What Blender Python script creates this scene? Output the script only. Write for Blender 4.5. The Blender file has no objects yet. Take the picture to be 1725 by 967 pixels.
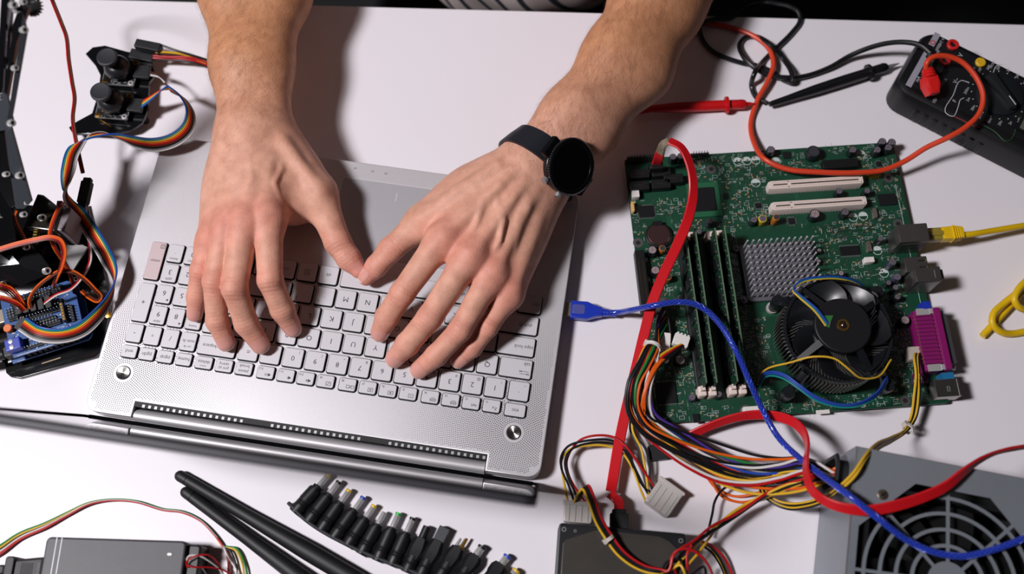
import bpy, math, random
import numpy as np
from math import sin, cos, pi, sqrt
random.seed(7)
RNG = np.random.default_rng(11)
SC = bpy.context.scene
COL = SC.collection

# ------------------------------------------------------------ camera, world, lights, exposure
FPX = 1760.0
TILT = math.atan((1105.7 - 483.5) / FPX)
DIST = 0.8975
ZL = 0.019
CAM = np.array([0.0, -DIST * sin(TILT), ZL + DIST * cos(TILT)])
camd = bpy.data.cameras.new('camera')
camo = bpy.data.objects.new('camera', camd)
COL.objects.link(camo)
camo.location = CAM
camo.rotation_euler = (TILT, 0, 0)
camd.sensor_width = 36.0
camd.lens = 36.0 * FPX / 1725.0
camd.clip_start = 0.02
camd.dof.use_dof = True
camd.dof.focus_distance = 0.885
camd.dof.aperture_fstop = 3.0
SC.camera = camo

W = bpy.data.worlds.new('room_light')
SC.world = W
W.use_nodes = True
W.node_tree.nodes['Background'].inputs[0].default_value = (0.95, 0.93, 1.0, 1)
W.node_tree.nodes['Background'].inputs[1].default_value = 0.012

def area_light(name, loc, target, size, power, color):
    d = bpy.data.lights.new(name, 'AREA')
    d.shape = 'DISK'
    d.size = size
    d.energy = power
    d.color = color
    o = bpy.data.objects.new(name, d)
    COL.objects.link(o)
    o.location = loc
    v = np.array(target, float) - np.array(loc, float)
    from mathutils import Vector
    o.rotation_euler = Vector(v).to_track_quat('-Z', 'Y').to_euler()
    return o

area_light('key_lamp', (-1.30, -0.26, 1.86), (0.0, 0.0, 0.0), 0.30, 31.8, (1.0, 0.968, 1.0))
area_light('key_lamp_warm', (-1.17, -0.28, 1.90), (0.0, 0.0, 0.0), 0.28, 21.2, (1.0, 0.945, 0.96))
area_light('room_lamp', (0.9, 1.1, 1.7), (0.1, 0.1, 0.0), 0.9, 0.4, (1.0, 0.84, 0.8))

SC.view_settings.view_transform = 'Standard'
SC.view_settings.look = 'None'
SC.view_settings.exposure = 0.0
SC.view_settings.gamma = 1.0
SC.view_settings.use_curve_mapping = False

# ------------------------------------------------------------ helpers
CF = np.array([0, sin(TILT), -cos(TILT)])
CU = np.array([0, cos(TILT), sin(TILT)])
CR = np.array([1.0, 0, 0])

def P(px, py, z):
    """world point at height z seen at that place of the photograph"""
    d = CR * (px - 862.5) / FPX - CU * (py - 483.5) / FPX + CF
    return CAM + d * ((z - CAM[2]) / d[2])

def pts(L):
    return [P(*q) for q in L]

def mpp(px, py, z):
    """metres per photograph pixel there"""
    return float((P(px, py, z) - CAM) @ CF) / FPX

def rotz(a):
    c, s = cos(a), sin(a)
    return np.array([[c, -s, 0], [s, c, 0], [0, 0, 1.0]])

def unit(v):
    v = np.asarray(v, float)
    return v / max(np.linalg.norm(v), 1e-12)

def frame_dir(p, x, up=(0, 0, 1)):
    """frame at p with local x along x and local z near up"""
    x = unit(x)
    y = unit(np.cross(up, x))
    z = np.cross(x, y)
    return (np.stack([x, y, z], 1), np.asarray(p, float))

def fr(p, a=0.0):
    return (rotz(a), np.asarray(p, float))

ID = (np.eye(3), np.zeros(3))

def spline(pts, n=8):
    """centripetal-like Catmull-Rom through the points"""
    p = np.array(pts, float)
    if len(p) == 2:
        t = np.linspace(0, 1, n + 1)[:, None]
        return p[0] * (1 - t) + p[1] * t
    q = np.vstack([2 * p[0] - p[1], p, 2 * p[-1] - p[-2]])
    out = []
    for i in range(len(p) - 1):
        a, b, c, d = q[i:i + 4]
        tb = max(np.linalg.norm(c - b), 1e-9)
        ta = max(np.linalg.norm(b - a), 1e-9)
        tc = max(np.linalg.norm(d - c), 1e-9)
        m1 = ((b - a) / ta + (c - b) / tb) * 0.5 * tb
        m2 = ((c - b) / tb + (d - c) / tc) * 0.5 * tb
        t = np.linspace(0, 1, n, endpoint=False)[:, None]
        out.append((2 * t**3 - 3 * t**2 + 1) * b + (t**3 - 2 * t**2 + t) * m1 + (-2 * t**3 + 3 * t**2) * c + (t**3 - t**2) * m2)
    out.append(p[-1:])
    return np.vstack(out)

def frames_along(p):
    """tangents and rotation-minimising normals"""
    t = np.gradient(p, axis=0)
    t /= np.maximum(np.linalg.norm(t, axis=1, keepdims=True), 1e-12)
    n = np.zeros_like(p)
    a = np.array([0, 0, 1.0])
    if abs(t[0] @ a) > 0.95:
        a = np.array([1.0, 0, 0])
    n[0] = unit(a - t[0] * (a @ t[0]))
    for i in range(1, len(p)):
        v = n[i - 1] - t[i] * (n[i - 1] @ t[i])
        n[i] = unit(v)
    return t, n, np.cross(t, n)

def rrect(w, h, r, n=4):
    """rounded rectangle outline, counter-clockwise"""
    o = []
    r = min(r, w / 2 - 1e-6, h / 2 - 1e-6)
    for cx, cy, a0 in ((w/2-r, h/2-r, 0), (-w/2+r, h/2-r, pi/2), (-w/2+r, -h/2+r, pi), (w/2-r, -h/2+r, 1.5*pi)):
        for k in range(n + 1):
            a = a0 + pi / 2 * k / n
            o.append((cx + r * cos(a), cy + r * sin(a)))
    return np.array(o)

def circle(r, n=24, c=(0, 0)):
    a = np.linspace(0, 2 * pi, n, endpoint=False)
    return np.stack([c[0] + r * np.cos(a), c[1] + r * np.sin(a)], 1)

def ccw(o):
    o = np.asarray(o, float)
    x, y = o[:, 0], o[:, 1]
    return o if np.sum(x * np.roll(y, -1) - y * np.roll(x, -1)) > 0 else o[::-1]

def inset(o, d):
    """outline moved inward by d"""
    e = np.roll(o, -1, 0) - o
    e = e / np.maximum(np.linalg.norm(e, axis=1, keepdims=True), 1e-12)
    nr = np.stack([-e[:, 1], e[:, 0]], 1)
    pn = np.roll(nr, 1, 0)
    b = nr + pn
    b = b / np.maximum((b * b).sum(1, keepdims=True) / 2, 0.3)
    return o + b * d

class MB:
    """collects shapes and links them as one mesh object"""
    def __init__(self, f=ID):
        self.v, self.f, self.m, self.n = [], [], [], 0
        self.fr = f
        self.mi = 0
    def at(self, f):
        self.fr = f
        return self
    def mat(self, i):
        self.mi = i
        return self
    def raw(self, v, faces):
        v = np.asarray(v, float) @ self.fr[0].T + self.fr[1]
        self.v.append(v)
        k = self.n
        for q in faces:
            self.f.append(tuple(int(i) + k for i in q))
            self.m.append(self.mi)
        self.n += len(v)
        return self
    def box(self, c, s, b=0.0):
        w, d, h = s
        if b > 0:
            return self.slab(rrect(w, d, b, 1), c[2] - h / 2, c[2] + h / 2, b, c=c[:2])
        x, y, z = np.array(s) / 2
        v = [(i * x + c[0], j * y + c[1], k * z + c[2]) for k in (-1, 1) for j in (-1, 1) for i in (-1, 1)]
        return self.raw(v, [(0, 2, 3, 1), (4, 5, 7, 6), (0, 1, 5, 4), (2, 6, 7, 3), (0, 4, 6, 2), (1, 3, 7, 5)])
    def slab(self, o, z0, z1, b=0.0, c=(0, 0), bb=0.0):
        """outline extruded from z0 to z1, top edge chamfered by b, bottom by bb"""
        o = ccw(o) + np.array(c[:2])
        rings = []
        if bb > 0:
            rings.append((inset(o, bb), z0)); rings.append((o, z0 + bb))
        else:
            rings.append((o, z0))
        if b > 0:
            rings.append((o, z1 - b)); rings.append((inset(o, b * 0.35), z1 - b * 0.3)); rings.append((inset(o, b), z1)); rings.append((inset(o, b + min(b * 0.4, 0.00015)), z1))
        else:
            rings.append((o, z1))
        n = len(o)
        v = np.vstack([np.column_stack([r, np.full(n, z)]) for r, z in rings])
        f = []
        for k in range(len(rings) - 1):
            for i in range(n):
                j = (i + 1) % n
                f.append((k*n + i, k*n + j, (k+1)*n + j, (k+1)*n + i))
        f.append(tuple(range(n))[::-1])
        f.append(tuple((len(rings)-1)*n + i for i in range(n)))
        return self.raw(v, f)
    def ring(self, o, i, z0, z1):
        """flat frame between two outlines of the same count"""
        o, i = ccw(o), ccw(i)
        n = len(o)
        v = np.vstack([np.column_stack([r, np.full(n, z)]) for r, z in ((o, z0), (o, z1), (i, z1), (i, z0))])
        f = []
        for k in range(4):
            for a in range(n):
                c = (a + 1) % n
                f.append((k*n + a, k*n + c, ((k+1) % 4)*n + c, ((k+1) % 4)*n + a))
        return self.raw(v, f)
    def lathe(self, prof, n=20, c=(0, 0, 0), axis=None):
        """profile [(r, h)] turned about z (or about axis), closed at both ends"""
        prof = np.array(prof, float)
        a = np.linspace(0, 2 * pi, n, endpoint=False)
        v = np.vstack([np.column_stack([r * np.cos(a), r * np.sin(a), np.full(n, h)]) for r, h in prof])
        f = []
        m = len(prof)
        for k in range(m - 1):
            for i in range(n):
                j = (i + 1) % n
                f.append((k*n + i, k*n + j, (k+1)*n + j, (k+1)*n + i))
        f.append(tuple(range(n))[::-1])
        f.append(tuple((m-1)*n + i for i in range(n)))
        if axis is not None:
            z = unit(axis)
            x = unit(np.cross((0, 0, 1), z)) if abs(z[2]) < 0.95 else unit(np.cross((0, 1, 0), z))
            v = v @ np.stack([x, np.cross(z, x), z], 1).T
        return self.raw(v + np.asarray(c, float), f)
    def cyl(self, p0, p1, r, n=12, r1=None):
        p0, p1 = np.asarray(p0, float), np.asarray(p1, float)
        h = np.linalg.norm(p1 - p0)
        return self.lathe([(r, 0), (r if r1 is None else r1, h)], n, p0, p1 - p0)
    def tube(self, path, r, n=8, ell=1.0, nrm=None, caps=True):
        """round tube (or flat, ell = thickness / width) along a path"""
        p = np.asarray(path, float)
        t, nn, bb = frames_along(p)
        if nrm is not None:
            up = np.broadcast_to(np.asarray(nrm, float), p.shape)
            nn = up - t * (up * t).sum(1, keepdims=True)
            nn /= np.maximum(np.linalg.norm(nn, axis=1, keepdims=True), 1e-9)
            bb = np.cross(t, nn)
        r = np.broadcast_to(np.asarray(r, float), (len(p),))
        a = np.linspace(0, 2 * pi, n, endpoint=False)
        v = (p[:, None] + bb[:, None] * (np.cos(a)[None, :, None] * r[:, None, None]) + nn[:, None] * (np.sin(a)[None, :, None] * r[:, None, None] * ell)).reshape(-1, 3)
        f = []
        m = len(p)
        for k in range(m - 1):
            for i in range(n):
                j = (i + 1) % n
                f.append((k*n + i, k*n + j, (k+1)*n + j, (k+1)*n + i))
        if caps:
            f.append(tuple(range(n))[::-1])
            f.append(tuple((m-1)*n + i for i in range(n)))
        return self.raw(v, f)
    def strip(self, path, w, th, nrm):
        """flat band with square edges along a path, nrm = the band's face normal per point"""
        p = np.asarray(path, float)
        t = np.gradient(p, axis=0)
        t /= np.maximum(np.linalg.norm(t, axis=1, keepdims=True), 1e-12)
        up = np.broadcast_to(np.asarray(nrm, float), p.shape)
        nn = up - t * (up * t).sum(1, keepdims=True)
        nn /= np.maximum(np.linalg.norm(nn, axis=1, keepdims=True), 1e-9)
        bb = np.cross(t, nn)
        w, e = w / 2, th / 2
        c = min(e * 0.7, w * 0.3)
        sec = [(w - c, e), (-w + c, e), (-w, e - c), (-w, -e + c), (-w + c, -e), (w - c, -e), (w, -e + c), (w, e - c)]
        n = len(sec)
        v = np.stack([p + bb * x + nn * y for x, y in sec], 1).reshape(-1, 3)
        f = []
        m = len(p)
        for k in range(m - 1):
            for i in range(n):
                j = (i + 1) % n
                f.append((k*n + i, (k+1)*n + i, (k+1)*n + j, k*n + j)[::-1])
        f.append(tuple(range(n))[::-1])
        f.append(tuple((m-1)*n + i for i in range(n)))
        return self.raw(v, f)
    def ball(self, c, r, n=12, sq=(1, 1, 1), half=False):
        m = n // 2
        v, f = [], []
        a0 = 0.0 if half else -pi / 2
        for k in range(m + 1):
            e = a0 + (pi / 2 - a0) * k / m
            for i in range(n):
                a = 2 * pi * i / n
                v.append((c[0] + r*sq[0]*cos(e)*cos(a), c[1] + r*sq[1]*cos(e)*sin(a), c[2] + r*sq[2]*sin(e)))
        for k in range(m):
            for i in range(n):
                j = (i + 1) % n
                f.append((k*n + i, k*n + j, (k+1)*n + j, (k+1)*n + i))
        return self.raw(v, f)
    def mesh(self, name, mats, origin=(0, 0, 0), angle=35, smooth=True):
        v = np.vstack(self.v) - np.asarray(origin, float)
        me = bpy.data.meshes.new(name)
        me.from_pydata(v.tolist(), [], self.f)
        for m in (mats if isinstance(mats, (list, tuple)) else [mats]):
            me.materials.append(m)
        if any(self.m):
            me.polygons.foreach_set('material_index', self.m)
        if smooth:
            me.polygons.foreach_set('use_smooth', [True] * len(self.f))
            me.set_sharp_from_angle(angle=math.radians(angle))
        me.update()
        return me
    def build(self, name, mats, parent=None, origin=None, angle=35, smooth=True):
        o0 = np.asarray(origin if origin is not None else (0, 0, 0), float)
        w = wloc(parent) if parent is not None else np.zeros(3)
        base = o0 if origin is not None else w
        me = self.mesh(name, mats, base, angle, smooth)
        o = bpy.data.objects.new(name, me)
        COL.objects.link(o)
        o.parent = parent
        o.location = base - w
        return o

def wloc(o):
    l = np.zeros(3)
    while o is not None:
        l = l + np.array(o.location)
        o = o.parent
    return l

def tag(o, label, cat, group=None):
    o['label'] = label
    o['category'] = cat
    if group:
        o['group'] = group
    return o

def thing(name, label, cat, loc, group=None):
    o = bpy.data.objects.new(name, None)
    o.empty_display_size = 0.01
    COL.objects.link(o)
    o.location = tuple(float(x) for x in loc)
    return tag(o, label, cat, group)

def structure(o):
    o['kind'] = 'structure'
    return o

def stuff(o):
    o['kind'] = 'stuff'
    return o

def place(me, name, parent, loc, rz=0.0, rot=None, scale=None):
    """another object on shared mesh data, at world point loc"""
    o = bpy.data.objects.new(name, me)
    COL.objects.link(o)
    o.parent = parent
    o.location = np.asarray(loc, float) - (wloc(parent) if parent is not None else 0)
    o.rotation_euler = rot if rot is not None else (0, 0, rz)
    if scale is not None:
        o.scale = scale
    return o

def lin(c):
    return tuple((x / 255 / 12.92 if x / 255 <= 0.04045 else ((x / 255 + 0.055) / 1.055) ** 2.4) for x in c)

MATS = {}
def mat(name, rgb, rough=0.5, metal=0.0, var=0.0, scale=60.0, bump=0.0, bscale=400.0, spec=0.5, alpha=1.0, trans=0.0, coat=0.0, sss=0.0):
    """procedural surface; rgb is sRGB 0-255"""
    if name in MATS:
        return MATS[name]
    m = bpy.data.materials.new(name)
    m.use_nodes = True
    nt = m.node_tree
    b = nt.nodes['Principled BSDF']
    c = lin(rgb)
    b.inputs['Base Color'].default_value = (*c, 1)
    b.inputs['Roughness'].default_value = rough
    b.inputs['Metallic'].default_value = metal
    b.inputs['Specular IOR Level'].default_value = spec
    b.inputs['Transmission Weight'].default_value = trans
    b.inputs['Coat Weight'].default_value = coat
    b.inputs['Alpha'].default_value = alpha
    if sss:
        b.inputs['Subsurface Weight'].default_value = sss
        b.inputs['Subsurface Radius'].default_value = (0.006, 0.0025, 0.0012)
        b.inputs['Subsurface Scale'].default_value = 1.0
    if var or bump:
        tc = nt.nodes.new('ShaderNodeTexCoord')
    if var:
        nz = nt.nodes.new('ShaderNodeTexNoise')
        nz.inputs['Scale'].default_value = scale
        nz.inputs['Detail'].default_value = 5
        nt.links.new(tc.outputs['Object'], nz.inputs['Vector'])
        mr = nt.nodes.new('ShaderNodeMapRange')
        mr.inputs[1].default_value = 0.3
        mr.inputs[2].default_value = 0.7
        mr.inputs[3].default_value = 1 - var
        mr.inputs[4].default_value = 1 + var * 0.6
        nt.links.new(nz.outputs['Fac'], mr.inputs[0])
        mx = nt.nodes.new('ShaderNodeVectorMath')
        mx.operation = 'SCALE'
        mx.inputs[0].default_value = c
        nt.links.new(mr.outputs[0], mx.inputs['Scale'])
        nt.links.new(mx.outputs[0], b.inputs['Base Color'])
    if bump:
        n2 = nt.nodes.new('ShaderNodeTexNoise')
        n2.inputs['Scale'].default_value = bscale
        n2.inputs['Detail'].default_value = 3
        nt.links.new(tc.outputs['Object'], n2.inputs['Vector'])
        bm = nt.nodes.new('ShaderNodeBump')
        bm.inputs['Strength'].default_value = bump
        bm.inputs['Distance'].default_value = 0.0004
        nt.links.new(n2.outputs['Fac'], bm.inputs['Height'])
        nt.links.new(bm.outputs[0], b.inputs['Normal'])
    MATS[name] = m
    return m

_TXT = {}
def text_geo(s, size, sx=1.0, bold=0.0):
    """flat lettering as (verts, faces), centred on its own box, size = letter height"""
    k = (s, round(size, 6), round(sx, 3), bold)
    if k in _TXT:
        return _TXT[k]
    cu = bpy.data.curves.new('lettering', 'FONT')
    cu.body = s
    cu.size = 1.0
    cu.resolution_u = 2
    cu.align_x = 'CENTER'
    cu.space_line = 0.9
    cu.offset = bold
    o = bpy.data.objects.new('lettering', cu)
    COL.objects.link(o)
    dg = bpy.context.evaluated_depsgraph_get()
    me = bpy.data.meshes.new_from_object(o.evaluated_get(dg))
    v = np.array([x.co[:] for x in me.vertices]).reshape(-1, 3)
    f = [tuple(p.vertices) for p in me.polygons]
    bpy.data.objects.remove(o)
    bpy.data.meshes.remove(me)
    if len(v):
        c = (v.max(0) + v.min(0)) / 2
        v = (v - c) * size / 0.72
        v[:, 0] *= sx
    _TXT[k] = (v, f)
    return _TXT[k]

def add_text(mb, s, size, frame, sx=1.0, z=0.0, dx=0.0, dy=0.0, bold=0.0):
    v, f = text_geo(s, size, sx, bold)
    if len(v):
        old = mb.fr
        mb.at(frame).raw(v + np.array([dx, dy, z]), f)
        mb.at(old)
    return mb

BLACK = mat('black_plastic', (15, 16, 18), 0.45, bump=0.06, bscale=900)
RUBBER = mat('black_rubber', (19, 20, 23), 0.55)
BLACKG = mat('black_gloss', (10, 11, 13), 0.18)
CHROME = mat('chrome', (212, 211, 210), 0.27, 0.55)
STEEL = mat('steel', (165, 164, 166), 0.34, 0.6, var=0.06)
GOLD = mat('gold', (200, 150, 60), 0.3, 1.0)
WHITEP = mat('white_plastic', (222, 218, 214), 0.45)
WHITEINK = mat('white_ink', (205, 206, 212), 0.6)
WIRE = {}
for _n, _c in dict(red=(176, 18, 24), black=(20, 20, 23), yellow=(214, 170, 44), orange=(216, 92, 20), blue=(34, 70, 160), green=(28, 122, 52),
                   white=(206, 202, 200), purple=(74, 46, 138), grey=(128, 126, 130), brown=(88, 38, 22), teal=(22, 130, 130)).items():
    WIRE[_n] = mat(_n + '_insulation', _c, 0.42, spec=0.3)
# ------------------------------------------------------------ the room: floor and table
fl = MB()
fl.box((0, 0.6, -0.745), (6.0, 6.0, 0.01))
structure(fl.build('floor', mat('dark_floor', (30, 31, 33), 0.7, var=0.25, scale=3.0)))

TA = P(515, 8, 0)
TB = P(1725, 41, 0)
tdir = unit(TB - TA)
tyaw = math.atan2(tdir[1], tdir[0])
tmid = TA + tdir * (-(TA @ tdir))
TF = fr(tmid, tyaw)
table = thing('table', 'white laminate table top carrying all the electronics', 'table', (0, 0, -0.74))
tm = mat('white_laminate', (230, 226, 232), 0.42, var=0.012, scale=7.0, bump=0.02, bscale=1500)
t = MB(TF)
t.slab(rrect(1.7, 0.86, 0.004, 2), -0.028, 0.0, 0.0012, c=(0, -0.43))
t.build('tabletop', tm, table)
lg = mat('grey_leg', (120, 120, 124), 0.45, 0.3)
for sx in (-0.8, 0.8):
    for sy in (-0.06, -0.80):
        b = MB(TF)
        b.box((sx, sy, -0.384), (0.04, 0.04, 0.712))
        b.build('leg', lg, table)

# ------------------------------------------------------------ the laptop
LYAW = math.radians(-8.6)
LC = np.array([-0.1465, -0.0092, 0.0])
LF = fr(LC, LYAW)
def LP(u, v, z):
    return LF[0] @ np.array([u, v, z]) + LC
alu = mat('silver_aluminium', (208, 206, 210), 0.46, 0.5, var=0.02, scale=500, bump=0.03, bscale=2500)
alu_d = mat('dark_aluminium', (120, 118, 124), 0.4, 0.6)
keym = mat('silver_keycap', (201, 200, 205), 0.5, 0.15)
keyr = mat('warm_keycap', (196, 178, 180), 0.5, 0.15)
keys_ = mat('keycap_side', (26, 28, 34), 0.6)
ink = mat('key_ink', (34, 35, 40), 0.7)
laptop = thing('laptop', 'open silver laptop under the typing hands', 'laptop', LP(0, 0, 0))
laptop['label'] = 'open silver laptop under the typing hands'
# base with a notch for the hinge
N0, N1, NV = -0.1497, 0.1455, -0.1146
out = []
for x, y in rrect(0.380, 0.256, 0.011, 5):
    out.append((x, y))
out = [tuple(p) for p in out]
# walk: corners start at (+,+), (-,+), (-,-), then notch, then (+,-)
k = 6 * 3
body = out[:k] + [(N0, -0.128), (N0, NV), (N1, NV), (N1, -0.128)] + out[k:]
b = MB(LF)
b.slab(np.array(body), 0.003, 0.0190, 0.0007)
b.build('base', alu, laptop)
b = MB(LF)
b.slab(rrect(0.366, 0.235, 0.01, 3), 0.0016, 0.0031, c=(0, 0.007))
for x in (-0.15, 0.15):
    for y in (-0.09, 0.10):
        b.slab(rrect(0.03, 0.008, 0.003, 3), 0.0, 0.002, c=(x, y))
b.build('bottom_cover', BLACK, laptop)
# touchpad
b = MB(LF)
o1 = rrect(0.1075, 0.0745, 0.003, 3)
b.mat(1).ring(o1, inset(ccw(o1), 0.0006), 0.0188, 0.01925)
b.mat(0).slab(rrect(0.1063, 0.0733, 0.0026, 3), 0.0185, 0.01912)
v = np.array([(0.0335, 0.074 - 0.0372), ]) 
pad = [x for x in b.v]
b.v = [((x - LC) @ LF[0] + np.array([0.0325, 0.0745, 0])) @ LF[0].T + LC for x in pad]
b.build('touchpad', [mat('touchpad_silver', (178, 178, 183), 0.5, 0.45, bump=0.02, bscale=2500), mat('touchpad_edge', (228, 226, 230), 0.4, 0.4)], laptop)
b = MB(LF)
b.box((0.0295, 0.099, 0.01914), (0.0005, 0.0085, 0.00008))
b.build('touchpad_mark', WHITEINK, laptop)
for u, v in ((-0.012, 0.1215), (0.004, 0.1208), (0.016, 0.1205)):
    MB(LF).slab(rrect(0.003, 0.002, 0.0005, 1), 0.0189, 0.01904, c=(u, v)).build('status_mark', mat('status_grey', (150, 150, 156), 0.6), laptop)

# keys: (u, v, w, h, legends); a legend is (text, size, dx, dy) in the typist's reading frame, millimetres
KEYS = []
def key(u, v, w, h, *leg, warm=False):
    KEYS.append((u, v, w, h, leg, warm))
def fk(u, nm, icon):
    key(u, -75, 14.2, 10.4, (nm, 1.5, 4.2, -2.8), (icon, 0, -2.6, 1.8))
for u, nm, ls in ((-165.1, 'end', None), (-150, 'pgdn', None), (-134.2, 'pgup', None), (-118.2, 'home', None)):
    key(u, -74.3, 13.0, 10.4, (nm, 2.3, 0, 0))
key(-100.9, -74.5, 14.2, 10.4, ('delete', 2.2, 0, -0.4), ('insert', 1.2, 0, 3.0))
key(-83.6, -74.6, 14.2, 10.4, ('prt sc', 2.0, 0, 1.6), ('sysrq', 2.0, 0, -2.0))
key(-66.6, -74.6, 14.2, 10.4, ('pause', 2.0, 0, 1.6), ('break', 2.0, 0, -2.0))
for u, nm, ic in ((-48, 'f12', 'spk3'), (-30.8, 'f11', 'spk1'), (-13.9, 'f10', 'spkx'), (3.0, 'f9', 'pad'), (21.5, 'f8', 'disp'), (38.6, 'f7', 'xbox'),
                  (55.5, 'f6', 'sun2'), (72.6, 'f5', 'sun1'), (91.2, 'f4', 'kb'), (108.3, 'f3', 'kb'), (125.4, 'f2', 'wifi'), (142.5, 'f1', 'zz')):
    fk(u, nm, ic)
key(162.2, -75.6, 17.0, 10.6, ('esc', 2.4, 0, 0))
V1, V2, V3, V4, V5 = -59.2, -40.2, -21.0, -2.0, 17.2
for i, (a, s) in enumerate(zip('1234567890-=', '!@#$%^&*()_+')):
    key(142.9 - 19 * i, V1, 16.4, 16.2, (a, 3.2, 0, 0.6), (s, 1.7, -4.8, -4.8))
key(162.9, V1, 16.6, 16.2, ('`', 3.0, 0, 1), ('~', 1.8, -4.8, -4.6))
key(-93.2, V1, 32.0, 16.2, ('backspace', 2.3, 3.5, 0))
for i, a in enumerate('QWERTYUIOP'):
    key(133.5 - 19 * i, V2, 16.4, 16.2, (a, 3.3, 0, 0.3))
key(-56.6, V2, 16.4, 16.2, ('[', 3.0, 0, 0), ('{', 1.8, 4.5, 4.5)); key(-75.6, V2, 16.4, 16.2, (']', 3.0, 0, 0))
key(-97.4, V2, 24.0, 16.2, ('\\', 3.0, 0, 0))
key(157.4, V2, 26.6, 16.2, ('tab', 2.3, -9, -4.2), ('tabarrow', 0, -7.5, 3.2))
for i, a in enumerate('ASDFGHJKL'):
    key(129.6 - 19 * i, V3, 16.4, 16.2, (a, 3.3, 0, 0.3))
key(-41.4, V3, 16.4, 16.2, (';', 3.0, 0, 0)); key(-60.4, V3, 16.4, 16.2, ("'", 3.0, 0, 0)); key(-90.4, V3, 38.0, 16.2, ('enter', 2.4, 8, 0))
key(154.8, V3, 31.0, 16.2, ('caps lock', 2.3, -6.4, 0))
for i, a in enumerate('ZXCVBNM'):
    key(119.2 - 19 * i, V4, 16.4, 16.2, (a, 3.3, 0, 0.3))
for u, a, s in ((-13.4, ',', '<'), (-32.4, '.', '>'), (-51.4, '/', '?')):
    key(u, V4, 16.4, 16.2, (a, 2.0, 0, 1.0), (s, 1.8, 4.5, 4.5))
key(149.6, V4, 41.6, 16.2, ('shift', 2.3, -12.5, 0), ('shiftarrow', 0, -6.6, 0)); key(-85.4, V4, 48.0, 16.2, ('shift', 2.3, 14, 0))
key(160.9, V5, 19.6, 16.2, ('ctrl', 2.2, -5.5, 0)); key(141.0, V5, 16.4, 16.2, ('fn', 2.2, 0, 0)); key(122.0, V5, 16.4, 16.2, ('win', 0, 0, 0)); key(103.0, V5, 16.4, 16.2, ('alt', 2.2, 0, 0))
key(45.0, V5, 95.0, 16.2)
key(-13.9, V5, 16.4, 16.2, ('alt', 2.2, 0, 0)); key(-32.6, V5, 16.4, 16.2, ('menu', 0, 0, 0)); key(-51.6, V5, 16.4, 16.2, ('ctrl', 2.2, 0, 0))
key(-70.6, V5, 16.4, 16.2, ('<', 2.2, 0, 0)); key(-87.0, V5, 13.2, 16.2, ('v', 2.2, 0, 0)); key(-102.6, V5, 13.2, 16.2, ('>', 2.2, 0, 0))
NC = (-165.0, -149.3, -133.8, -118.2)
key(NC[0], -58.0, 13.0, 16.0, ('-', 3.2, 0, 0)); key(NC[1], -58.2, 13.0, 16.0, ('*', 2.6, 0, 0)); key(NC[2], -58.4, 13.0, 16.0, ('/', 3.2, 0, 0)); key(NC[3], -58.6, 13.0, 16.0, ('num lk', 2.0, 0, -0.2), ('scr lk', 1.5, 0, 4.6))
key(NC[0], -30.2, 13.0, 34.6, ('+', 3.4, 0, 0)); key(NC[0], 8.0, 13.0, 34.6, ('enter', 2.0, 0, 0), ('calc', 0, -3.6, -13.5), warm=True)
for r_, (v_, dg_, sm) in enumerate(((-39.6, '987', ('pgup', 'tri', 'home')), (-20.6, '654', ('triR', '-', 'triL')), (-1.2, '321', ('pgdn', 'triD', 'end')))):
    for c_ in range(3):
        s_ = sm[c_]
        lg2 = (s_, 0, -4.0, 5.0) if s_.startswith('tri') else (s_, 1.6, 0, 5.4)
        key(NC[c_ + 1], v_, 13.0, 16.2, (dg_[c_], 3.3, 0, -0.6), lg2)
key(NC[1], 17.2, 13.0, 16.2, ('.', 2.4, 0, 0), ('delete', 1.5, 0, 5.4)); key(NC[2], 17.2, 13.0, 16.2, ('0', 3.3, 0, -0.6), ('insert', 1.5, 0, 5.4)); key(NC[3], 17.2, 13.0, 16.2, ('>', 2.2, 0, 0))

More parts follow.
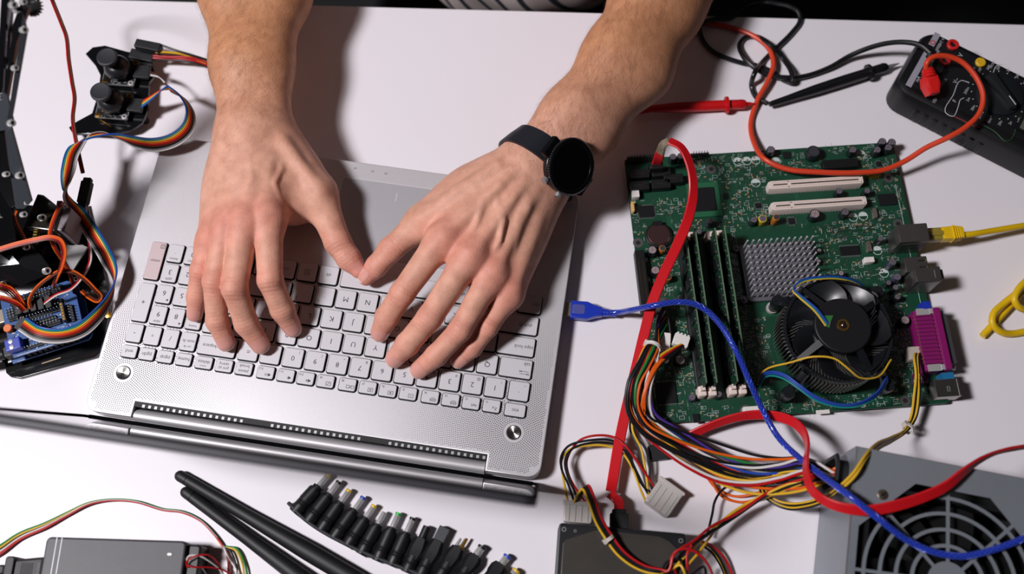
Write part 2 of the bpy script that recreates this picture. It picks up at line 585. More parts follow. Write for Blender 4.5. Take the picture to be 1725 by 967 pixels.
def icon(mb, kind, f):
    """small key pictograms drawn with bars, in millimetres of frame f"""
    mb.at(f)
    def bar(x0, y0, x1, y1, w=0.28):
        d = np.array([x1 - x0, y1 - y0]); L_ = np.linalg.norm(d); n_ = np.array([-d[1], d[0]]) / L_ * w / 2
        a, b_ = np.array([x0, y0]), np.array([x1, y1])
        q = np.array([a - n_, b_ - n_, b_ + n_, a + n_]) * 0.001
        mb.raw(np.column_stack([q, np.zeros(4)]), [(0, 1, 2, 3)])
    def poly(p):
        q = ccw(np.array(p, float)) * 0.001
        mb.raw(np.column_stack([q, np.zeros(len(q))]), [tuple(range(len(q)))])
    def rect(x, y, w, h):
        bar(x, y, x + w, y); bar(x + w, y, x + w, y + h); bar(x + w, y + h, x, y + h); bar(x, y + h, x, y)
    if kind.startswith('spk'):
        poly([(-1.4, -0.5), (-0.6, -0.5), (0.2, -1.2), (0.2, 1.2), (-0.6, 0.5), (-1.4, 0.5)])
        for q in range(3 if kind == 'spk3' else 1):
            bar(0.7 + q * 0.6, -0.5 - q * 0.2, 0.7 + q * 0.6, 0.5 + q * 0.2, 0.25)
        if kind == 'spkx':
            bar(0.6, -0.6, 1.6, 0.6); bar(0.6, 0.6, 1.6, -0.6)
    elif kind in ('pad', 'xbox', 'sun1', 'sun2'):
        rect(-1.5, -1.1, 3.0, 2.2)
        if kind == 'pad': bar(-0.8, -0.8, 0.9, 0.9)
        elif kind == 'xbox': bar(-0.6, -0.6, 0.6, 0.6); bar(-0.6, 0.6, 0.6, -0.6)
        else: poly(circle(0.55 if kind == 'sun2' else 0.35, 8))
    elif kind == 'disp':
        rect(-2.4, -0.9, 1.8, 1.8); bar(-0.3, -0.8, 0.3, 0.8); rect(0.6, -0.9, 1.9, 1.8)
    elif kind == 'kb':
        rect(-1.7, -0.2, 3.4, 1.4)
        for q in range(4): bar(-1.3 + q * 0.8, 0.5, -0.9 + q * 0.8, 0.5, 0.5)
        for q in range(3): bar(-0.8 + q * 0.8, -0.6, -0.8 + q * 0.8, -1.2)
    elif kind == 'wifi':
        poly(circle(0.35, 8)); bar(0, 0, 0, -1.3)
        for s in (-1, 1):
            bar(0.8*s, -0.6, 0.8*s, 0.6); bar(1.4*s, -0.9, 1.4*s, 0.9)
    elif kind == 'zz':
        bar(-1.4, 0.9, -0.2, 0.9); bar(-0.2, 0.9, -1.4, -0.5); bar(-1.4, -0.5, -0.2, -0.5)
        bar(0.5, 0.0, 1.3, 0.0); bar(1.3, 0.0, 0.5, -0.9); bar(0.5, -0.9, 1.3, -0.9)
    elif kind == 'tabarrow':
        bar(-3, 0.8, 3, 0.8); bar(-3, 0.2, -3, 1.4); bar(-2.4, 0.8, -1.6, 1.3); bar(-2.4, 0.8, -1.6, 0.3)
        bar(-3, -0.8, 3, -0.8); bar(3, -0.2, 3, -1.4); bar(2.4, -0.8, 1.6, -1.3); bar(2.4, -0.8, 1.6, -0.3)
    elif kind == 'shiftarrow':
        for a_, b_ in (((-1.2, 0.1), (0, 1.3)), ((0, 1.3), (1.2, 0.1)), ((1.2, 0.1), (0.5, 0.1)), ((0.5, 0.1), (0.5, -1.1)), ((0.5, -1.1), (-0.5, -1.1)), ((-0.5, -1.1), (-0.5, 0.1)), ((-0.5, 0.1), (-1.2, 0.1))):
            bar(*a_, *b_)
    elif kind == 'menu':
        rect(-1.6, -1.8, 3.2, 3.6)
        for q in (-0.9, 0, 0.9): bar(-0.9, q, 0.9, q)
    elif kind == 'win':
        for x in (-0.8, 0.8):
            for y in (-0.8, 0.8): poly([(x-0.65, y-0.65), (x+0.65, y-0.65), (x+0.65, y+0.65), (x-0.65, y+0.65)])
    elif kind == 'calc':
        rect(-1.3, -1.3, 2.6, 2.6); bar(-0.7, 0.4, 0.7, 0.4); bar(-0.7, -0.5, 0.7, -0.5)
    elif kind.startswith('tri'):
        a = {'tri': 0, 'triR': -pi/2, 'triL': pi/2, 'triD': pi}[kind]
        poly([(1.0 * sin(-a + q * 2 * pi / 3), 1.0 * cos(-a + q * 2 * pi / 3)) for q in range(3)])

wells = MB(LF)
kmesh = {}
for (u, v, w, h, leg, warm) in KEYS:
    u, v, w, h = u * 1e-3, v * 1e-3, w * 1e-3, h * 1e-3
    wells.slab(rrect(w + 0.0015, h + 0.0015, 0.0020, 2), 0.0185, 0.01912, c=(u, v))
    kk = (round(w, 5), round(h, 5), warm)
    if kk not in kmesh:
        mb = MB()
        mb.mat(1).slab(rrect(w, h, 0.0016, 3), 0.0186, 0.0212)
        mb.mat(0).slab(rrect(w - 0.0002, h - 0.0002, 0.0015, 3), 0.0211, 0.0217, 0.0004)
        kmesh[kk] = mb.mesh('key', [keyr if warm else keym, keys_], (0, 0, 0), 50)
    p = LP(u, v, 0)
    ko = place(kmesh[kk], 'key', laptop, p, LYAW)
    if leg:
        mb = MB()
        R180 = rotz(pi)
        for (s, size, dx, dy) in leg:
            f = (R180 * (1 if size else 1.32), R180 @ np.array([dx * 1e-3, dy * 1e-3, 0.02173]))
            if size:
                add_text(mb, s, size * 1.38e-3, f)
            else:
                icon(mb, s, f)
        lo = mb.mesh('legend', ink, (0, 0, 0), smooth=False)
        l = bpy.data.objects.new('legend', lo)
        COL.objects.link(l)
        l.parent = ko
stuff(wells.build('key_wells', mat('well_black', (16, 18, 22), 0.7), laptop))

# speaker perforations around the two round caps
dots = MB(LF)
DV, DF = [], []
hexa = circle(1.0, 6)
for (bu, bv) in ((-165.9, -92.6), (163.7, -93.8)):
    ring_r = 9.0
    while ring_r < 112:
        nn = int(2 * pi * ring_r / 1.75)
        rad = 0.50 * max(0.0, 1 - (ring_r / 122) ** 1.8)
        if rad > 0.07:
            for i in range(nn):
                a = 2 * pi * (i + 0.5 * (int(ring_r / 1.55) % 2)) / nn
                x, y = bu + ring_r * cos(a), bv + ring_r * sin(a)
                if abs(x) > 187 or y < -125.2 or y > 10 or (x > -152 and x < 147.5 and y < -112): continue
                if y > -69 and -108 < x < 150: continue
                if abs(x) > 181 and y < -119: continue
                hit = False
                for (u, v, w, h, _, _) in KEYS:
                    if abs(x - u) < w / 2 + 1.0 and abs(y - v) < h / 2 + 1.0:
                        hit = True; break
                if hit: continue
                k = len(DV)
                for q in hexa:
                    DV.append(((x + rad * q[0]) * 1e-3, (y + rad * q[1]) * 1e-3, 0.01906))
                DF.append(tuple(range(k, k + 6)))
        ring_r += 1.55
dots.raw(DV, DF)
stuff(dots.build('speaker_perforations', mat('hole_dark', (20, 19, 23), 0.95, spec=0.1), laptop, smooth=False))
for (bu, bv) in ((-165.9, -92.6), (163.7, -93.8)):
    b = MB(fr(LP(bu * 1e-3, bv * 1e-3, 0), LYAW))
    b.lathe([(0.0061, 0.0188), (0.0061, 0.0194)], 28)
    b.mat(1).lathe([(0.0056, 0.0192), (0.0056, 0.0198), (0.0053, 0.0200), (0.0010, 0.0196)], 36)
    b.build('round_cap', [mat('cap_groove', (60, 60, 64), 0.4, 0.6), mat('spun_metal', (205, 202, 198), 0.25, 0.75)], laptop)
capm = MATS['spun_metal']
nt_c = capm.node_tree
tg = nt_c.nodes.new('ShaderNodeTangent'); tg.direction_type = 'RADIAL'; tg.axis = 'Z'
pb_ = nt_c.nodes['Principled BSDF']; pb_.inputs['Anisotropic'].default_value = 0.9; pb_.inputs['Metallic'].default_value = 1.0; pb_.inputs['Roughness'].default_value = 0.34
nt_c.links.new(tg.outputs[0], pb_.inputs['Tangent'])
# vent strip with pale teeth along the notch
b = MB(LF)
b.box(((N0 + N1) / 2, NV - 0.0021, 0.0140), (N1 - N0, 0.0042, 0.0085))
b.build('vent_strip', mat('vent_black', (12, 13, 15), 0.6), laptop)
tooth = MB().box((0, 0, 0), (0.0022, 0.0024, 0.0030)).mesh('vent_tooth', mat('tooth_grey', (188, 186, 190), 0.4, 0.5))
nt_ = 56
for i in range(nt_):
    if i in (17, 18, 19, 20, 36, 37, 38, 39): continue
    place(tooth, 'vent_tooth', laptop, LP(N0 + (i + 1.5) * (N1 - N0) / (nt_ + 1), NV - 0.0030, 0.0172), LYAW)
# hinge barrel
b = MB(LF)
pr = [(-0.0006, 0.0020), (-0.0004, 0.0110), (-0.0028, 0.0150), (-0.0062, 0.0170), (-0.0100, 0.0168), (-0.0125, 0.0150), (-0.0132, 0.0110), (-0.0130, 0.0030)]
hv, hf = [], []
for x in (N0 + 0.0008, N1 - 0.0008):
    for (dv, z) in pr:
        hv.append((x, NV - 0.0042 + dv * .82, z))
m_ = len(pr)
for i in range(m_):
    j = (i + 1) % m_
    hf.append((i, j, m_ + j, m_ + i))
hf += [tuple(range(m_))[::-1], tuple(m_ + i for i in range(m_))]
b.raw(hv, hf)
b.build('hinge_barrel', alu, laptop, angle=50)
# lid, reclined
LIDR = math.radians(LID_DEG if 'LID_DEG' in globals() else 10.6)
lr = np.stack([np.array([1.0, 0, 0]), np.array([0, -sin(LIDR), cos(LIDR)]), np.array([0, -cos(LIDR), -sin(LIDR)])], 1)   # x, up the lid, away from the typist
LIDF = (LF[0] @ lr, LP(0, -0.1315, 0.0120))
b = MB(LIDF)
b.slab(rrect(0.380, 0.240, 0.009, 4), 0.0012, 0.0062, 0.0008, c=(0, 0.120))
b.build('lid_shell', [mat('lid_graphite', (50, 48, 54), 0.5, 0.2)], laptop)
b = MB(LIDF)
b.slab(rrect(0.3776, 0.2376, 0.008, 4), 0.0006, 0.0014, c=(0, 0.120))
o_ = rrect(0.3796, 0.2396, 0.009, 4)
b.ring(o_ + (0, .120), inset(ccw(o_), .0022) + (0, .120), -.0011, .0014)
b.slab(rrect(0.3700, 0.0060, 0.002, 2), -.0016, .001, c=(0, .0040))
b.build('screen_bezel', mat('bezel_black', (9, 10, 12), 0.85, spec=0.05), laptop)
b = MB(LIDF)
b.slab(rrect(0.3740, 0.2260, 0.003, 3), 0.0000, 0.0008, c=(0, 0.1235))
b.build('screen', mat('screen_glass', (6, 7, 9), 0.03, spec=0.5), laptop)
# ------------------------------------------------------------ the person
def smin(a, b, k):
    h = np.maximum(k - np.abs(a - b), 0.0) / k
    return np.minimum(a, b) - h * h * k * 0.25

def cone(p, a, b, ra, rb):
    """distance to a capsule whose radius goes from ra to rb"""
    a, b = np.asarray(a, float), np.asarray(b, float)
    ab = b - a
    t = np.clip(((p - a) @ ab) / max(ab @ ab, 1e-12), 0, 1)
    q = p - a - t[:, None] * ab
    return np.sqrt((q * q).sum(1)) - (ra + (rb - ra) * t)

def ball(p, c, r):
    return np.sqrt(((p - np.asarray(c)) ** 2).sum(1)) - r

def ellip(p, c, r, R=np.eye(3)):
    q = ((p - np.asarray(c)) @ R) / np.asarray(r)
    k = np.sqrt((q * q).sum(1))
    return (k - 1) * min(r)

def nets(fn, lo, hi, h, blk=8):
    """surface mesh of fn = 0 (surface nets), evaluated only near the surface"""
    lo = np.asarray(lo, float)
    n = (np.ceil((np.asarray(hi) - lo) / h / blk).astype(int)) * blk
    nb = n // blk
    g = np.stack(np.meshgrid(*[np.arange(x) for x in nb], indexing='ij'), -1).reshape(-1, 3)
    cd = fn(lo + (g + 0.5) * blk * h)
    rad = blk * h * 0.87 * 1.35 + 0.004
    D = np.ones(tuple(n), np.float32)
    Db = np.where(cd < 0, -1.0, 1.0).reshape(tuple(nb))
    D = np.repeat(np.repeat(np.repeat(Db, blk, 0), blk, 1), blk, 2).astype(np.float32)
    near = g[np.abs(cd) < rad]
    off = np.stack(np.meshgrid(*[np.arange(blk)] * 3, indexing='ij'), -1).reshape(-1, 3)
    for s in range(0, len(near), 400):
        idx = (near[s:s + 400][:, None] * blk + off[None]).reshape(-1, 3)
        D[idx[:, 0], idx[:, 1], idx[:, 2]] = fn(lo + idx * h)
    ins = D < 0
    c = [ins[i:n[0]-1+i, j:n[1]-1+j, k:n[2]-1+k] for i in (0, 1) for j in (0, 1) for k in (0, 1)]
    cnt = sum(x.astype(np.int8) for x in c)
    cells = np.argwhere((cnt > 0) & (cnt < 8))
    vid = -np.ones(cnt.shape, np.int64)
    vid[tuple(cells.T)] = np.arange(len(cells))
    acc = np.zeros((len(cells), 3)); num = np.zeros(len(cells))
    cor = [np.array((i, j, k)) for i in (0, 1) for j in (0, 1) for k in (0, 1)]
    for a in range(8):
        for b in range(a + 1, 8):
            if np.abs(cor[a] - cor[b]).sum() != 1: continue
            ia, ib = cells + cor[a], cells + cor[b]
            da, db = D[tuple(ia.T)], D[tuple(ib.T)]
            x = (da < 0) != (db < 0)
            t = np.where(x, da / np.where(x, da - db, 1), 0)
            acc += np.where(x[:, None], cor[a] + t[:, None] * (cor[b] - cor[a]), 0)
            num += x
    v = lo + (cells + acc / num[:, None]) * h
    faces = []
    for ax in range(3):
        e = np.zeros(3, int); e[ax] = 1
        u_, w_ = [(1, 2), (2, 0), (0, 1)][ax]
        s0 = [slice(1, n[k] - 1) for k in range(3)]
        s1 = list(s0); s0[ax] = slice(0, n[ax] - 1); s1[ax] = slice(1, n[ax])
        A, B = ins[tuple(s0)], ins[tuple(s1)]
        base = np.array([s.start for s in s0])
        for flip, sel in ((False, A & ~B), (True, ~A & B)):
            i = np.argwhere(sel) + base
            du = np.zeros(3, int); du[u_] = 1
            dw = np.zeros(3, int); dw[w_] = 1
            q = [vid[tuple((i - du - dw).T)], vid[tuple((i - dw).T)], vid[tuple(i.T)], vid[tuple((i - du).T)]]
            q = np.stack(q, 1)
            if flip: q = q[:, ::-1]
            faces.append(q)
    F = np.vstack(faces)
    F = F[(F >= 0).all(1)]
    # settle the vertices on the surface
    e = h * 0.4
    for _ in range(2):
        d0 = fn(v)
        gr = np.stack([fn(v + np.eye(3)[k] * e) - d0 for k in range(3)], 1) / e
        gr /= np.maximum(np.linalg.norm(gr, axis=1, keepdims=True), 1e-6)
        v = v - gr * np.clip(d0, -h, h)[:, None] * 0.9
    return v, F

class Hand:
    """distance field of a hand and forearm from joints given as world points"""
    def __init__(self, J, up):
        self.J = J           # finger name -> [(point, radius), ...] from knuckle to tip
        self.up = up         # back-of-hand direction
        self.meta = []       # (a, b, ra, rb)
        self.arm = []
        self.soft = []       # (c, r, R) flesh
        self.tend = []       # (path points, radius) tendons and veins
        self.wr = []         # creases: (joint, axis, up, radius)
    def field(self, p):
        d = None
        for (a, b, ra, rb) in self.arm:
            x = cone(p, a, b, ra, rb)
            d = x if d is None else smin(d, x, 0.022)
        for (a, b, ra, rb) in self.meta:
            d = smin(d, cone(p, a, b, ra, rb), 0.015)
        for (c, r, R, k) in self.soft:
            d = smin(d, ellip(p, c, r, R), k)
        out = None
        for nm, ch in self.J.items():
            f = None
            for (a, ra), (b, rb) in zip(ch[:-1], ch[1:]):
                x = cone(p, a, b, ra, rb)
                f = x if f is None else smin(f, x, 0.003)
            f = smin(d, f, 0.011)
            out = f if out is None else smin(out, f, 0.0012)
        for (path, r, k) in self.tend:
            q = None
            for a, b in zip(path[:-1], path[1:]):
                x = cone(p, a, b, r, r)
                q = x if q is None else np.minimum(q, x)
            out = smin(out, q, k)
        for (c, ax, up, r, amp, wl) in self.wr:
            q = p - c
            s = q @ ax
            w = np.exp(-(q * q).sum(1) / (r * r)) * np.clip((q @ up) / r * 2.0, 0, 1)
            out = out + amp * w * np.cos(2 * pi * s / wl)
        return out

def chain(L):
    """(px, py, z, width in photograph pixels) -> (point, radius)"""
    return [(P(x, y, z), w * 0.5 * mpp(x, y, z)) for x, y, z, w in L]

ZK = 0.0217
# right hand (at the left of the picture)
HR = Hand({
    'index': chain([(452, 368, 0.069, 50), (455, 472, 0.064, 42), (476, 522, 0.044, 40), (493, 553, 0.0295, 31)]),
    'middle': chain([(412, 378, 0.071, 50), (395, 486, 0.066, 43), (415, 545, 0.043, 40), (439, 581, 0.0295, 32)]),
    'ring': chain([(380, 391, 0.067, 46), (361, 474, 0.061, 39), (366, 541, 0.041, 37), (381, 577, 0.0290, 31)]),
    'little': chain([(354, 407, 0.057, 42), (338, 456, 0.053, 35), (332, 500, 0.038, 34), (328, 529, 0.0285, 27)]),
    'thumb': chain([(536, 326, 0.048, 56), (569, 408, 0.041, 45), (588, 436, 0.036, 41), (604, 455, 0.0325, 28)]),
}, unit((0.05, -0.12, 1)))
def knuckles(h): return {k: v[0][0] for k, v in h.J.items()}
kn = knuckles(HR)
w1, w2, w3 = P(402, 226, 0.058), P(428, 224, 0.062), P(458, 232, 0.057)
HR.meta = [(w3, kn['index'] + (0, 0, -.004), .0175, .0130), (w2, kn['middle'] + (0, 0, -.005), .0185, .0130), (w2 * .5 + w1 * .5, kn['ring'] + (0, 0, -.005), .0175, .0120), (w1, kn['little'] + (0, 0, -.004), .0160, .0110),
           (P(484, 266, .052), kn['thumb'], .0170, .0140), (P(470, 300, .045), P(500, 345, .045), .015, .012)]
HR.soft = [(P(470, 300, .042), (.030, .036, .020), rotz(0.45), .02), (P(385, 320, .040), (.020, .040, .018), np.eye(3), .02)]
HR.arm = [(P(406, 210, .058), P(402, 110, .062), .0190, .0205), (P(456, 210, .056), P(446, 110, .060), .0180, .0205),
          (P(402, 110, .062), P(394, -15, .062), .0205, .0275), (P(446, 110, .060), P(464, -15, .058), .0205, .0285),
          (P(394, -15, .062), P(390, -190, .060), .0275, .0350), (P(464, -15, .058), P(474, -190, .056), .0285, .0350)]
for nm, a in (('index', (452, 262, .079)), ('middle', (436, 258, .081)), ('ring', (418, 258, .080)), ('little', (404, 262, .076))):
    k_ = kn[nm]
    m_ = P(*a)
    HR.tend.append(([m_ - np.array([0, 0, .006]), m_ * .8 + k_ * .2 - np.array([0, 0, .001]), k_ * .55 + m_ * .45 + np.array([0, 0, .0005]), k_ + np.array([0, 0, .0060])], .0022, .009))
HR.tend.append((pts([(408, 345, .076), (411, 330, .0795), (424, 300, .0812), (420, 268, .0805), (434, 236, .075)]), .0011, .004))
HR.tend.append((pts([(472, 348, .069), (462, 308, .077), (474, 285, .0735), (468, 255, .068)]), .0012, .004))
HR.tend.append((pts([(540, 322, .061), (505, 275, .070), (478, 240, .073)]), .0026, .010))
# left hand (at the right of the picture), rolled towards the little finger
HL = Hand({
    'index': chain([(745, 402, 0.072, 50), (678, 494, 0.062, 42), (652, 534, 0.044, 40), (640, 560, 0.0300, 32)]),
    'middle': chain([(792, 430, 0.073, 50), (724, 535, 0.062, 43), (686, 580, 0.043, 40), (665, 604, 0.0295, 32)]),
    'ring': chain([(830, 460, 0.064, 46), (775, 556, 0.055, 39), (735, 599, 0.041, 37), (706, 623, 0.0295, 31)]),
    'little': chain([(858, 494, 0.051, 42), (823, 550, 0.045, 34), (796, 585, 0.036, 33), (772, 607, 0.0285, 28)]),
    'thumb': chain([(712, 374, 0.052, 50), (659, 420, 0.045, 42), (634, 449, 0.039, 37), (617, 468, 0.0345, 27)]),
}, unit((0.42, -0.02, 1)))
kn = knuckles(HL)
w1, w2, w3 = P(876, 270, .066), P(898, 290, .064), P(920, 316, .050)
HL.meta = [(w1, kn['index'] + (0, 0, -.005), .0165, .0130), (w2, kn['middle'] + (0, 0, -.006), .0185, .0130), (w2 * .45 + w3 * .55, kn['ring'] + (0, 0, -.006), .0170, .0120), (w3, kn['little'] + (0, 0, -.004), .0155, .0110),
           (P(832, 298, .058), kn['thumb'], .0150, .0130), (P(800, 340, .050), P(745, 372, .050), .014, .012)]
HL.soft = [(P(800, 330, .046), (.034, .026, .018), rotz(0.6), .02), (P(872, 396, .038), (.018, .034, .016), rotz(-0.45), .02)]
HL.arm = [(P(886, 272, .066), P(960, 193, .070), .0195, .0205), (P(920, 308, .050), P(994, 221, .056), .0190, .0200),
          (P(960, 193, .070), P(1036, 92, .071), .0205, .0240), (P(994, 221, .056), P(1078, 119, .057), .0200, .0240),
          (P(1036, 92, .071), P(1090, -9, .070), .0240, .0275), (P(1078, 119, .057), P(1128, 15, .056), .0240, .0265),
          (P(1090, -9, .070), P(1150, -120, .066), .0275, .0360), (P(1128, 15, .056), P(1190, -100, .056), .0265, .0350)]
for nm, a in (('index', (868, 286, .090)), ('middle', (886, 302, .088)), ('ring', (902, 318, .082)), ('little', (916, 336, .070))):
    k_ = kn[nm]
    m_ = P(*a)
    HL.tend.append(([m_ - np.array([.002, 0, .008]), m_ * .8 + k_ * .2 - np.array([0, 0, .0015]), k_ * .55 + m_ * .45 + np.array([.0015, 0, .0015]), k_ + np.array([.002, 0, .0065])], .0026, .008))
HL.tend.append((pts([(832, 322, .080), (848, 372, .0822), (842, 405, .079), (824, 440, .069)]), .0018, .004))
HL.tend.append((pts([(884, 322, .074), (874, 370, .0765), (866, 410, .070), (858, 440, .062)]), .0018, .004))
HL.tend.append((pts([(800, 312, .076), (812, 345, .0825), (804, 375, .0815), (792, 400, .078)]), .0015, .004))
HL.tend.append((pts([(712, 366, .066), (770, 322, .076), (838, 282, .082)]), .0026, .010))
for H in (HR, HL):
    for nm, ch in H.J.items():
        for i in range(1, len(ch) - 1):
            ax = unit(ch[i + 1][0] - ch[i - 1][0])
            up = unit(H.up - ax * (H.up @ ax))
            if i == 1 and nm != 'thumb' or i == 2 or nm == 'thumb' and i == 1:
                H.wr.append((ch[i][0], ax, up, ch[i][1] * 1.35, 0.00036 if i == 1 else 0.00024, 0.0032))

HV, HFc = [], []
off_ = 0
for H in (HR, HL):
    allp = np.vstack([c for ch in H.J.values() for c, r in ch] + [a for a, b, _, _ in H.arm] + [b for a, b, _, _ in H.arm])
    lo, hi = allp.min(0) - 0.05, allp.max(0) + 0.05
    v, F = nets(H.field, lo, hi, 0.00135)
    H.v, H.F = v, F
    HV.append(v); HFc.append(F + off_); off_ += len(v)

# upper arms, shoulders, neck and head, coarser: the sleeves and the shirt cover the joints
ELR, ELL = P(432, -190, .058), P(1170, -112, .060)
SHR, SHL = np.array([-0.185, 0.475, 0.34]), np.array([0.205, 0.485, 0.34])
HC = np.array([0.012, 0.415, 0.585])
def upper(p):
    d = cone(p, ELR, SHR, .041, .052)
    d = smin(d, cone(p, ELL, SHL, .041, .052), .02)
    d = smin(d, cone(p, (0.01, .50, .36), (0.012, .455, .50), .062, .054), .03)
    d = smin(d, cone(p, SHR, SHL, .055, .055), .03)
    h = ellip(p, HC + (0, .02, .03), (.076, .092, .098))
    h = smin(h, ellip(p, HC + (0, -.012, -.055), (.058, .068, .060)), .04)
    h = smin(h, ellip(p, HC + (0, -.075, -.098), (.022, .016, .016)), .03)
    h = smin(h, cone(p, HC + (0, -.080, .005), HC + (0, -.106, -.030), .008, .0135), .014)
    for s in (-1, 1):
        h = smin(h, ellip(p, HC + (s * .030, -.078, .012), (.022, .012, .006)), .014)
        h = smin(h, ellip(p, HC + (s * .014, -.090, -.034), (.010, .010, .008)), .008)
        h = smin(h, ellip(p, HC + (s * .080, .012, -.008), (.010, .020, .032)), .008)
        h = np.maximum(h, -(ellip(p, HC + (s * .031, -.086, -.004), (.017, .012, .010))))
    h = smin(h, ellip(p, HC + (0, -.083, -.060), (.024, .010, .006)), .006)
    h = smin(h, ellip(p, HC + (0, -.080, -.072), (.020, .010, .007)), .005)
    return smin(d, h, .03)
v, F = nets(upper, (-0.36, 0.26, -0.02), (0.36, 0.62, 0.76), 0.0055)
UV0 = off_
HV.append(v); HFc.append(F + off_); off_ += len(v)

def np_mesh(name, v, F, mats, parent=None, origin=(0, 0, 0)):
    me = bpy.data.meshes.new(name)
    me.from_pydata((v - np.asarray(origin)).tolist(), [], F.tolist())
    for m in (mats if isinstance(mats, (list, tuple)) else [mats]):
        me.materials.append(m)
    me.polygons.foreach_set('use_smooth', [True] * len(F))
    me.update()
    return me

# skin: colour follows the body (redder knuckles and fingertips, tanned forearm), with fine relief
def skin_material():
    m = bpy.data.materials.new('skin')
    m.use_nodes = True
    nt = m.node_tree
    b = nt.nodes['Principled BSDF']
    at = nt.nodes.new('ShaderNodeAttribute'); at.attribute_name = 'skin_tone'
    tc = nt.nodes.new('ShaderNodeTexCoord')
    nz = nt.nodes.new('ShaderNodeTexNoise'); nz.inputs['Scale'].default_value = 95; nz.inputs['Detail'].default_value = 6
    nt.links.new(tc.outputs['Object'], nz.inputs['Vector'])
    mx = nt.nodes.new('ShaderNodeMix'); mx.data_type = 'RGBA'; mx.blend_type = 'MULTIPLY'; mx.inputs[0].default_value = 1
    rp = nt.nodes.new('ShaderNodeValToRGB')
    rp.color_ramp.elements[0].position = 0.32; rp.color_ramp.elements[0].color = (0.84, 0.77, 0.75, 1)
    rp.color_ramp.elements[1].position = 0.68; rp.color_ramp.elements[1].color = (1.05, 1.03, 1.03, 1)
    nt.links.new(nz.outputs['Fac'], rp.inputs[0])
    nt.links.new(at.outputs['Color'], mx.inputs[6]); nt.links.new(rp.outputs[0], mx.inputs[7])
    nt.links.new(mx.outputs[2], b.inputs['Base Color'])
    b.inputs['Roughness'].default_value = 0.56
    b.inputs['Specular IOR Level'].default_value = 0.4
    b.inputs['Subsurface Weight'].default_value = 0.12
    b.inputs['Subsurface Radius'].default_value = (0.004, 0.0016, 0.0008)
    b.inputs['Subsurface Scale'].default_value = 1.0
    vo = nt.nodes.new('ShaderNodeTexVoronoi'); vo.inputs['Scale'].default_value = 900
    nt.links.new(tc.outputs['Object'], vo.inputs['Vector'])
    n2 = nt.nodes.new('ShaderNodeTexNoise'); n2.inputs['Scale'].default_value = 420; n2.inputs['Detail'].default_value = 5
    nt.links.new(tc.outputs['Object'], n2.inputs['Vector'])
    ad = nt.nodes.new('ShaderNodeMath'); ad.operation = 'ADD'
    nt.links.new(vo.outputs['Distance'], ad.inputs[0]); nt.links.new(n2.outputs['Fac'], ad.inputs[1])
    bp = nt.nodes.new('ShaderNodeBump'); bp.inputs['Strength'].default_value = 0.2; bp.inputs['Distance'].default_value = 0.0006
    nt.links.new(ad.outputs[0], bp.inputs['Height']); nt.links.new(bp.outputs[0], b.inputs['Normal'])
    return m
SKIN = skin_material()
PV = np.vstack(HV); PF = np.vstack(HFc)
pel = np.array([0.01, 0.56, -0.30])
pm = np_mesh('person', PV, PF, SKIN, None, pel)
person = bpy.data.objects.new('person', pm)
COL.objects.link(person)
person.location = pel
tag(person, 'person in a striped shirt sitting at the far table edge and typing', 'person')
tone = np.tile(np.array(lin((216, 165, 142))), (len(PV), 1))
arm_c, red_c, tip_c = np.array(lin((198, 143, 105))), np.array(lin((216, 136, 120))), np.array(lin((218, 142, 128)))
def blend(c, w):
    global tone
    tone = tone * (1 - w[:, None]) + c * w[:, None]
wy = P(430, 215, .06)[1]
blend(arm_c, np.clip((PV[:, 1] - wy + 0.03) / 0.09, 0, 1))
for H in (HR, HL):
    for nm, ch in H.J.items():
        for i, s, c in ((0, .018, red_c), (1, .013, red_c), (2, .010, tip_c), (3, .014, tip_c)):
            if nm == 'thumb' and i == 0: continue
            d2 = ((PV - ch[i][0]) ** 2).sum(1)
            blend(c, 0.75 * np.exp(-d2 / (s * s)))
ca = pm.color_attributes.new('skin_tone', 'FLOAT_COLOR', 'POINT')
ca.data.foreach_set('color', np.column_stack([tone, np.ones(len(tone))]).astype(np.float32).ravel())

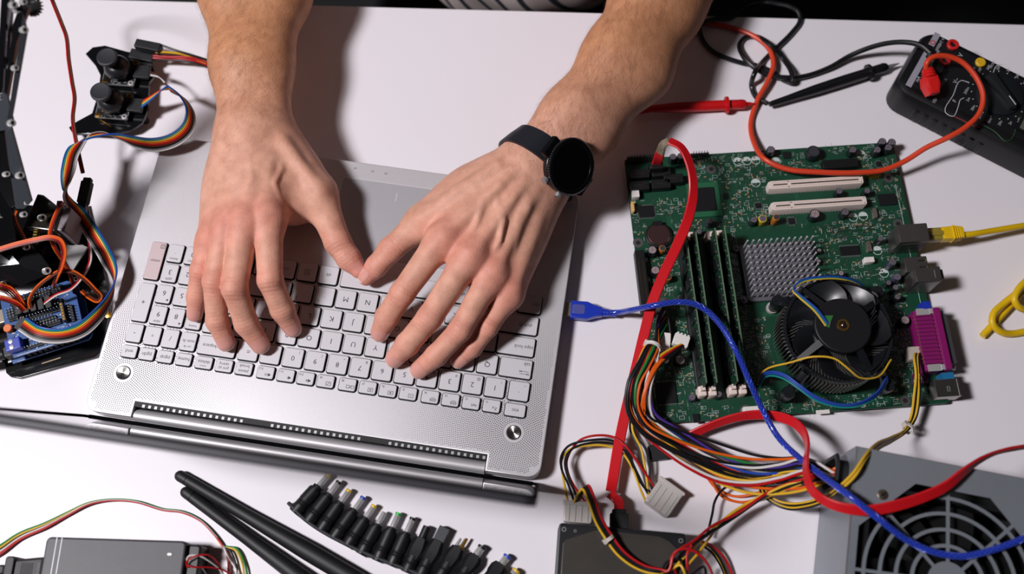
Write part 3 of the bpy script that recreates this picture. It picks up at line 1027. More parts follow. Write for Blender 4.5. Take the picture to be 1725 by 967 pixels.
# fingernails: small curved plates lying on the finger ends
nailm = mat('fingernail', (214, 154, 142), 0.3, coat=0.4)
nailt = mat('nail_edge', (238, 216, 202), 0.35)
def project(H, p, it=6):
    for _ in range(it):
        d0 = H.field(p)
        g = np.stack([H.field(p + np.eye(3)[k] * 5e-4) - d0 for k in range(3)], 1)
        g /= np.maximum(np.linalg.norm(g, axis=1, keepdims=True), 1e-9)
        p = p - g * d0[:, None]
    return p, g
for H, thumb_up in ((HR, (0.55, 0.25, 0.8)), (HL, (-0.45, 0.2, 0.85))):
    for nm, ch in H.J.items():
        tip, r = ch[-1]
        ax = unit(tip - ch[-2][0])
        up = np.array(thumb_up) if nm == 'thumb' else H.up
        up = unit(up - ax * (up @ ax))
        sd = np.cross(ax, up)
        nl, nw = r * 1.75, r * 0.80
        g = []
        NX, NY = 9, 8
        for i in range(NX):
            s = i / (NX - 1)
            wd = nw * (1.0 - 0.25 * max(0, (s - 0.7) / 0.3) ** 2) * (0.86 + 0.14 * min(1, s / 0.25))
            for j in range(NY):
                t_ = j / (NY - 1) * 2 - 1
                l = -r * 0.85 + nl * s - (1 - s) * 0 + (0.16 * r * (1 - t_ * t_) if s > 0.8 else 0) - (0.18 * r * (1 - t_ * t_) if s < 0.2 else 0)
                g.append(tip + ax * l + sd * (t_ * wd) + up * r * (0.95 - 0.35 * t_ * t_))
        pp, gg = project(H, np.array(g))
        s_ = np.repeat(np.linspace(0, 1, NX), NY)
        pp = pp + gg * (0.00022 + 0.0006 * np.clip(s_ - 0.75, 0, 1))[:, None]
        b = MB()
        b.raw(pp, [(i*NY + j, i*NY + j + 1, (i+1)*NY + j + 1, (i+1)*NY + j) for i in range(NX - 1) for j in range(NY - 1)])
        b.m = [1 if k // (NY - 1) >= NX - 2 else 0 for k in range(len(b.f))]
        b.build('fingernail', [nailm, nailt], person, angle=80)

# hair on the forearms and the backs of the hands: too fine to count
hair = MB()
hv, hf = [], []
for H, arm_dir, cnt in ((HR, unit(P(430, 220, .06) - P(428, -60, .06)), 4600), (HL, unit(P(905, 290, .06) - P(1090, 10, .06)), 4600)):
    v = H.v
    g0 = H.field(v)
    idx = RNG.permutation(len(v))
    cen = P(430, 215, .06) if H is HR else P(905, 290, .06)
    n_ = 0
    gr = np.stack([H.field(v + np.eye(3)[k] * 5e-4) - g0 for k in range(3)], 1)
    gr /= np.maximum(np.linalg.norm(gr, axis=1, keepdims=True), 1e-9)
    for i in idx:
        s = (v[i] - cen) @ arm_dir
        if s > 0.045 or gr[i][2] < -0.35: continue
        pr = 1.0 if s < 0.0 else 0.5 * (1 - s / 0.045)
        if RNG.random() > pr: continue
        n = gr[i]
        side = np.array([-1.0, 0, 0]) if H is HR else unit(np.array([0.3, -0.9, 0]))
        d = unit(arm_dir * 0.8 + side * (0.5 + 0.4 * RNG.standard_normal()) + 0.25 * RNG.standard_normal(3))
        d = unit(d - n * (d @ n))
        L_ = (0.0075 + 0.006 * RNG.random()) * (0.6 if s > 0 else 1)
        w = unit(np.cross(d, n)) * 0.000036
        q = [v[i], v[i] + d * L_ * .4 + n * L_ * .14, v[i] + d * L_ * .75 + n * L_ * .20, v[i] + d * L_ + n * L_ * .16]
        k = len(hv)
        for a, ww in zip(q, (1, .9, .7, .25)):
            hv += [a - w * ww, a + w * ww]
        hf += [(k + 2*a, k + 2*a + 1, k + 2*a + 3, k + 2*a + 2) for a in range(3)]
        n_ += 1
        if n_ >= cnt: break
hair.raw(hv, hf)
stuff(hair.build('arm_hair', mat('arm_hair', (112, 72, 46), 0.5), person, smooth=False))

# shirt, trousers, hair of the head
def shirt(p):
    d = smin(ellip(p, (0.01, .520, .20), (.185, .110, .235)), ellip(p, (0.01, .540, -.06), (.165, .125, .22)), .06)
    d = smin(d, ellip(p, (0.01, .430, -.04), (.13, .10, .12)), .06)
    d = smin(d, cone(p, SHR + (.02, 0, 0), SHR + (ELR - SHR) * .55, .068, .066), .05)
    d = smin(d, cone(p, SHL - (.02, 0, 0), SHL + (ELL - SHL) * .55, .068, .066), .05)
    d = smin(d, cone(p, SHR, SHL, .066, .066), .05)
    fold = np.sin(p[:, 0] * 60 + p[:, 2] * 45) * np.sin(p[:, 0] * 22 - p[:, 2] * 30) * 0.004
    d = d + fold
    return np.maximum(d, -(cone(p, (0.012, .46, .395), (0.012, .42, .60), .066, .10)))
v, F = nets(shirt, (-0.36, 0.30, -0.32), (0.36, 0.70, 0.46), 0.007)
sm = bpy.data.materials.new('striped_cotton')
sm.use_nodes = True
nt = sm.node_tree
b_ = nt.nodes['Principled BSDF']
tc = nt.nodes.new('ShaderNodeTexCoord'); mp = nt.nodes.new('ShaderNodeMapping'); mp.inputs['Rotation'].default_value = (0.2, 0.5, 0.4)
wv = nt.nodes.new('ShaderNodeTexWave'); wv.inputs['Scale'].default_value = 14; wv.inputs['Distortion'].default_value = 2.2; wv.inputs['Detail'].default_value = 1
rp = nt.nodes.new('ShaderNodeValToRGB')
rp.color_ramp.elements[0].position = 0.10; rp.color_ramp.elements[0].color = (*lin((34, 40, 52)), 1)
rp.color_ramp.elements[1].position = 0.22; rp.color_ramp.elements[1].color = (*lin((196, 182, 180)), 1)
nt.links.new(tc.outputs['Object'], mp.inputs[0]); nt.links.new(mp.outputs[0], wv.inputs['Vector']); nt.links.new(wv.outputs['Fac'], rp.inputs[0]); nt.links.new(rp.outputs[0], b_.inputs['Base Color'])
b_.inputs['Roughness'].default_value = 0.85
def child_mesh(name, v, F, m):
    o = bpy.data.objects.new(name, np_mesh(name, v, F, m, None, pel))
    COL.objects.link(o)
    o.parent = person
    return o
child_mesh('shirt', v, F, sm)
KNR, KNL = np.array([-.14, .22, -.22]), np.array([.16, .22, -.22])
def trousers(p):
    d = ellip(p, (0.01, .56, -.24), (.17, .14, .12))
    for s, k_ in ((-1, KNR), (1, KNL)):
        d = smin(d, cone(p, (0.01 + s * .085, .54, -.255), k_, .085, .066), .05)
        d = smin(d, cone(p, k_, k_ + (0, .05, -.44), .062, .05), .03)
    return d
v, F = nets(trousers, (-0.32, 0.08, -0.72), (0.34, 0.74, -0.1), 0.013)
child_mesh('trousers', v, F, mat('dark_denim', (28, 32, 42), 0.85, var=0.2, scale=300))
for k_ in (KNR, KNL):
    b = MB(fr((k_[0], k_[1] + .01, -.74), 0))
    b.slab(rrect(.09, .25, .04, 4), 0.0, 0.022, 0.003)
    b.mat(0).ball((0, -.03, .02), .043, 16, (1, 2.1, 1.25), True)
    b.lathe([(.044, .03), (.048, .085)], 16, (0, .055, 0))
    b.build('shoe', mat('shoe_black', (20, 20, 22), 0.55), person)
def cap(p):
    d = ellip(p, HC + (0, .026, .038), (.083, .096, .102))
    d = d + 0.002 * np.sin(p[:, 0] * 210) * np.sin(p[:, 1] * 190 + p[:, 2] * 90)
    return np.maximum(d, -ellip(p, HC + (0, -.10, -.035), (.085, .09, .105)))
v, F = nets(cap, HC - 0.13, HC + 0.17, 0.006)
child_mesh('head_hair', v, F, mat('brown_hair', (52, 36, 26), 0.6, var=0.3, scale=200))
for s in (-1, 1):
    b = MB()
    b.ball(HC + (s * .031, -.0775, -.003), .0115, 14)
    b.mat(1).ball(HC + (s * .031, -.0855, -.004), .0045, 10)
    b.build('eye', [mat('eye_white', (226, 222, 218), 0.25), mat('iris', (60, 44, 34), 0.2)], person)
# the stool that carries the person
st = thing('stool', 'dark padded stool under the seated person', 'stool', (0.01, .60, -.74))
b = MB(); b.slab(circle(.19, 28, (0.01, .60)), -.42, -.362, .012); b.build('seat', mat('stool_pad', (28, 28, 30), 0.7), st)
b = MB(); b.cyl((0.01, .60, -.73), (0.01, .60, -.419), .025, 14); b.build('post', STEEL, st)
b = MB(); b.lathe([(.20, -.74), (.20, -.73), (.03, -.715)], 28, (0.01, .60, 0)); b.build('foot', BLACK, st)
# ------------------------------------------------------------ the motherboard
BY = math.radians(4.1)
ZB = 0.0076
BC = np.array([0.2342, 0.0140, 0.0])
def bl(p):
    q = (np.asarray(p) - BC) @ rotz(BY)
    return q[0], q[1]
pcb = mat('board_green', (17, 66, 46), 0.42, var=0.18, scale=45, coat=0.15)
pcb_l = mat('trace_green', (30, 92, 62), 0.5)
silk = mat('silkscreen', (190, 200, 198), 0.6)
tin = mat('solder_tin', (170, 172, 174), 0.35, 0.8)
smdt = mat('tan_component', (150, 128, 100), 0.5)
chipm = mat('chip_black', (20, 22, 25), 0.38, bump=0.05, bscale=1500)
slotm = mat('slot_ivory', (222, 206, 198), 0.5)
mb_ = thing('motherboard', 'green circuit board with fan, heatsink and connectors, lying right of the laptop', 'circuit board', BC)
BF = fr(BC, BY)
b = MB(BF)
b.slab(rrect(0.2475, 0.2445, 0.002, 2), 0.0060, ZB, 0.0001)
b.build('board', pcb, mb_)
# solder feet under the board: what it rests on
b = MB(BF)
for x in (-0.115, -0.06, 0.0, 0.06, 0.115):
    for y in (-0.113, -0.05, 0.02, 0.08, 0.113):
        b.cyl((x, y, 0), (x, y, 0.0061), 0.0012, 6)
stuff(b.build('solder_pins', tin, mb_))

def on(px, py, z=ZB):
    return fr(P(px, py, z) - np.array([0, 0, z]), BY)

KEEP = []      # rectangles on the board that small parts stay out of
def keep(px0, py0, px1, py1):
    a, c = bl(P(px0, py0, ZB)), bl(P(px1, py1, ZB))
    KEEP.append((min(a[0], c[0]) - .001, min(a[1], c[1]) - .001, max(a[0], c[0]) + .001, max(a[1], c[1]) + .001))

# PCI slots
for (px, py) in ((1375.5, 306.8), (1380.7, 342.2)):
    b = MB(on(px, py, ZB + .0112))
    z1 = ZB + .0112
    b.mat(0).slab(np.array([(-.0428, -.0030), (-.0405, -.0039), (.0412, -.0039), (.0420, -.0028), (.0420, .0028), (.0412, .0039), (-.0405, .0039), (-.0428, .0030)]), ZB, z1, 0.0003)
    b.mat(1)
    b.box((-.0325, 0, z1), (.0128, .0012, .0002)); b.box((.0075, 0, z1), (.0605, .0012, .0002))
    b.mat(2)
    for i in range(60):
        x = -.0395 + i * .00131
        for s in (-1, 1):
            b.box((x, s * .0021, z1 + .00002), (.00035, .0012, .0001))
    b.mat(1)
    for x in (-.0252, .0400):
        for s in (-1, 1): b.box((x, s * .0026, z1 + .00004), (.0009, .0009, .0001))
    b.mat(3)
    for i in range(30):
        b.box((-.038 + i * .0026, -.0043, ZB + .0006), (.0007, .0011, .0012))
    b.build('expansion_slot', [slotm, mat('slot_dark', (48, 36, 32), 0.8), mat('slot_contact', (176, 150, 136), 0.6), tin], mb_)
keep(1290, 300, 1470, 330); keep(1292, 335, 1472, 368)

# chipset heatsink with pins
HS = P(1313, 456, ZB + .004)
hf = fr(HS * (1, 1, 0), BY)
hs = MB(hf)
hs.slab(rrect(.0640, .0530, .004, 3), ZB + .0015, ZB + .0045, .0005)
for sx, sy in ((-1, 1), (1, -1), (-1, -1)):
    hs.slab(circle(.0034, 14, (sx * .034, sy * .024)), ZB + .0018, ZB + .0036)
    hs.cyl((sx * .034, sy * .024, ZB), (sx * .034, sy * .024, ZB + .0055), .0014, 10)
ho = hs.build('chipset_heatsink', mat('cast_aluminium', (112, 112, 118), 0.45, 0.5), mb_)
pn = MB(hf)
for i in range(12):
    for j in range(10):
        x, y = -.0285 + i * .00518, -.0228 + j * .00507
        pn.box((x, y, ZB + .0135), (.0011, .0013, .0185))
po = pn.build('heatsink_pins', mat('pin_aluminium', (206, 206, 212), 0.35, 0.3), ho)
stuff(po)
keep(1240, 390, 1395, 525)

# memory slots and modules
slot_b = mat('memory_slot_black', (24, 26, 29), 0.5)
ramg = mat('module_green', (18, 56, 38), 0.45)
edge_l = mat('module_edge', (86, 112, 84), 0.5)
L0, L1 = P(1182, 668, ZB), P(1152, 398, ZB)
slen = np.linalg.norm(L1 - L0)
for k, (xb, yb) in enumerate(((1182, 668.6), (1199, 668), (1233, 666), (1249.5, 665))):
    p0 = P(xb, yb, ZB + .006)
    f = fr(p0 * (1, 1, 0), BY)
    b = MB(f)
    b.box((0, slen / 2, ZB + .004), (.0062, slen - .012, .008), .0006)
    b.build('memory_slot', slot_b, mb_)
    for y in (0.0035, slen - .0035):
        c = MB(f)
        c.slab(rrect(.0066, .0085, .001, 2), ZB, ZB + .013, .0008, c=(0, y))
        c.box((0, y + (.0012 if y < .05 else -.0012), ZB + .0155), (.0030, .004, .006))
        c.build('slot_latch', slotm, mb_)
    m = MB(f)
    h0, h1 = ZB + .004, ZB + .033
    m.mat(0).box((0, slen / 2, (h0 + h1) / 2), (.00125, slen - .010, h1 - h0))
    m.mat(1).box((0, slen / 2, h1), (.00128, slen - .0104, .0003))
    for i in range(8):
        y = .012 + (slen - .024) * (i + .5) / 8
        m.mat(2).box((-.0013, y, ZB + .018), (.0014, .0105, .0135))
    for i in range(22):
        y = .009 + (slen - .018) * (i + RNG.random() * .5) / 22
        m.mat(3).box((-.0009, y, h1 - .0022 - .003 * (i % 2)), (.0007, .0012, .0008))
    for i in range(14):
        y = .009 + (slen - .018) * (i + RNG.random() * .5) / 14
        m.mat(3).box((0, y, h1 + .0001), (.0011, .0016, .0003))
    m.build('memory_module', [ramg, edge_l, chipm, tin], mb_)
keep(1148, 390, 1265, 680)

# coin cell in its holder
f = on(1110, 395, ZB + .005)
b = MB(f); b.slab(circle(.0118, 28), ZB, ZB + .0042, .0006); b.box((0, .0105, ZB + .003), (.008, .004, .006))
h_ = b.build('battery_holder', BLACK, mb_)
b = MB(f); b.lathe([(.0100, ZB + .0035), (.0100, ZB + .0048), (.0094, ZB + .0053)], 32)
b.build('coin_cell', mat('coin_cell_steel', (126, 96, 96), 0.3, 0.9), h_)
keep(1088, 372, 1134, 418)

def block(name, m, px, py, w, h, zt, bev=.0004, zr=None):
    b = MB(on(px, py, zt if zr is None else zr))
    b.slab(rrect(w, h, .0006, 2), ZB, zt, bev)
    return b.build(name, m, mb_)

# flat chips with legs
def chip(px, py, w, h, t=.0016, legs=True, sides=(1, 1, 1, 1), sub=False):
    f = on(px, py)
    b = MB(f)
    if sub:
        b.mat(2).box((0, 0, ZB + .0006), (w * 1.45, h * 1.45, .0012))
    b.mat(0).slab(rrect(w, h, .0006, 1), ZB + .0002, ZB + t, .0003)
    if legs:
        b.mat(1)
        n = int(w / .0013)
        for i in range(n):
            x = -w / 2 + w * (i + .5) / n
            for s in (-1, 1):
                if sides[0]: b.box((x, s * (h / 2 + .0007), ZB + .0003), (.0006, .0016, .0006))
        n = int(h / .0013)
        for i in range(n):
            y = -h / 2 + h * (i + .5) / n
            for s in (-1, 1):
                if sides[2]: b.box((s * (w / 2 + .0007), y, ZB + .0003), (.0016, .0006, .0006))
    b.build('chip', [chipm, tin, pcb_l], mb_)
    q = w / .0005 / 2 * 1.25; r_ = h / .0005 / 2 * 1.25
    keep(px - q, py - r_, px + q, py + r_)
chip(1186, 337, .0200, .0230, .0022, False, sub=True)
chip(1088, 357, .0140, .0110)
chip(1123, 662, .0155, .0185, sides=(1, 1, 0, 0))
chip(1494, 337, .0160, .0110, legs=False)
chip(1431, 423, .0175, .0085, sides=(1, 1, 0, 0))
chip(1222, 331, .0045, .0055, .0014, False)
chip(1480, 277, .0050, .0050, .0012)
chip(1333, 373, .0060, .0060, .0012)
chip(1277, 347, .0055, .0048, .0012)
chip(1325, 262, .0070, .0070, .0012, False)
chip(1172, 705, .0060, .0075, .0014, False)

# electrolytic capacitors: body, sleeve, top
def cap_meshes(r, h, sleeve, top):
    b = MB()
    b.mat(0).lathe([(r * .86, 0), (r, r * .25), (r, h - .0003), (r * .9, h)], 16)
    b.mat(1).lathe([(r * .82, h - .0001), (r * .82, h + .00012)], 16)
    b.mat(2).box((0, 0, h + .00014), (r * 1.2, .00022, .0001)); b.box((0, 0, h + .00014), (.00022, r * 1.2, .0001))
    return b.mesh('capacitor', [sleeve, top, mat('cap_cross', (70, 68, 74), 0.5)])
s_blk = mat('cap_sleeve_black', (24, 26, 34), 0.3); s_pur = mat('cap_sleeve_grey', (66, 62, 84), 0.3); s_yel = mat('cap_sleeve_yellow', (206, 178, 30), 0.4); s_org = mat('cap_sleeve_orange', (196, 116, 34), 0.35)
t_sil = mat('cap_top', (150, 142, 154), 0.35, 0.7); t_pink = mat('cap_top_pale', (184, 166, 170), 0.4, 0.5); t_dark = mat('cap_top_dark', (52, 54, 60), 0.4)
CAPM = {}
def capacitor(px, py, d=8, h=.011, sl=None, tp=None, at_top=True):
    sl, tp = sl or s_blk, tp or t_sil
    k = (d, h, sl.name, tp.name)
    if k not in CAPM: CAPM[k] = cap_meshes(d * .0005, h, sl, tp)
    p = P(px, py, ZB + h if at_top else ZB)
    place(CAPM[k], 'capacitor', mb_, (p[0], p[1], ZB), RNG.random() * 3)
    q = d * .6 / .5
    c = bl(p); KEEP.append((c[0] - d * .0006, c[1] - d * .0006, c[0] + d * .0006, c[1] + d * .0006))
for q in ((1487, 238, 7), (1503, 239, 7), (1497, 248, 7), (1478, 252, 7), (1299, 252, 7.5), (1371, 255, 12, .011, s_blk, t_dark), (1437, 252, 7), (1134, 264, 6.5), (1147, 263, 6.5),
          (1196, 372, 6, .011, s_pur), (1270, 370, 6.5, .010), (1285, 368, 7.5, .010, s_yel), (1308, 366, 6, .013, s_org, t_dark), (1373, 360, 9, .011, s_blk, t_pink), (1424, 357, 7), (1414, 322, 6), (1461, 321, 6),
          (1099, 421, 8, .011, s_blk, t_pink), (1116, 418, 6, .010, s_org, t_dark), (1104, 455, 8, .011, s_blk, t_pink), (1126, 466, 6, .010, s_org, t_dark), (1178, 390, 5.5, .010), (1166, 669, 6, .008, s_pur), (1211, 664, 6, .010),
          (1424, 356, 6), (1483, 402, 5), (1504, 441, 6.5, .014, s_pur), (1512, 466, 6.5, .014, s_pur), (1497, 476, 5), (1525, 539, 8, .012, s_blk, t_pink), (1512, 500, 5.5), (1509, 484, 5.5), (1548, 640, 9, .010, s_pur, t_pink), (1417, 460, 5, .010, s_blk, t_pink), (1380, 422, 4, .006, s_blk, t_pink), (1379, 440, 4, .006, s_blk, t_pink), (1146, 606, 9, .008, s_blk, t_pink)):
    capacitor(*q)
# empty capacitor places: white rings with a half fill
b = MB()
for (px, py) in ((1243, 272), (1258, 271), (1273, 270), (1307, 272), (1273, 308), (1450, 260), (1478, 422), (1489, 460), (1454, 364), (1437, 366), (1287, 264)):
    f = on(px, py)
    b.at(f)
    b.ring(circle(.0042, 20), circle(.0037, 20), ZB, ZB + .0001)
    a = np.linspace(0, pi, 10)
    b.slab(np.stack([.0036 * np.cos(a), .0036 * np.sin(a)], 1), ZB, ZB + .00009)
stuff(b.build('capacitor_outlines', silk, mb_))

# black headers, SATA ports, drive connector
def header(name, px, py, w, h, zt, holes=None, m=None, zr=None):
    o = block(name, m or BLACK, px, py, w, h, zt, .0004, zr)
    if holes:
        nx, ny = holes
        b = MB(on(px, py, zt if zr is None else zr))
        for i in range(nx):
            for j in range(ny):
                b.box((-w * .42 + w * .84 * (i + .5) / nx, -h * .32 + h * .64 * (j + .5) / ny, zt), (.0007, .0007, .0010))
        stuff(b.build('pins', mat('pin_brass', (150, 120, 60), 0.35, 0.9), o))
    return o
header('drive_connector', 1083, 472, .0085, .0560, ZB + .009, (2, 20))
header('video_header', 1416, 275, .0320, .0085, ZB + .007)
for (px, py) in ((1078, 292), (1078, 312), (1114, 289), (1114, 309), (1135, 300)):
    o = header('data_port', px, py, .0170, .0085, ZB + .0085)
    b = MB(on(px, py, ZB + .0085)); b.box((0, 0, ZB + .0085), (.011, .0014, .0003)); b.box((.005, .0012, ZB + .0085), (.0014, .0024, .0003))
    b.build('port_tongue', mat('port_dark', (8, 8, 9), 0.8), o)
keep(1050, 268, 1165, 330); keep(1068, 420, 1100, 535); keep(1385, 262, 1450, 288)
b = MB(on(1100, 270)); 
for i in range(11):
    for j in range(2):
        b.box((-.022 + i * .0025, j * .0025, ZB + .0045), (.0006, .0006, .009))
b.mat(1); b.box((-.0095, .00125, ZB + .0012), (.028, .0055, .0024))
stuff(b.build('header_pins', [tin, BLACK], mb_))
b = MB(on(1181, 262))
for i in range(6):
    b.box((-.008 + i * .0025, 0, ZB + .0045), (.0006, .0006, .009))
b.mat(1); b.box((-.0015, 0, ZB + .0012), (.017, .003, .0024))
stuff(b.build('header_pins', [tin, BLACK], mb_))
b = MB(on(1471, 297)); b.slab(rrect(.010, .0048, .0004, 1), ZB, ZB + .006, .0003)
b.build('pin_header', mat('header_yellow', (206, 178, 40), 0.5), mb_)
for (px, py, w, h, t) in ((1071, 326, .0066, .0066, .007), (1465, 437, .0085, .0050, .007), (1268, 690, .0150, .0060, .006)):
    o = header('fan_header', px, py, w, h, ZB + t, None, WHITEP)
    keep(px - 12, py - 10, px + 12, py + 10)
b = MB(on(1065, 352)); b.slab(rrect(.0028, .0100, .001, 2), ZB, ZB + .006, .0005); b.box((.001, .002, ZB + .008), (.0014, .0014, .004)); b.build('jumper', mat('jumper_tan', (206, 168, 110), 0.5), mb_)
for (px, py) in ((1472, 361), (1462, 417)):
    b = MB(on(px, py)); b.slab(rrect(.0044, .0105, .0022, 4), ZB, ZB + .0036, .0005); b.build('crystal', mat('crystal_can', (176, 168, 160), 0.25, 0.9), mb_)
    keep(px - 6, py - 13, px + 6, py + 13)
# ringed mounting holes
for (px, py) in ((1198, 285), (1075, 409), (1497, 300), (1513, 377), (1525, 675), (1256, 691)):
    b = MB(on(px, py)); b.ring(circle(.0046, 24), circle(.0020, 24), ZB, ZB + .00012); b.mat(1).slab(circle(.0021, 16), ZB, ZB + .0001)
    b.build('mounting_hole', [mat('hole_ring', (128, 126, 128), 0.4, 0.8), mat('hole_black', (16, 16, 17), 0.8)], mb_)
    keep(px - 10, py - 10, px + 10, py + 10)

# rear connectors
metal = mat('connector_shell', (128, 124, 122), 0.34, 0.9, var=0.08)
def rear(name, px, py, w, d, zt, m=metal, z0=ZB):
    b = MB(on(px, py, zt))
    b.slab(rrect(w, d, .0006, 1), z0, zt, .0005)
    return b.build(name, m, mb_), on(px, py, zt)
ln, lf = rear('network_port', 1539, 392, .0262, .0166, ZB + .0275)
b = MB(lf); b.box((.01315, -.0002, ZB + .0185), (.0004, .0120, .0130)); b.build('port_opening', mat('port_dark', (8, 8, 9), 0.8), ln)
b = MB(lf); b.box((0, -.0084, ZB + .017), (.020, .0006, .012)); b.build('side_window', mat('shell_grey', (92, 92, 96), 0.4, 0.6), ln)
u1, uf = rear('usb_port', 1544, 445, .0200, .0140, ZB + .0150)
b = MB(uf)
for y in (-.003, .003): b.box((.0050, y, ZB + .0151), (.006, .0014, .0004))
b.build('spring_slot', mat('port_dark', (8, 8, 9), 0.8), u1)
b = MB(uf)
for y in (-.0034, .0026): b.box((.0085, y, ZB + .0153), (.0014, .0016, .0004))
b.build('spring_tip', mat('spring_brass', (216, 186, 120), 0.3, 0.9), u1)
u2, uf = rear('video_port', 1564, 462, .0220, .0128, ZB + .0300)
b = MB(uf); b.box((.0055, .0000, ZB + .0302), (.0004, .0070, .0003)); b.build('seam', mat('seam_light', (206, 204, 204), 0.3, 0.8), u2)
b = MB(uf); b.slab(rrect(.003, .009, .001, 2), ZB + .014, ZB + .0285, .001, c=(.0122, 0)); b.build('collar', BLACK, u2)
b = MB(uf); b.box((0.001, -.0062, ZB + .014), (.018, .0006, .026)); b.build('side_plate', mat('shell_pale', (150, 146, 146), 0.4, 0.7), u2)
# parallel port: magenta body with a metal D shell
mag = mat('port_magenta', (128, 20, 96), 0.4)
pf = on(1573, 571, ZB + .0180)
b = MB(pf)
b.slab(rrect(.0150, .0530, .001, 1), ZB, ZB + .0165, .0006, c=(-.004, 0))
b.slab(rrect(.0060, .0540, .001, 1), ZB + .001, ZB + .0195, .0006, c=(.0070, 0))
pp_ = b.build('parallel_port', mag, mb_)
b = MB(pf)
for i in range(13):
    y = -.0205 + i * .00342
    b.mat(0).box((-.0035, y, ZB + .0167), (.0150, .0011, .0008))
    b.mat(1).box((-.0118, y + .0012, ZB + .0158), (.0014, .0010, .0020))
    b.mat(1).box((.0042, y + .0012, ZB + .0170), (.0010, .0010, .0006))
b.build('contact_row', [mat('magenta_dark', (96, 12, 72), 0.5), mat('spring_brass', (216, 186, 120), 0.3, 0.9)], pp_)
b = MB(pf)
sh = np.array([(-.019, -.0045), (.019, -.0045), (.0215, .0045), (-.0215, .0045)])
v = [];
for x in (.0098, .0165):
    for (y, z) in sh: v.append((x, y, ZB + .0105 + z))
b.raw(v, [(0, 1, 5, 4), (1, 2, 6, 5), (2, 3, 7, 6), (3, 0, 4, 7), (4, 5, 6, 7), (3, 2, 1, 0)])
b.build('metal_shell', mat('shell_grey', (92, 92, 96), 0.4, 0.6), pp_)
for s in (-1, 1):
    b = MB(pf); b.box((-.004, s * .0245, ZB + .0172), (.0110, .0058, .0014)); b.box((.0035, s * .0245, ZB + .0175), (.004, .0045, .0018))
    b.build('bracket', CHROME, pp_)
    b = MB(pf); b.cyl((.0100, s * .0245, ZB + .0120), (.0150, s * .0245, ZB + .0120), .0022, 6); b.build('screw_post', STEEL, pp_)
b = MB(pf); b.box((.000, .0300, ZB + .0120), (.0065, .0065, .012)); b.build('stacked_port', mat('port_blue', (24, 48, 170), 0.45), mb_)
b = MB(pf); b.box((.008, -.0320, ZB + .006), (.010, .0080, .012)); b.build('stacked_port', mat('port_teal', (28, 104, 150), 0.45), mb_)
b = MB(pf); b.box((-.013, -.0300, ZB + .004), (.010, .0085, .008)); b.build('stacked_port', mat('magenta_dark', (96, 12, 72), 0.5), mb_)
ps, sf = rear('keyboard_port', 1597, 653, .0215, .0150, ZB + .0145, mat('shell_bright', (156, 152, 148), 0.26, 0.95))
b = MB(sf)
b.box((.0085, 0, ZB + .0147), (.0004, .0148, .0003)); b.box((.0004, .001, ZB + .0147), (.0024, .0006, .0002)); b.box((.0004, -.003, ZB + .0147), (.0024, .0006, .0002)); b.box((-.0006, -.001, ZB + .0147), (.0004, .0044, .0002)); b.box((.0014, -.001, ZB + .0147), (.0004, .0044, .0002))
b.build('seam', mat('seam_light', (206, 204, 204), 0.3, 0.8), ps)
cp = header('processor_power_socket', 1545, 594, .0135, .0110, ZB + .012, None, mat('socket_ivory', (176, 168, 160), 0.5))
ap = header('board_power_socket', 1119, 548, .0100, .0500, ZB + .011, (2, 10), mat('socket_dark', (70, 66, 64), 0.5))
keep(1500, 370, 1650, 700); keep(1105, 500, 1140, 610)

# processor cooler: radial fin drum, frame, seven blades, hub, four arms, four push pins
CC = P(1419, 549, .056)
cf = fr(CC * (1, 1, 0), BY)
ck = MB(cf)
ck.lathe([(.016, ZB + .004), (.0185, ZB + .006), (.0185, .044), (.016, .046)], 32)
cooler = ck.build('processor_cooler', mat('cooler_core', (70, 70, 74), 0.4, 0.8), mb_)
b = MB(cf)
NF = 92
for i in range(NF):
    a = 2 * pi * i / NF
    da = 0.34
    q = []
    for (r, dd) in ((.017, 0), (.030, da * .35), (.0462, da)):
        q.append((r * cos(a + dd), r * sin(a + dd)))
    for (p0, p1) in zip(q[:-1], q[1:]):
        w = .0004
        d = unit(np.array([p1[0] - p0[0], p1[1] - p0[1], 0])); n_ = np.array([-d[1], d[0], 0]) * w
        P0, P1 = np.array([*p0, 0]), np.array([*p1, 0])
        v = [P0 - n_ + (0, 0, .013), P1 - n_ + (0, 0, .013), P1 + n_ + (0, 0, .013), P0 + n_ + (0, 0, .013), P0 - n_ + (0, 0, .040), P1 - n_ + (0, 0, .040), P1 + n_ + (0, 0, .040), P0 + n_ + (0, 0, .040)]
        b.raw(v, [(0, 1, 5, 4), (1, 2, 6, 5), (2, 3, 7, 6), (3, 0, 4, 7), (4, 5, 6, 7), (3, 2, 1, 0)])
stuff(b.build('cooling_fins', mat('fin_aluminium', (150, 148, 146), 0.36, 0.9), cooler))
blackf = mat('fan_black', (24, 26, 30), 0.34)
b = MB(cf)
oo, ii = circle(.0446, 48), circle(.0424, 48)
b.ring(oo, ii, .0395, .0450)
for a in (.55, 2.15, 3.7, 5.2):
    d = np.array([cos(a), sin(a), 0]); n_ = np.array([-sin(a), cos(a), 0])
    v = []
    for (r, w, z0, z1) in ((.0185, .0030, .0545, .0572), (.0440, .0022, .0420, .0465)):
        for (s, z) in ((-1, z0), (1, z0), (1, z1), (-1, z1)):
            v.append(d * r + n_ * w * s + np.array([0, 0, z]))
    b.raw(v, [(0, 1, 5, 4), (1, 2, 6, 5), (2, 3, 7, 6), (3, 0, 4, 7), (4, 5, 6, 7), (3, 2, 1, 0)])
    for i in range(26):
        pass
b.build('fan_frame', blackf, cooler)
b = MB(cf)
for i in range(72):
    a = 2 * pi * i / 72
    b.box((.0435 * cos(a), .0435 * sin(a), .0432), (.0016, .0016, .0050))
stuff(b.build('frame_teeth', blackf, cooler))
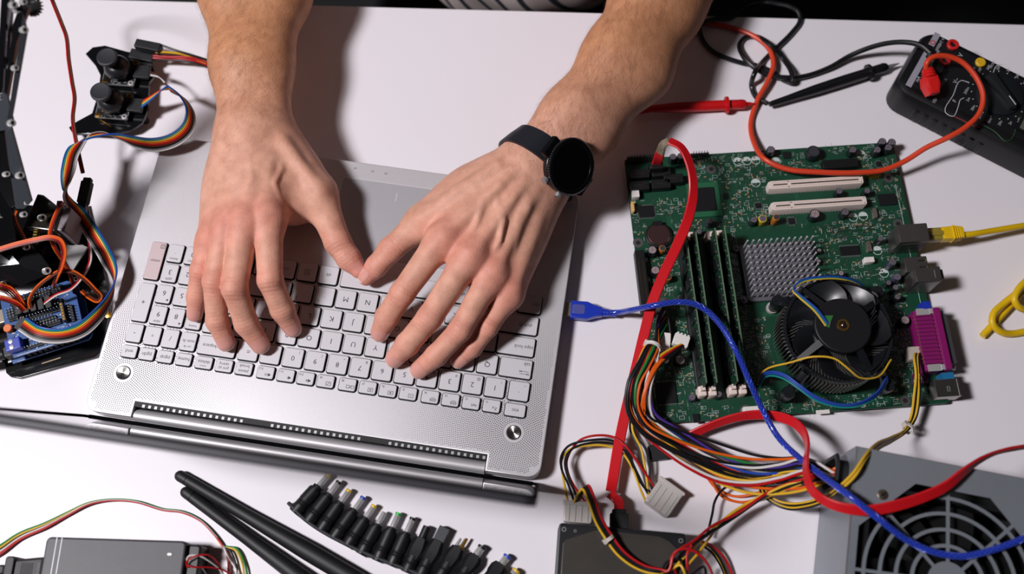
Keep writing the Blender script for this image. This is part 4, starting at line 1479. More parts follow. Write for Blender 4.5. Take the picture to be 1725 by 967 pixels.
b = MB(cf); b.slab(circle(.0232, 40), .0525, .0580, .0012)
b.build('hub', mat('hub_black', (20, 21, 24), 0.42), cooler)
b = MB(cf); b.ring(circle(.0050, 28), circle(.0034, 28), .0579, .0588); b.build('bearing', mat('bearing_brass', (186, 140, 72), 0.3, 0.95), cooler)
b = MB(cf); b.ball((0, 0, .0572), .0026, 14); b.build('axle', mat('axle_steel', (150, 130, 110), 0.2, 0.95), cooler)
hubp = P(1396, 540, .0586)
b = MB(fr(hubp * (1, 1, 0), BY)); b.slab(np.array([(-.005, .0045), (-.0045, -.004), (-.0005, -.006), (.002, .000), (.0045, .004)]), .0578, .0588); 
b.build('fan_circuit', mat('circuit_bright_green', (40, 110, 52), 0.5), cooler)
for i in range(5):
    q = P(1392 + 2 * i, 548 - 1.5 * i, .0590)
    if i < 4:
        b = MB(fr(q, BY)); b.box((0, 0, 0), (.0008, .0020, .0006)); b.build('solder_point', tin, cooler)
NBL = 7
blm = None
def blade():
    b = MB()
    NU, NVv = 8, 6
    v, fc = [], []
    for i in range(NU):
        s = i / (NU - 1)
        r = .0220 + s * .0198
        for j in range(NVv):
            t_ = j / (NVv - 1)
            a = -0.10 + t_ * (0.80 + .06 * s) + 0.42 * s * s
            z = .0495 - t_ * (.0150 - .003 * s) + .0015 * sin(pi * t_)
            v.append((r * cos(a), r * sin(a), z))
    n0 = len(v)
    v += [(x, y, z - .0011) for x, y, z in v]
    for i in range(NU - 1):
        for j in range(NVv - 1):
            k = i * NVv + j
            fc.append((k, k + NVv, k + NVv + 1, k + 1)); fc.append((n0 + k, n0 + k + 1, n0 + k + NVv + 1, n0 + k + NVv))
    for i in range(NU - 1):
        for j in (0, NVv - 1):
            k = i * NVv + j
            q = (k, k + NVv, n0 + k + NVv, n0 + k)
            fc.append(q if j else q[::-1])
    for j in range(NVv - 1):
        for i in (0, NU - 1):
            k = i * NVv + j
            q = (k, k + 1, n0 + k + 1, n0 + k)
            fc.append(q if i == 0 else q[::-1])
    b.raw(v, fc)
    return b.mesh('fan_blade', blackf, (0, 0, 0), 60)
bm_ = blade()
for i in range(NBL):
    place(bm_, 'fan_blade', cooler, CC * (1, 1, 0), BY + 0.35 + 2 * pi * i / NBL)
for (px, py) in ((1311, 507), (1328, 662), (1496, 650), (1478, 492)):
    f = on(px, py, ZB + .022)
    b = MB(f)
    b.mat(0).lathe([(.0030, ZB), (.0042, ZB + .004), (.0036, ZB + .010), (.0052, ZB + .013), (.0056, ZB + .022), (.0048, ZB + .024)], 18)
    b.mat(0).box((0, 0, ZB + .0243), (.0075, .0015, .0010))
    cl = cf[1] - f[1]
    b.build('push_pin', [blackf], cooler)
    b = MB(ID)
    q0 = f[1] + np.array([0, 0, ZB + .011]); q1 = cf[1] + unit(f[1] - cf[1]) * .046 + np.array([0, 0, .042])
    d = unit(q1 - q0)
    b.tube([q0, q0 * .5 + q1 * .5 + np.array([0, 0, .004]), q1], .0040, 8, .6)
    b.build('pin_arm', blackf, cooler)
b = MB(on(1300, 520)); b.ring(circle(.0052, 20), circle(.0034, 20), ZB, ZB + .0035); b.build('pin_socket', mat('clear_plastic', (176, 170, 168), 0.2), cooler)
c_ = bl(CC); KEEP.append((c_[0] - .047, c_[1] - .047, c_[0] + .047, c_[1] + .047))
# fan lead, four conductors looping round the cooler
for nm, off, top in (('yellow', 0.0, 0), ('teal', 1.6, 0), ('blue', 3.2, 0), ('blue', 4.6, 0)):
    o = off
    path = [P(1391 + o * .8, 549 - o, .0595), P(1372 + o, 524 - o * .7, .062), P(1345 + o, 500 - o * .4, .061), P(1336 + o * .3, 490 - o * .6, .059), P(1349, 477 - o * .9, .056), P(1385, 470 - o * .9, .052), P(1420, 471 - o * .9, .046), P(1446, 480 - o, .036), P(1462, 494, .024)]
    b = MB(); b.tube(spline(path, 7), .00072, 7); b.build('fan_wire', WIRE[nm], cooler)
for nm, path in (('yellow', [(1501, 606, .040), (1480, 634, .048), (1448, 636, .056), (1430, 622, .062), (1405, 604, .064), (1370, 601, .062), (1330, 611, .050), (1295, 620, .035), (1281, 632, .020), (1277, 648, .010)]),
                 ('blue', [(1494, 634, .038), (1478, 660, .043), (1445, 679, .044), (1415, 681, .044), (1375, 668, .046), (1345, 647, .046), (1322, 631, .042), (1300, 626, .034), (1285, 630, .024), (1278, 646, .012)]),
                 ('blue', [(1495, 638, .037), (1480, 662, .041), (1446, 681, .042), (1415, 683, .042), (1374, 671, .044), (1344, 650, .044), (1321, 634, .040), (1300, 629, .032), (1286, 633, .022), (1279, 648, .010)]),
                 ('teal', [(1495, 642, .036), (1480, 665, .039), (1446, 684, .040), (1415, 686, .040), (1373, 674, .042), (1343, 653, .042), (1320, 638, .038), (1300, 633, .030), (1287, 637, .020), (1280, 652, .009)])):
    b = MB(); b.tube(spline(pts(path), 7), .00078, 7); b.build('fan_wire', WIRE[nm], cooler)

# the small stuff: surface components, silkscreen, traces
BW, BH = .2475 / 2 - .002, .2445 / 2 - .002
def free(x, y, r=0):
    return all(not (k[0] - r < x < k[2] + r and k[1] - r < y < k[3] + r) for k in KEEP)
sm1, sm2, tr = MB(BF), MB(BF), MB(BF)
cnt = 0
while cnt < 2600:
    x, y = RNG.uniform(-BW, BW), RNG.uniform(-BH, BH)
    if not free(x, y): continue
    cnt += 1
    a = RNG.random() < .5
    k = RNG.random()
    w, h = (.0016, .0009) if a else (.0009, .0016)
    if k < .30:
        sm1.mat(0).box((x, y, ZB + .0003), (w, h, .0006)); sm1.mat(1).box((x, y, ZB + .0004), (w * (.6 if a else 1.02), h * (1.02 if a else .6), .0006))
    elif k < .42:
        sm1.mat(2).box((x, y, ZB + .0004), (w * 1.2, h * 1.2, .0008))
    elif k < .56:
        sm2.box((x, y, ZB + .00003), (w * (2.2 if a else .25), h * (.25 if a else 2.2), .00006))
    elif k < .70:
        s = RNG.uniform(.8, 1.6)
        sm2.ring(rrect(.0028 * s, .0018 * s, .0001, 1) + (x, y), rrect(.0028 * s - .0004, .0018 * s - .0004, .00005, 1) + (x, y), ZB, ZB + .00006)
    elif k < .78:
        add_text(sm2, random.choice(('C12', 'R7', 'C41', 'R203', 'U9', 'L2', 'C8', 'Q3', 'J6')), .0011, (BF[0] @ rotz(0 if a else pi / 2), BF[0] @ np.array([x, y, ZB + .00004]) + BF[1]))
    elif k < .9:
        sm1.mat(3).box((x, y, ZB + .00003), (.0007, .0007, .00006))
    else:
        tr.box((x, y, ZB + .00002), (RNG.uniform(.004, .014) if a else .00022, .00022 if a else RNG.uniform(.004, .014), .00004))
for i in range(26):
    x, y = RNG.uniform(-BW + .02, BW - .02), RNG.uniform(-BH + .02, BH - .02)
    a = RNG.random() < .5
    L_ = RNG.uniform(.012, .03)
    for q in range(int(RNG.integers(4, 9))):
        if a: tr.box((x, y + q * .0006, ZB + .00002), (L_, .0002, .00004))
        else: tr.box((x + q * .0006, y, ZB + .00002), (.0002, L_, .00004))
stuff(sm1.build('surface_components', [tin, mat('resistor_dark', (40, 38, 40), 0.5), smdt, mat('via_tin', (150, 160, 150), 0.4, 0.6)], mb_))
stuff(sm2.build('silkscreen_marks', silk, mb_, smooth=False))
stuff(tr.build('board_traces', pcb_l, mb_, smooth=False))
b = MB(BF)   # the white edge line and the pale patch along the near edge
b.box((.1175, .015, ZB + .00004), (.0004, .13, .00006)); b.box((-.1215, -.04, ZB + .00004), (.0004, .12, .00006))
b.build('edge_line', silk, mb_)
b = MB(on(1386, 694)); b.box((0, 0, ZB + .0001), (.0115, .0034, .0002)); b.build('paper_sticker', WHITEP, mb_)
b = MB(on(1388, 392))
for i in range(22):
    for j in range(2):
        b.cyl((i * .0021, j * .0036, ZB), (i * .0021, j * .0036, ZB + .0004), .0006, 6)
stuff(b.build('slot_holes', mat('hole_black', (16, 16, 17), 0.8), mb_))
# ------------------------------------------------------------ left side: joystick board, robot arm, shield, servo leads
acry = mat('black_acrylic', (14, 15, 17), 0.16, coat=0.3)
acry_e = mat('acrylic_edge', (44, 48, 52), 0.3)
def px_outline(L, z, origin):
    return np.array([(P(x, y, z) - origin)[:2] for x, y in L])

jo = P(200, 150, 0)
joy = thing('joystick_controller', 'black two-stick joystick board beside the left wrist', 'controller', jo)
JY = math.radians(-5)
plate = [(145, 92), (157, 81), (178, 78), (214, 88), (240, 94), (256, 106), (262, 128), (252, 140), (250, 186), (240, 208), (222, 220), (186, 228), (150, 226), (124, 227), (117, 216), (130, 206), (156, 192), (166, 160), (170, 128), (162, 112)]
b = MB(fr(jo))
b.slab(px_outline(plate, .012, jo), .0105, .0135, .0003)
b.build('base_plate', acry, joy)
for (x, y) in ((160, 95), (250, 115), (240, 195), (135, 216)):
    b = MB(); q = P(x, y, .0105); b.cyl((q[0], q[1], 0), (q[0], q[1], .0106), .003, 10); b.build('standoff', BLACK, joy)
pcbk = mat('board_black', (20, 21, 24), 0.4, coat=0.3)
for (cx, cy, bx, by) in ((179.5, 95, 203, 122), (168.8, 153.5, 192, 178)):
    p = P(bx, by, .0195)
    f = fr((p[0], p[1], 0), JY)
    b = MB(f)
    b.slab(rrect(.030, .0265, .001, 2), .0180, .0196, .0001)
    m_ = b.build('joystick_module', pcbk, joy)
    b = MB(f)
    for sx in (-1, 1):
        for sy in (-1, 1): b.cyl((sx * .0125, sy * .0110, .0134), (sx * .0125, sy * .0110, .0182), .0022, 8)
    b.build('standoff', BLACK, m_)
    b = MB(f)
    b.ring(rrect(.0302, .0267, .001, 2), rrect(.0290, .0255, .0008, 2), .0180, .0197)
    for i in range(16):
        b.box((RNG.uniform(-.013, .013), RNG.uniform(-.0125, -.0095), .0199), (.0012, .0008, .0006))
    stuff(b.build('board_marks', mat('mark_grey', (120, 120, 124), 0.5), m_))
    for sx, sy, mm in ((-1, -1, GOLD), (1, -1, CHROME), (1, 1, GOLD)):
        b = MB(f); b.lathe([(.0026, .0196), (.0026, .0206), (.0017, .0208)], 14, (sx * .0122, sy * .0108, 0)); b.mat(1).cyl((sx * .0122, sy * .0108, .0205), (sx * .0122, sy * .0108, .0209), .0011, 6)
        b.build('screw', [mm, BLACK], m_)
    b = MB(f); b.slab(rrect(.0165, .0165, .001, 2), .0196, .0275, .0008); b.build('stick_housing', BLACK, m_)
    b = MB(f); b.lathe([(.0118, .0262), (.0122, .0280), (.0112, .0318), (.0085, .0350), (.0050, .0366)], 28); b.build('dome', mat('dome_black', (30, 31, 35), 0.32), m_)
    q = P(cx, cy, .0480)
    b = MB(fr((q[0], q[1], 0), 0)); b.lathe([(.0045, .0345), (.0050, .0420), (.0088, .0445), (.0094, .0462), (.0091, .0478), (.0078, .0484), (.0060, .0480)], 30)
    b.build('thumb_cap', mat('cap_rubber', (32, 35, 40), 0.62), m_)
    b = MB(f)
    for i in range(5):
        b.cyl((.0125, -.004 + i * .0026, .0200), (.0185, -.004 + i * .0026, .0212), .0004, 5)
    stuff(b.build('header_pins', tin, m_))
    b = MB(f); b.slab(rrect(.0140, .0132, .0006, 1), .0196, .0228, .0004, c=(.0205, .0012)); b.build('lead_housing', RUBBER, m_)
b = MB(fr(P(178, 208, .0137))); b.slab(np.array([(-.0060, .0035), (-.0052, .0040), (.0060, -.0035), (.0052, -.0040)]), 0, .0010); b.build('brass_mark', GOLD, joy)
# two black plugs with their leads running under the wrist
for (px, py, w, h, z, rz) in ((248, 75, .0240, .0085, .030, -.22), (238, 92, .0230, .0100, .018, -.22)):
    q = P(px, py, z)
    b = MB(fr((q[0], q[1], 0), rz)); b.slab(rrect(w, h, .0008, 2), z - .008 if z > .02 else .0135, z, .0006); b.box((-.003, h * .25, z), (w * .4, .0016, .0010)); b.build('lead_plug', RUBBER, joy)
for i, (nm, path) in enumerate((('black', [(272, 76, .027), (300, 86, .026), (330, 95, .022), (362, 106, .014), (400, 130, .006)]), ('yellow', [(262, 88, .026), (280, 88, .024), (310, 92, .020), (345, 107, .012), (366, 122, .006), (400, 150, .003)]),
        ('red', [(258, 94, .020), (285, 96, .019), (320, 97, .018), (350, 106, .013), (400, 134, .005)]), ('red', [(258, 98, .017), (285, 98, .017), (320, 101, .016), (350, 110, .011), (400, 140, .004)]), ('black', [(257, 100, .015), (290, 101, .015), (325, 105, .014), (352, 114, .009), (400, 146, .003)]))):
    b = MB(); b.tube(spline(pts(path), 8), .0011, 8); b.build('lead_wire', WIRE[nm], joy)

# rainbow ribbon cable from the joysticks to the shield
RIB = [(286, 150, .034, 0, 0, .0055), (309, 166, .044, -2, 2, .0055), (321, 190, .046, -4, 0, .0050), (317, 214, .043, -6, -3, .0045), (296, 234, .040, -5, -7, .0040), (262, 244, .038, 0, -8, .0040), (228, 240, .038, 1, -6, .0050),
       (200, 231, .040, 0, 0, .0060), (170, 226, .044, 0, 7, .0040), (142, 234, .050, -6, 7, .0015), (123, 256, .054, -12, -2, 0), (115, 286, .054, -13, 1, 0), (112, 312, .052, -8, 3, -.003), (114, 334, .049, 3, -2, -.006), (130, 356, .046, 10, -5, -.002),
       (156, 394, .042, 13, -6, 0), (181, 437, .036, 13, -4, .001), (193, 470, .032, 6, 0, .005), (184, 503, .030, 0, 0, .006), (163, 533, .031, -4, -5, .005), (136, 556, .033, -5, -10, .003), (100, 566, .036, 1, -13, .001), (64, 562, .038, 5, -12, 0), (38, 546, .036, 6, -9, 0)]
cen = np.array([P(*q[:3]) for q in RIB])
wid = np.array([P(q[0] + q[3], q[1] + q[4], q[2]) - P(*q[:3]) + np.array([0, 0, q[5]]) for q in RIB])
cs = spline(cen, 9)
ws = np.stack([np.interp(np.arange(len(cs)), np.arange(len(RIB)) * 9, wid[:, k]) for k in range(3)], 1)
ws = ws / np.maximum(np.linalg.norm(ws, axis=1, keepdims=True), 1e-6) * .0057
RC = ('blue', 'teal', 'yellow', 'orange', 'red', 'brown', 'black', 'grey', 'white')
rib = thing('ribbon_cable', 'rainbow ribbon cable looping from the joysticks to the blue shield', 'cable', cs[len(cs) // 2] * (1, 1, 0))
lo_ = [P(244, 181, .0215) + np.array([-.0035 + k * .0016, .004 - k * .0018, 0]) for k in range(5)]
for k, nm in enumerate(RC):
    o = 1 - 2 * k / 8
    path = cs + ws * o
    if k < 5:
        pre = [P(240 + (4 - k) * -1.0, 170 + (4 - k) * 3.2, .0215), P(256, 161 + (4 - k) * 1.5, .028), P(272, 152, .034)]
    else:
        pre = [P(254, 121 + (k - 5) * 2.0, .0215), P(268, 127 + (k - 5), .026), P(278, 140, .031)]
    path = np.vstack([spline(pre + [path[0]], 6)[:-1], path])
    b = MB(); b.tube(path, .00076, 7); b.build('ribbon_wire', WIRE[nm], rib)
b = MB(frame_dir(P(36, 545, .035), P(70, 560, .035) - P(36, 545, .035))); b.box((-.002, 0, -.004), (.006, .011, .004)); b.build('ribbon_socket', BLACK, rib)

# servo extension lead: brown, red and orange conductors side by side
def flat_lead(name, root, path, cols, spread, r=.00075, n=8):
    c = spline(pts(path), n)
    t, nn, bb = frames_along(c)
    h = np.cross(t, np.array([0, 0, 1.0])); h /= np.maximum(np.linalg.norm(h, axis=1, keepdims=True), 1e-6)
    for k, nm in enumerate(cols):
        o = (k - (len(cols) - 1) / 2) * spread
        b = MB(); b.tube(c + h * o + np.array([0, 0, abs(o) * .3]), r, 7); b.build(name, WIRE[nm], root)
sl = thing('servo_extension_lead', 'brown and red servo lead hanging down past the joystick board', 'cable', P(124, 180, 0))
flat_lead('lead_wire', sl, [(20, -70, .200), (50, -60, .170), (76, -32, .110), (88, 0, .080), (104, 40, .072), (112, 62, .066), (116, 100, .060), (122, 140, .056), (126, 165, .054), (123, 200, .052), (127, 230, .047), (134, 265, .043), (140, 292, .040)], ('brown', 'brown', 'red'), .0011)
q = P(141, 322, .040)
b = MB(fr((q[0], q[1], 0), -.06)); b.slab(rrect(.0090, .0205, .0008, 2), .0335, .0400, .0005, c=(0, 0)); b.slab(rrect(.0070, .0275, .0006, 1), .0345, .0390, .0004, c=(0, 0)); b.build('inline_connector', RUBBER, sl)
flat_lead('lead_wire', sl, [(144, 349, .038), (147, 385, .036), (152, 420, .036), (152, 440, .037), (140, 465, .040), (120, 487, .042), (95, 497, .041), (70, 515, .034)], ('white', 'red'), .0013)

# robot arm: acrylic plates, servos, screws
ro = P(70, 470, 0)
rob = thing('robot_arm', 'black acrylic robot arm with chrome screws at the left picture edge', 'robot arm', ro)
rob['label'] = 'black acrylic robot arm with chrome screws rising beside the shield'
b = MB()
b.slab(np.array([P(x, y, .004)[:2] for x, y in ((8, 612), (10, 628), (18, 635), (34, 637), (160, 602), (168, 594), (186, 520), (183, 490), (160, 400), (148, 345), (60, 345), (-60, 400), (-60, 560))]), .0, .0040, .0005)
b.build('base_plate', acry, rob)
def bar3(b, p0, p1, wv, w, th):
    p0, p1 = np.asarray(p0), np.asarray(p1)
    d = unit(p1 - p0); wv = unit(np.asarray(wv) - d * (np.asarray(wv) @ d)); n_ = np.cross(d, wv)
    v = [p + wv * s * w / 2 + n_ * t_ * th / 2 for p in (p0, p1) for s, t_ in ((-1, -1), (1, -1), (1, 1), (-1, 1))]
    return b.raw(v, [(0, 1, 5, 4), (1, 2, 6, 5), (2, 3, 7, 6), (3, 0, 4, 7), (4, 5, 6, 7), (3, 2, 1, 0)])
def poly3(b, L, th, nrm=None):
    """flat plate through picture points with their own heights, thickness th"""
    q = np.array([P(*x) for x in L])
    c = q.mean(0)
    if nrm is None:
        _, _, vt = np.linalg.svd(q - c); nrm = vt[2]
    nrm = unit(nrm)
    if nrm @ (CAM - c) < 0: nrm = -nrm
    q = q - np.outer((q - c) @ nrm, nrm)
    a = unit(q[1] - q[0]); bb = np.cross(nrm, a)
    o = np.stack([(q - c) @ a, (q - c) @ bb], 1)
    old = b.fr
    b.at((np.stack([a, bb, nrm], 1), c)).slab(o, -th, 0, .0003)
    b.at(old)
    return b
# pedestal (turntable block) under the arm
b = MB(); b.slab(np.array([P(x, y, .030)[:2] for x, y in ((-40, 470), (60, 470), (98, 440), (110, 380), (40, 350), (-40, 360))]), .004, .030, .0008); b.build('pedestal', acry, rob)
b = MB(); poly3(b, [(112, 400, .036), (148, 416, .034), (122, 458, .030), (92, 446, .032)], .002); b.build('grey_panel', mat('panel_grey', (62, 58, 57), 0.4), rob)
b = MB(); poly3(b, [(-10, 448, .052), (70, 441, .050), (84, 455, .046), (80, 463, .044), (20, 488, .042), (-10, 478, .044)], .003); b.build('lower_bracket', acry, rob)
b = MB(); poly3(b, [(38, 390, .060), (62, 328, .078), (70, 330, .078), (100, 352, .070), (66, 356, .068), (52, 418, .056), (36, 424, .052)], .003); b.build('servo_bracket', mat('acrylic_satin', (40, 43, 48), 0.34, coat=0.2), rob)
b = MB(); poly3(b, [(-10, 345, .075), (4, 352, .075), (70, 430, .055), (84, 452, .052), (76, 462, .050), (40, 452, .052), (-10, 395, .070)], .003); b.build('side_plate', acry, rob)
# servo: dark case with a grey end and mounting lugs
b = MB(frame_dir(P(84, 372, .062), P(120, 376, .062) - P(60, 368, .062)))
b.box((-.002, 0, -.008), (.0250, .0215, .030), .001); b.build('servo_case', mat('servo_olive', (30, 28, 22), 0.22, coat=0.5), rob)
b = MB(frame_dir(P(113, 374, .060), P(120, 376, .062) - P(60, 368, .062))); b.box((0, 0, -.008), (.0075, .0215, .030), .001); b.build('servo_end', mat('servo_grey', (126, 118, 124), 0.4), rob)
b = MB(frame_dir(P(64, 374, .066), P(80, 320, .066) - P(64, 400, .066))); 
for i in range(15): b.box((-.017 + i * .0026, 0, -.002), (.0014, .0030, .006))
stuff(b.build('screw_thread', mat('thread_brass', (150, 124, 62), 0.35, 0.9), rob))
# leaning forearm plate and upper arm plates with slots
b = MB(); poly3(b, [(8, 222, .155), (18, 216, .158), (53, 340, .105), (40, 352, .100), (26, 352, .100), (16, 280, .130)], .003); b.build('forearm_plate', mat('acrylic_grey_edge', (58, 62, 68), 0.3, coat=0.2), rob)
b = MB(); poly3(b, [(-14, 215, .150), (6, 222, .152), (14, 280, .126), (30, 345, .098), (16, 352, .095), (2, 330, .100), (-14, 260, .130)], .003); b.build('forearm_plate', acry, rob)
b = MB()
poly3(b, [(40, 20, .215), (44, 58, .205), (21, 196, .160), (12, 200, .160), (16, 168, .172)], .003)
b.build('upper_arm_plate', mat('acrylic_satin', (40, 43, 48), 0.34, coat=0.2), rob)
b = MB()
poly3(b, [(2, -10, .222), (14, -10, .222), (3, 165, .168), (-8, 165, .168)], .003)
b.build('upper_arm_plate', acry, rob)
b = MB()
poly3(b, [(12, -8, .212), (22, -8, .212), (16, 80, .190), (12, 80, .190)], .003); poly3(b, [(11, 98, .186), (20, 98, .186), (18, 116, .182), (9, 116, .182)], .003); poly3(b, [(4, 156, .172), (12, 160, .171), (22, 207, .158), (18, 218, .154), (-8, 222, .154), (-8, 160, .172)], .003)
b.build('cross_plate', mat('acrylic_grey_edge', (58, 62, 68), 0.3, coat=0.2), rob)
b = MB()
poly3(b, [(44, 6, .218), (46, 14, .218), (26, 72, .198), (20, 110, .186), (12, 160, .170), (8, 150, .172), (16, 80, .194), (26, 30, .210), (36, 2, .218)], .003); b.build('inner_plate', acry, rob)
b = MB(); poly3(b, [(-10, 300, .112), (-2, 300, .112), (20, 352, .092), (28, 420, .070), (14, 440, .064), (-10, 420, .070)], .003); b.build('joint_plate', acry, rob)
# second plates behind the first ones, held apart by spacers
b = MB(); poly3(b, [(26, 22, .200), (30, 58, .190), (8, 196, .146), (-6, 200, .146), (2, 100, .170)], .003); b.build('upper_arm_plate', acry, rob)
b = MB(); poly3(b, [(-4, 225, .134), (6, 220, .136), (34, 330, .088), (28, 352, .082), (2, 350, .082), (-6, 280, .108)], .003); b.build('forearm_plate', acry, rob)
for (q0, q1) in (((43, 50, .206), (28, 52, .192)), ((22, 207, .160), (2, 205, .142)), ((36, 295, .124), (14, 298, .100)), ((46, 341, .100), (26, 342, .084)), ((28, 114, .188), (14, 112, .172))):
    b = MB(); b.cyl(P(*q0), P(*q1), .0022, 10); b.build('spacer', BLACK, rob)
b = MB(); b.lathe([(.030, .030), (.030, .038), (.026, .040)], 28, tuple(P(40, 405, .030)[:2]) + (0,)); b.build('turntable', acry, rob)
# gear at the top
gc = P(52, 10, .205)
b = MB(frame_dir(gc, (1, 0, 0), CAM - gc))
go = []
for i in range(18):
    a = 2 * pi * i / 18
    for da, r in ((-.10, .0062), (-.055, .0078), (.055, .0078), (.10, .0062)): go.append((r * cos(a + da), r * sin(a + da)))
b.slab(np.array(go), -.004, 0, .0003); b.build('gear', acry, rob)
for (px, py, z, r) in ((25, 8, .222, .0026), (31, 16, .215, .0024), (42, 3, .222, .0022), (43, 50, .208, .0026), (28, 114, .192, .0022), (3, 165, .170, .0018), (22, 207, .166, .0026), (13, 293, .128, .0022), (36, 295, .130, .0028), (46, 341, .104, .0022), (42, 361, .096, .0024), (73, 366, .080, .0028), (3, 362, .090, .0026), (46, 416, .062, .0028), (81, 456, .056, .0030), (7, 478, .048, .0022), (128, 470, .020, .0022)):
    p = P(px, py, z)
    dv = unit(CAM - p + np.array([.4, .1, 0]))
    b = MB(); b.lathe([(r, -.006), (r, -.0004), (r * .9, 0), (r * .55, 0), (r * .52, -.0012)], 16, p, dv)
    b.mat(1).lathe([(r * .54, -.0012), (r * .54, -.0008)], 8, p, dv)
    b.build('cap_screw', [CHROME, BLACK], rob)
for (px, py) in ((171, 534), (182, 530)):
    p = P(px, py, .0045); b = MB(fr(p)); b.lathe([(.0030, -.0005), (.0030, .0006), (.0016, .0010)], 14); b.build('brass_stud', GOLD, rob)
flat_lead('servo_lead', rob, [(28, 355, .090), (25, 365, .085), (32, 385, .075), (42, 402, .066), (48, 425, .050), (60, 450, .035)], ('orange', 'brown'), .0013)
flat_lead('servo_lead', rob, [(-20, 428, .075), (0, 421, .076), (30, 412, .078), (60, 405, .080), (86, 401, .080), (101, 406, .078), (108, 422, .074), (105, 446, .062), (96, 468, .046), (90, 482, .034)], ('orange', 'orange', 'red', 'brown'), .0012)
flat_lead('servo_lead', rob, [(103, 345, .078), (98, 354, .080), (89, 376, .078), (85, 396, .074), (92, 416, .066), (106, 438, .050), (117, 458, .036), (122, 475, .026), (127, 490, .016)], ('brown', 'red', 'orange'), .0012)
b = MB(); q = P(102, 344, .078); b.box(q, (.0042, .0040, .0050)); b.build('lead_plug', mat('plug_brown', (128, 44, 34), 0.5), rob)
flat_lead('servo_lead', rob, [(53, 520, .036), (50, 508, .040), (60, 488, .046), (80, 470, .050), (102, 457, .052), (122, 458, .052), (142, 470, .048), (160, 488, .042), (170, 500, .036), (166, 507, .032), (152, 502, .026), (138, 490, .018)], ('orange', 'brown', 'brown'), .0011)
flat_lead('servo_lead', rob, [(-20, 476, .060), (0, 484, .056), (16, 490, .050), (28, 502, .044), (38, 518, .036)], ('orange', 'red', 'brown', 'brown', 'white'), .0016)
flat_lead('servo_lead', rob, [(-20, 500, .052), (0, 502, .050), (18, 507, .046), (32, 514, .042), (42, 524, .036)], ('orange', 'red', 'brown'), .0016)

# controller board with the sensor shield stacked on it
A0, A1 = P(21.7, 613, .0135), P(154, 571, .0135)
ax = unit(A1 - A0); ang = math.atan2(ax[1], ax[0])
sf0 = fr(A0 * (1, 1, 0), ang)
sh = thing('sensor_shield', 'blue sensor shield stacked on a controller board full of pin rows', 'circuit board', A0 * (1, 1, 0) + ax * .034)
blu = mat('shield_blue', (18, 74, 138), 0.4, var=0.2, scale=80, coat=0.2)
inkw = mat('shield_ink', (196, 206, 216), 0.6)
b = MB(sf0); b.slab(np.array([(0, 0), (.0645, 0), (.0686, .004), (.0686, .038), (.0660, .0405), (.0660, .0515), (.064, .0533), (0, .0533)]), .0120, .0136, .0001); b.build('controller_board', blu, sh)
b = MB(sf0)
for x, y in ((.004, .004), (.064, .006), (.006, .049), (.062, .048)): b.cyl((x, y, .0035), (x, y, .0122), .0026, 10)
b.build('standoff', BLACK, sh)
b = MB(sf0); b.slab(np.array([(.006, .0), (.0620, 0), (.0660, .004), (.0660, .038), (.0635, .0405), (.0635, .0515), (.061, .0533), (.004, .0533), (.004, .012)]), .0235, .0251, .0001); b.build('shield_board', blu, sh)
b = MB(sf0)
for i in range(10):
    for y in (.0025, .0508): b.box((.016 + i * .0046, y, .0186), (.0026, .0024, .0100))
stuff(b.build('stacking_header', BLACK, sh))
def pins(x0, y0, nx, ny, px=.00254, py=.00254, h=.0088, hold=BLACK):
    b = MB(sf0)
    b.box((x0 + (nx - 1) * px / 2, y0 + (ny - 1) * py / 2, .0263), (nx * px, ny * py, .0025))
    o = b.build('pin_row', hold, sh)
    b = MB(sf0)
    for i in range(nx):
        for j in range(ny): b.box((x0 + i * px, y0 + j * py, .0251 + h / 2), (.00064, .00064, h))
    stuff(b.build('pins', tin, o))
pins(.014, .0440, 6, 3); pins(.032, .0440, 6, 3); pins(.0485, .0440, 4, 3)
pins(.010, .0330, 3, 4); pins(.0180, .0290, 14, 1, .00254); pins(.0300, .0240, 7, 1); pins(.0400, .0320, 6, 3); pins(.0600, .0160, 1, 6); pins(.0180, .0040, 8, 1, h=.006); pins(.0330, .0175, 7, 2); pins(.045, .0040, 6, 1, h=.006)
b = MB(sf0); b.box((.0545, .0235, .0290), (.0028, .0165, .0080)); b.mat(1)
for i in range(6): b.box((.0545, .0167 + i * .0027, .0331), (.0014, .0016, .0003))
b.build('socket_row', [mat('header_dark', (44, 38, 34), 0.5), GOLD], sh)
for i in range(5):
    b = MB(sf0); b.box((.021 + i * .0062, .0370 - .0006 * i, .0330), (.0050, .0110, .0080), .0005); b.build('lead_plug', RUBBER, sh)
b = MB(sf0); b.slab(rrect(.0130, .0105, .0008, 1), .0251, .0345, .0010, c=(.0105, .0085)); b.mat(1)
tb = b.build('terminal_block', mat('terminal_blue', (44, 62, 168), 0.4), sh)
for y in (.0060, .0110):
    b = MB(sf0); b.lathe([(.0019, .0344), (.0019, .0349), (.0014, .0350)], 14, (.0095, y, 0)); b.build('clamp_screw', CHROME, tb)
b = MB(sf0); b.box((-.0005, .0405, .0190), (.0160, .0122, .0108), .0004); us = b.build('usb_socket', mat('usb_silver', (206, 190, 168), 0.25, 0.9), sh)
b = MB(sf0); b.box((-.0230, .0400, .0185), (.0300, .0115, .0070), .0008); b.build('usb_plug', mat('plug_sand', (206, 168, 100), 0.5), sh)
b = MB(sf0); b.slab(rrect(.0130, .0090, .0008, 1), .0136, .0245, .0008, c=(.0045, .0080)); b.build('power_jack', BLACK, sh)
b = MB(sf0); b.lathe([(.0042, 0), (.0042, .0060), (.0049, .0062), (.0049, .0180), (.0030, .030), (.0022, .040)], 18, sf0[1] + 0 if False else (-.0030, .0080, .0195), (-1, 0, 0)); b.build('power_plug', RUBBER, sh)
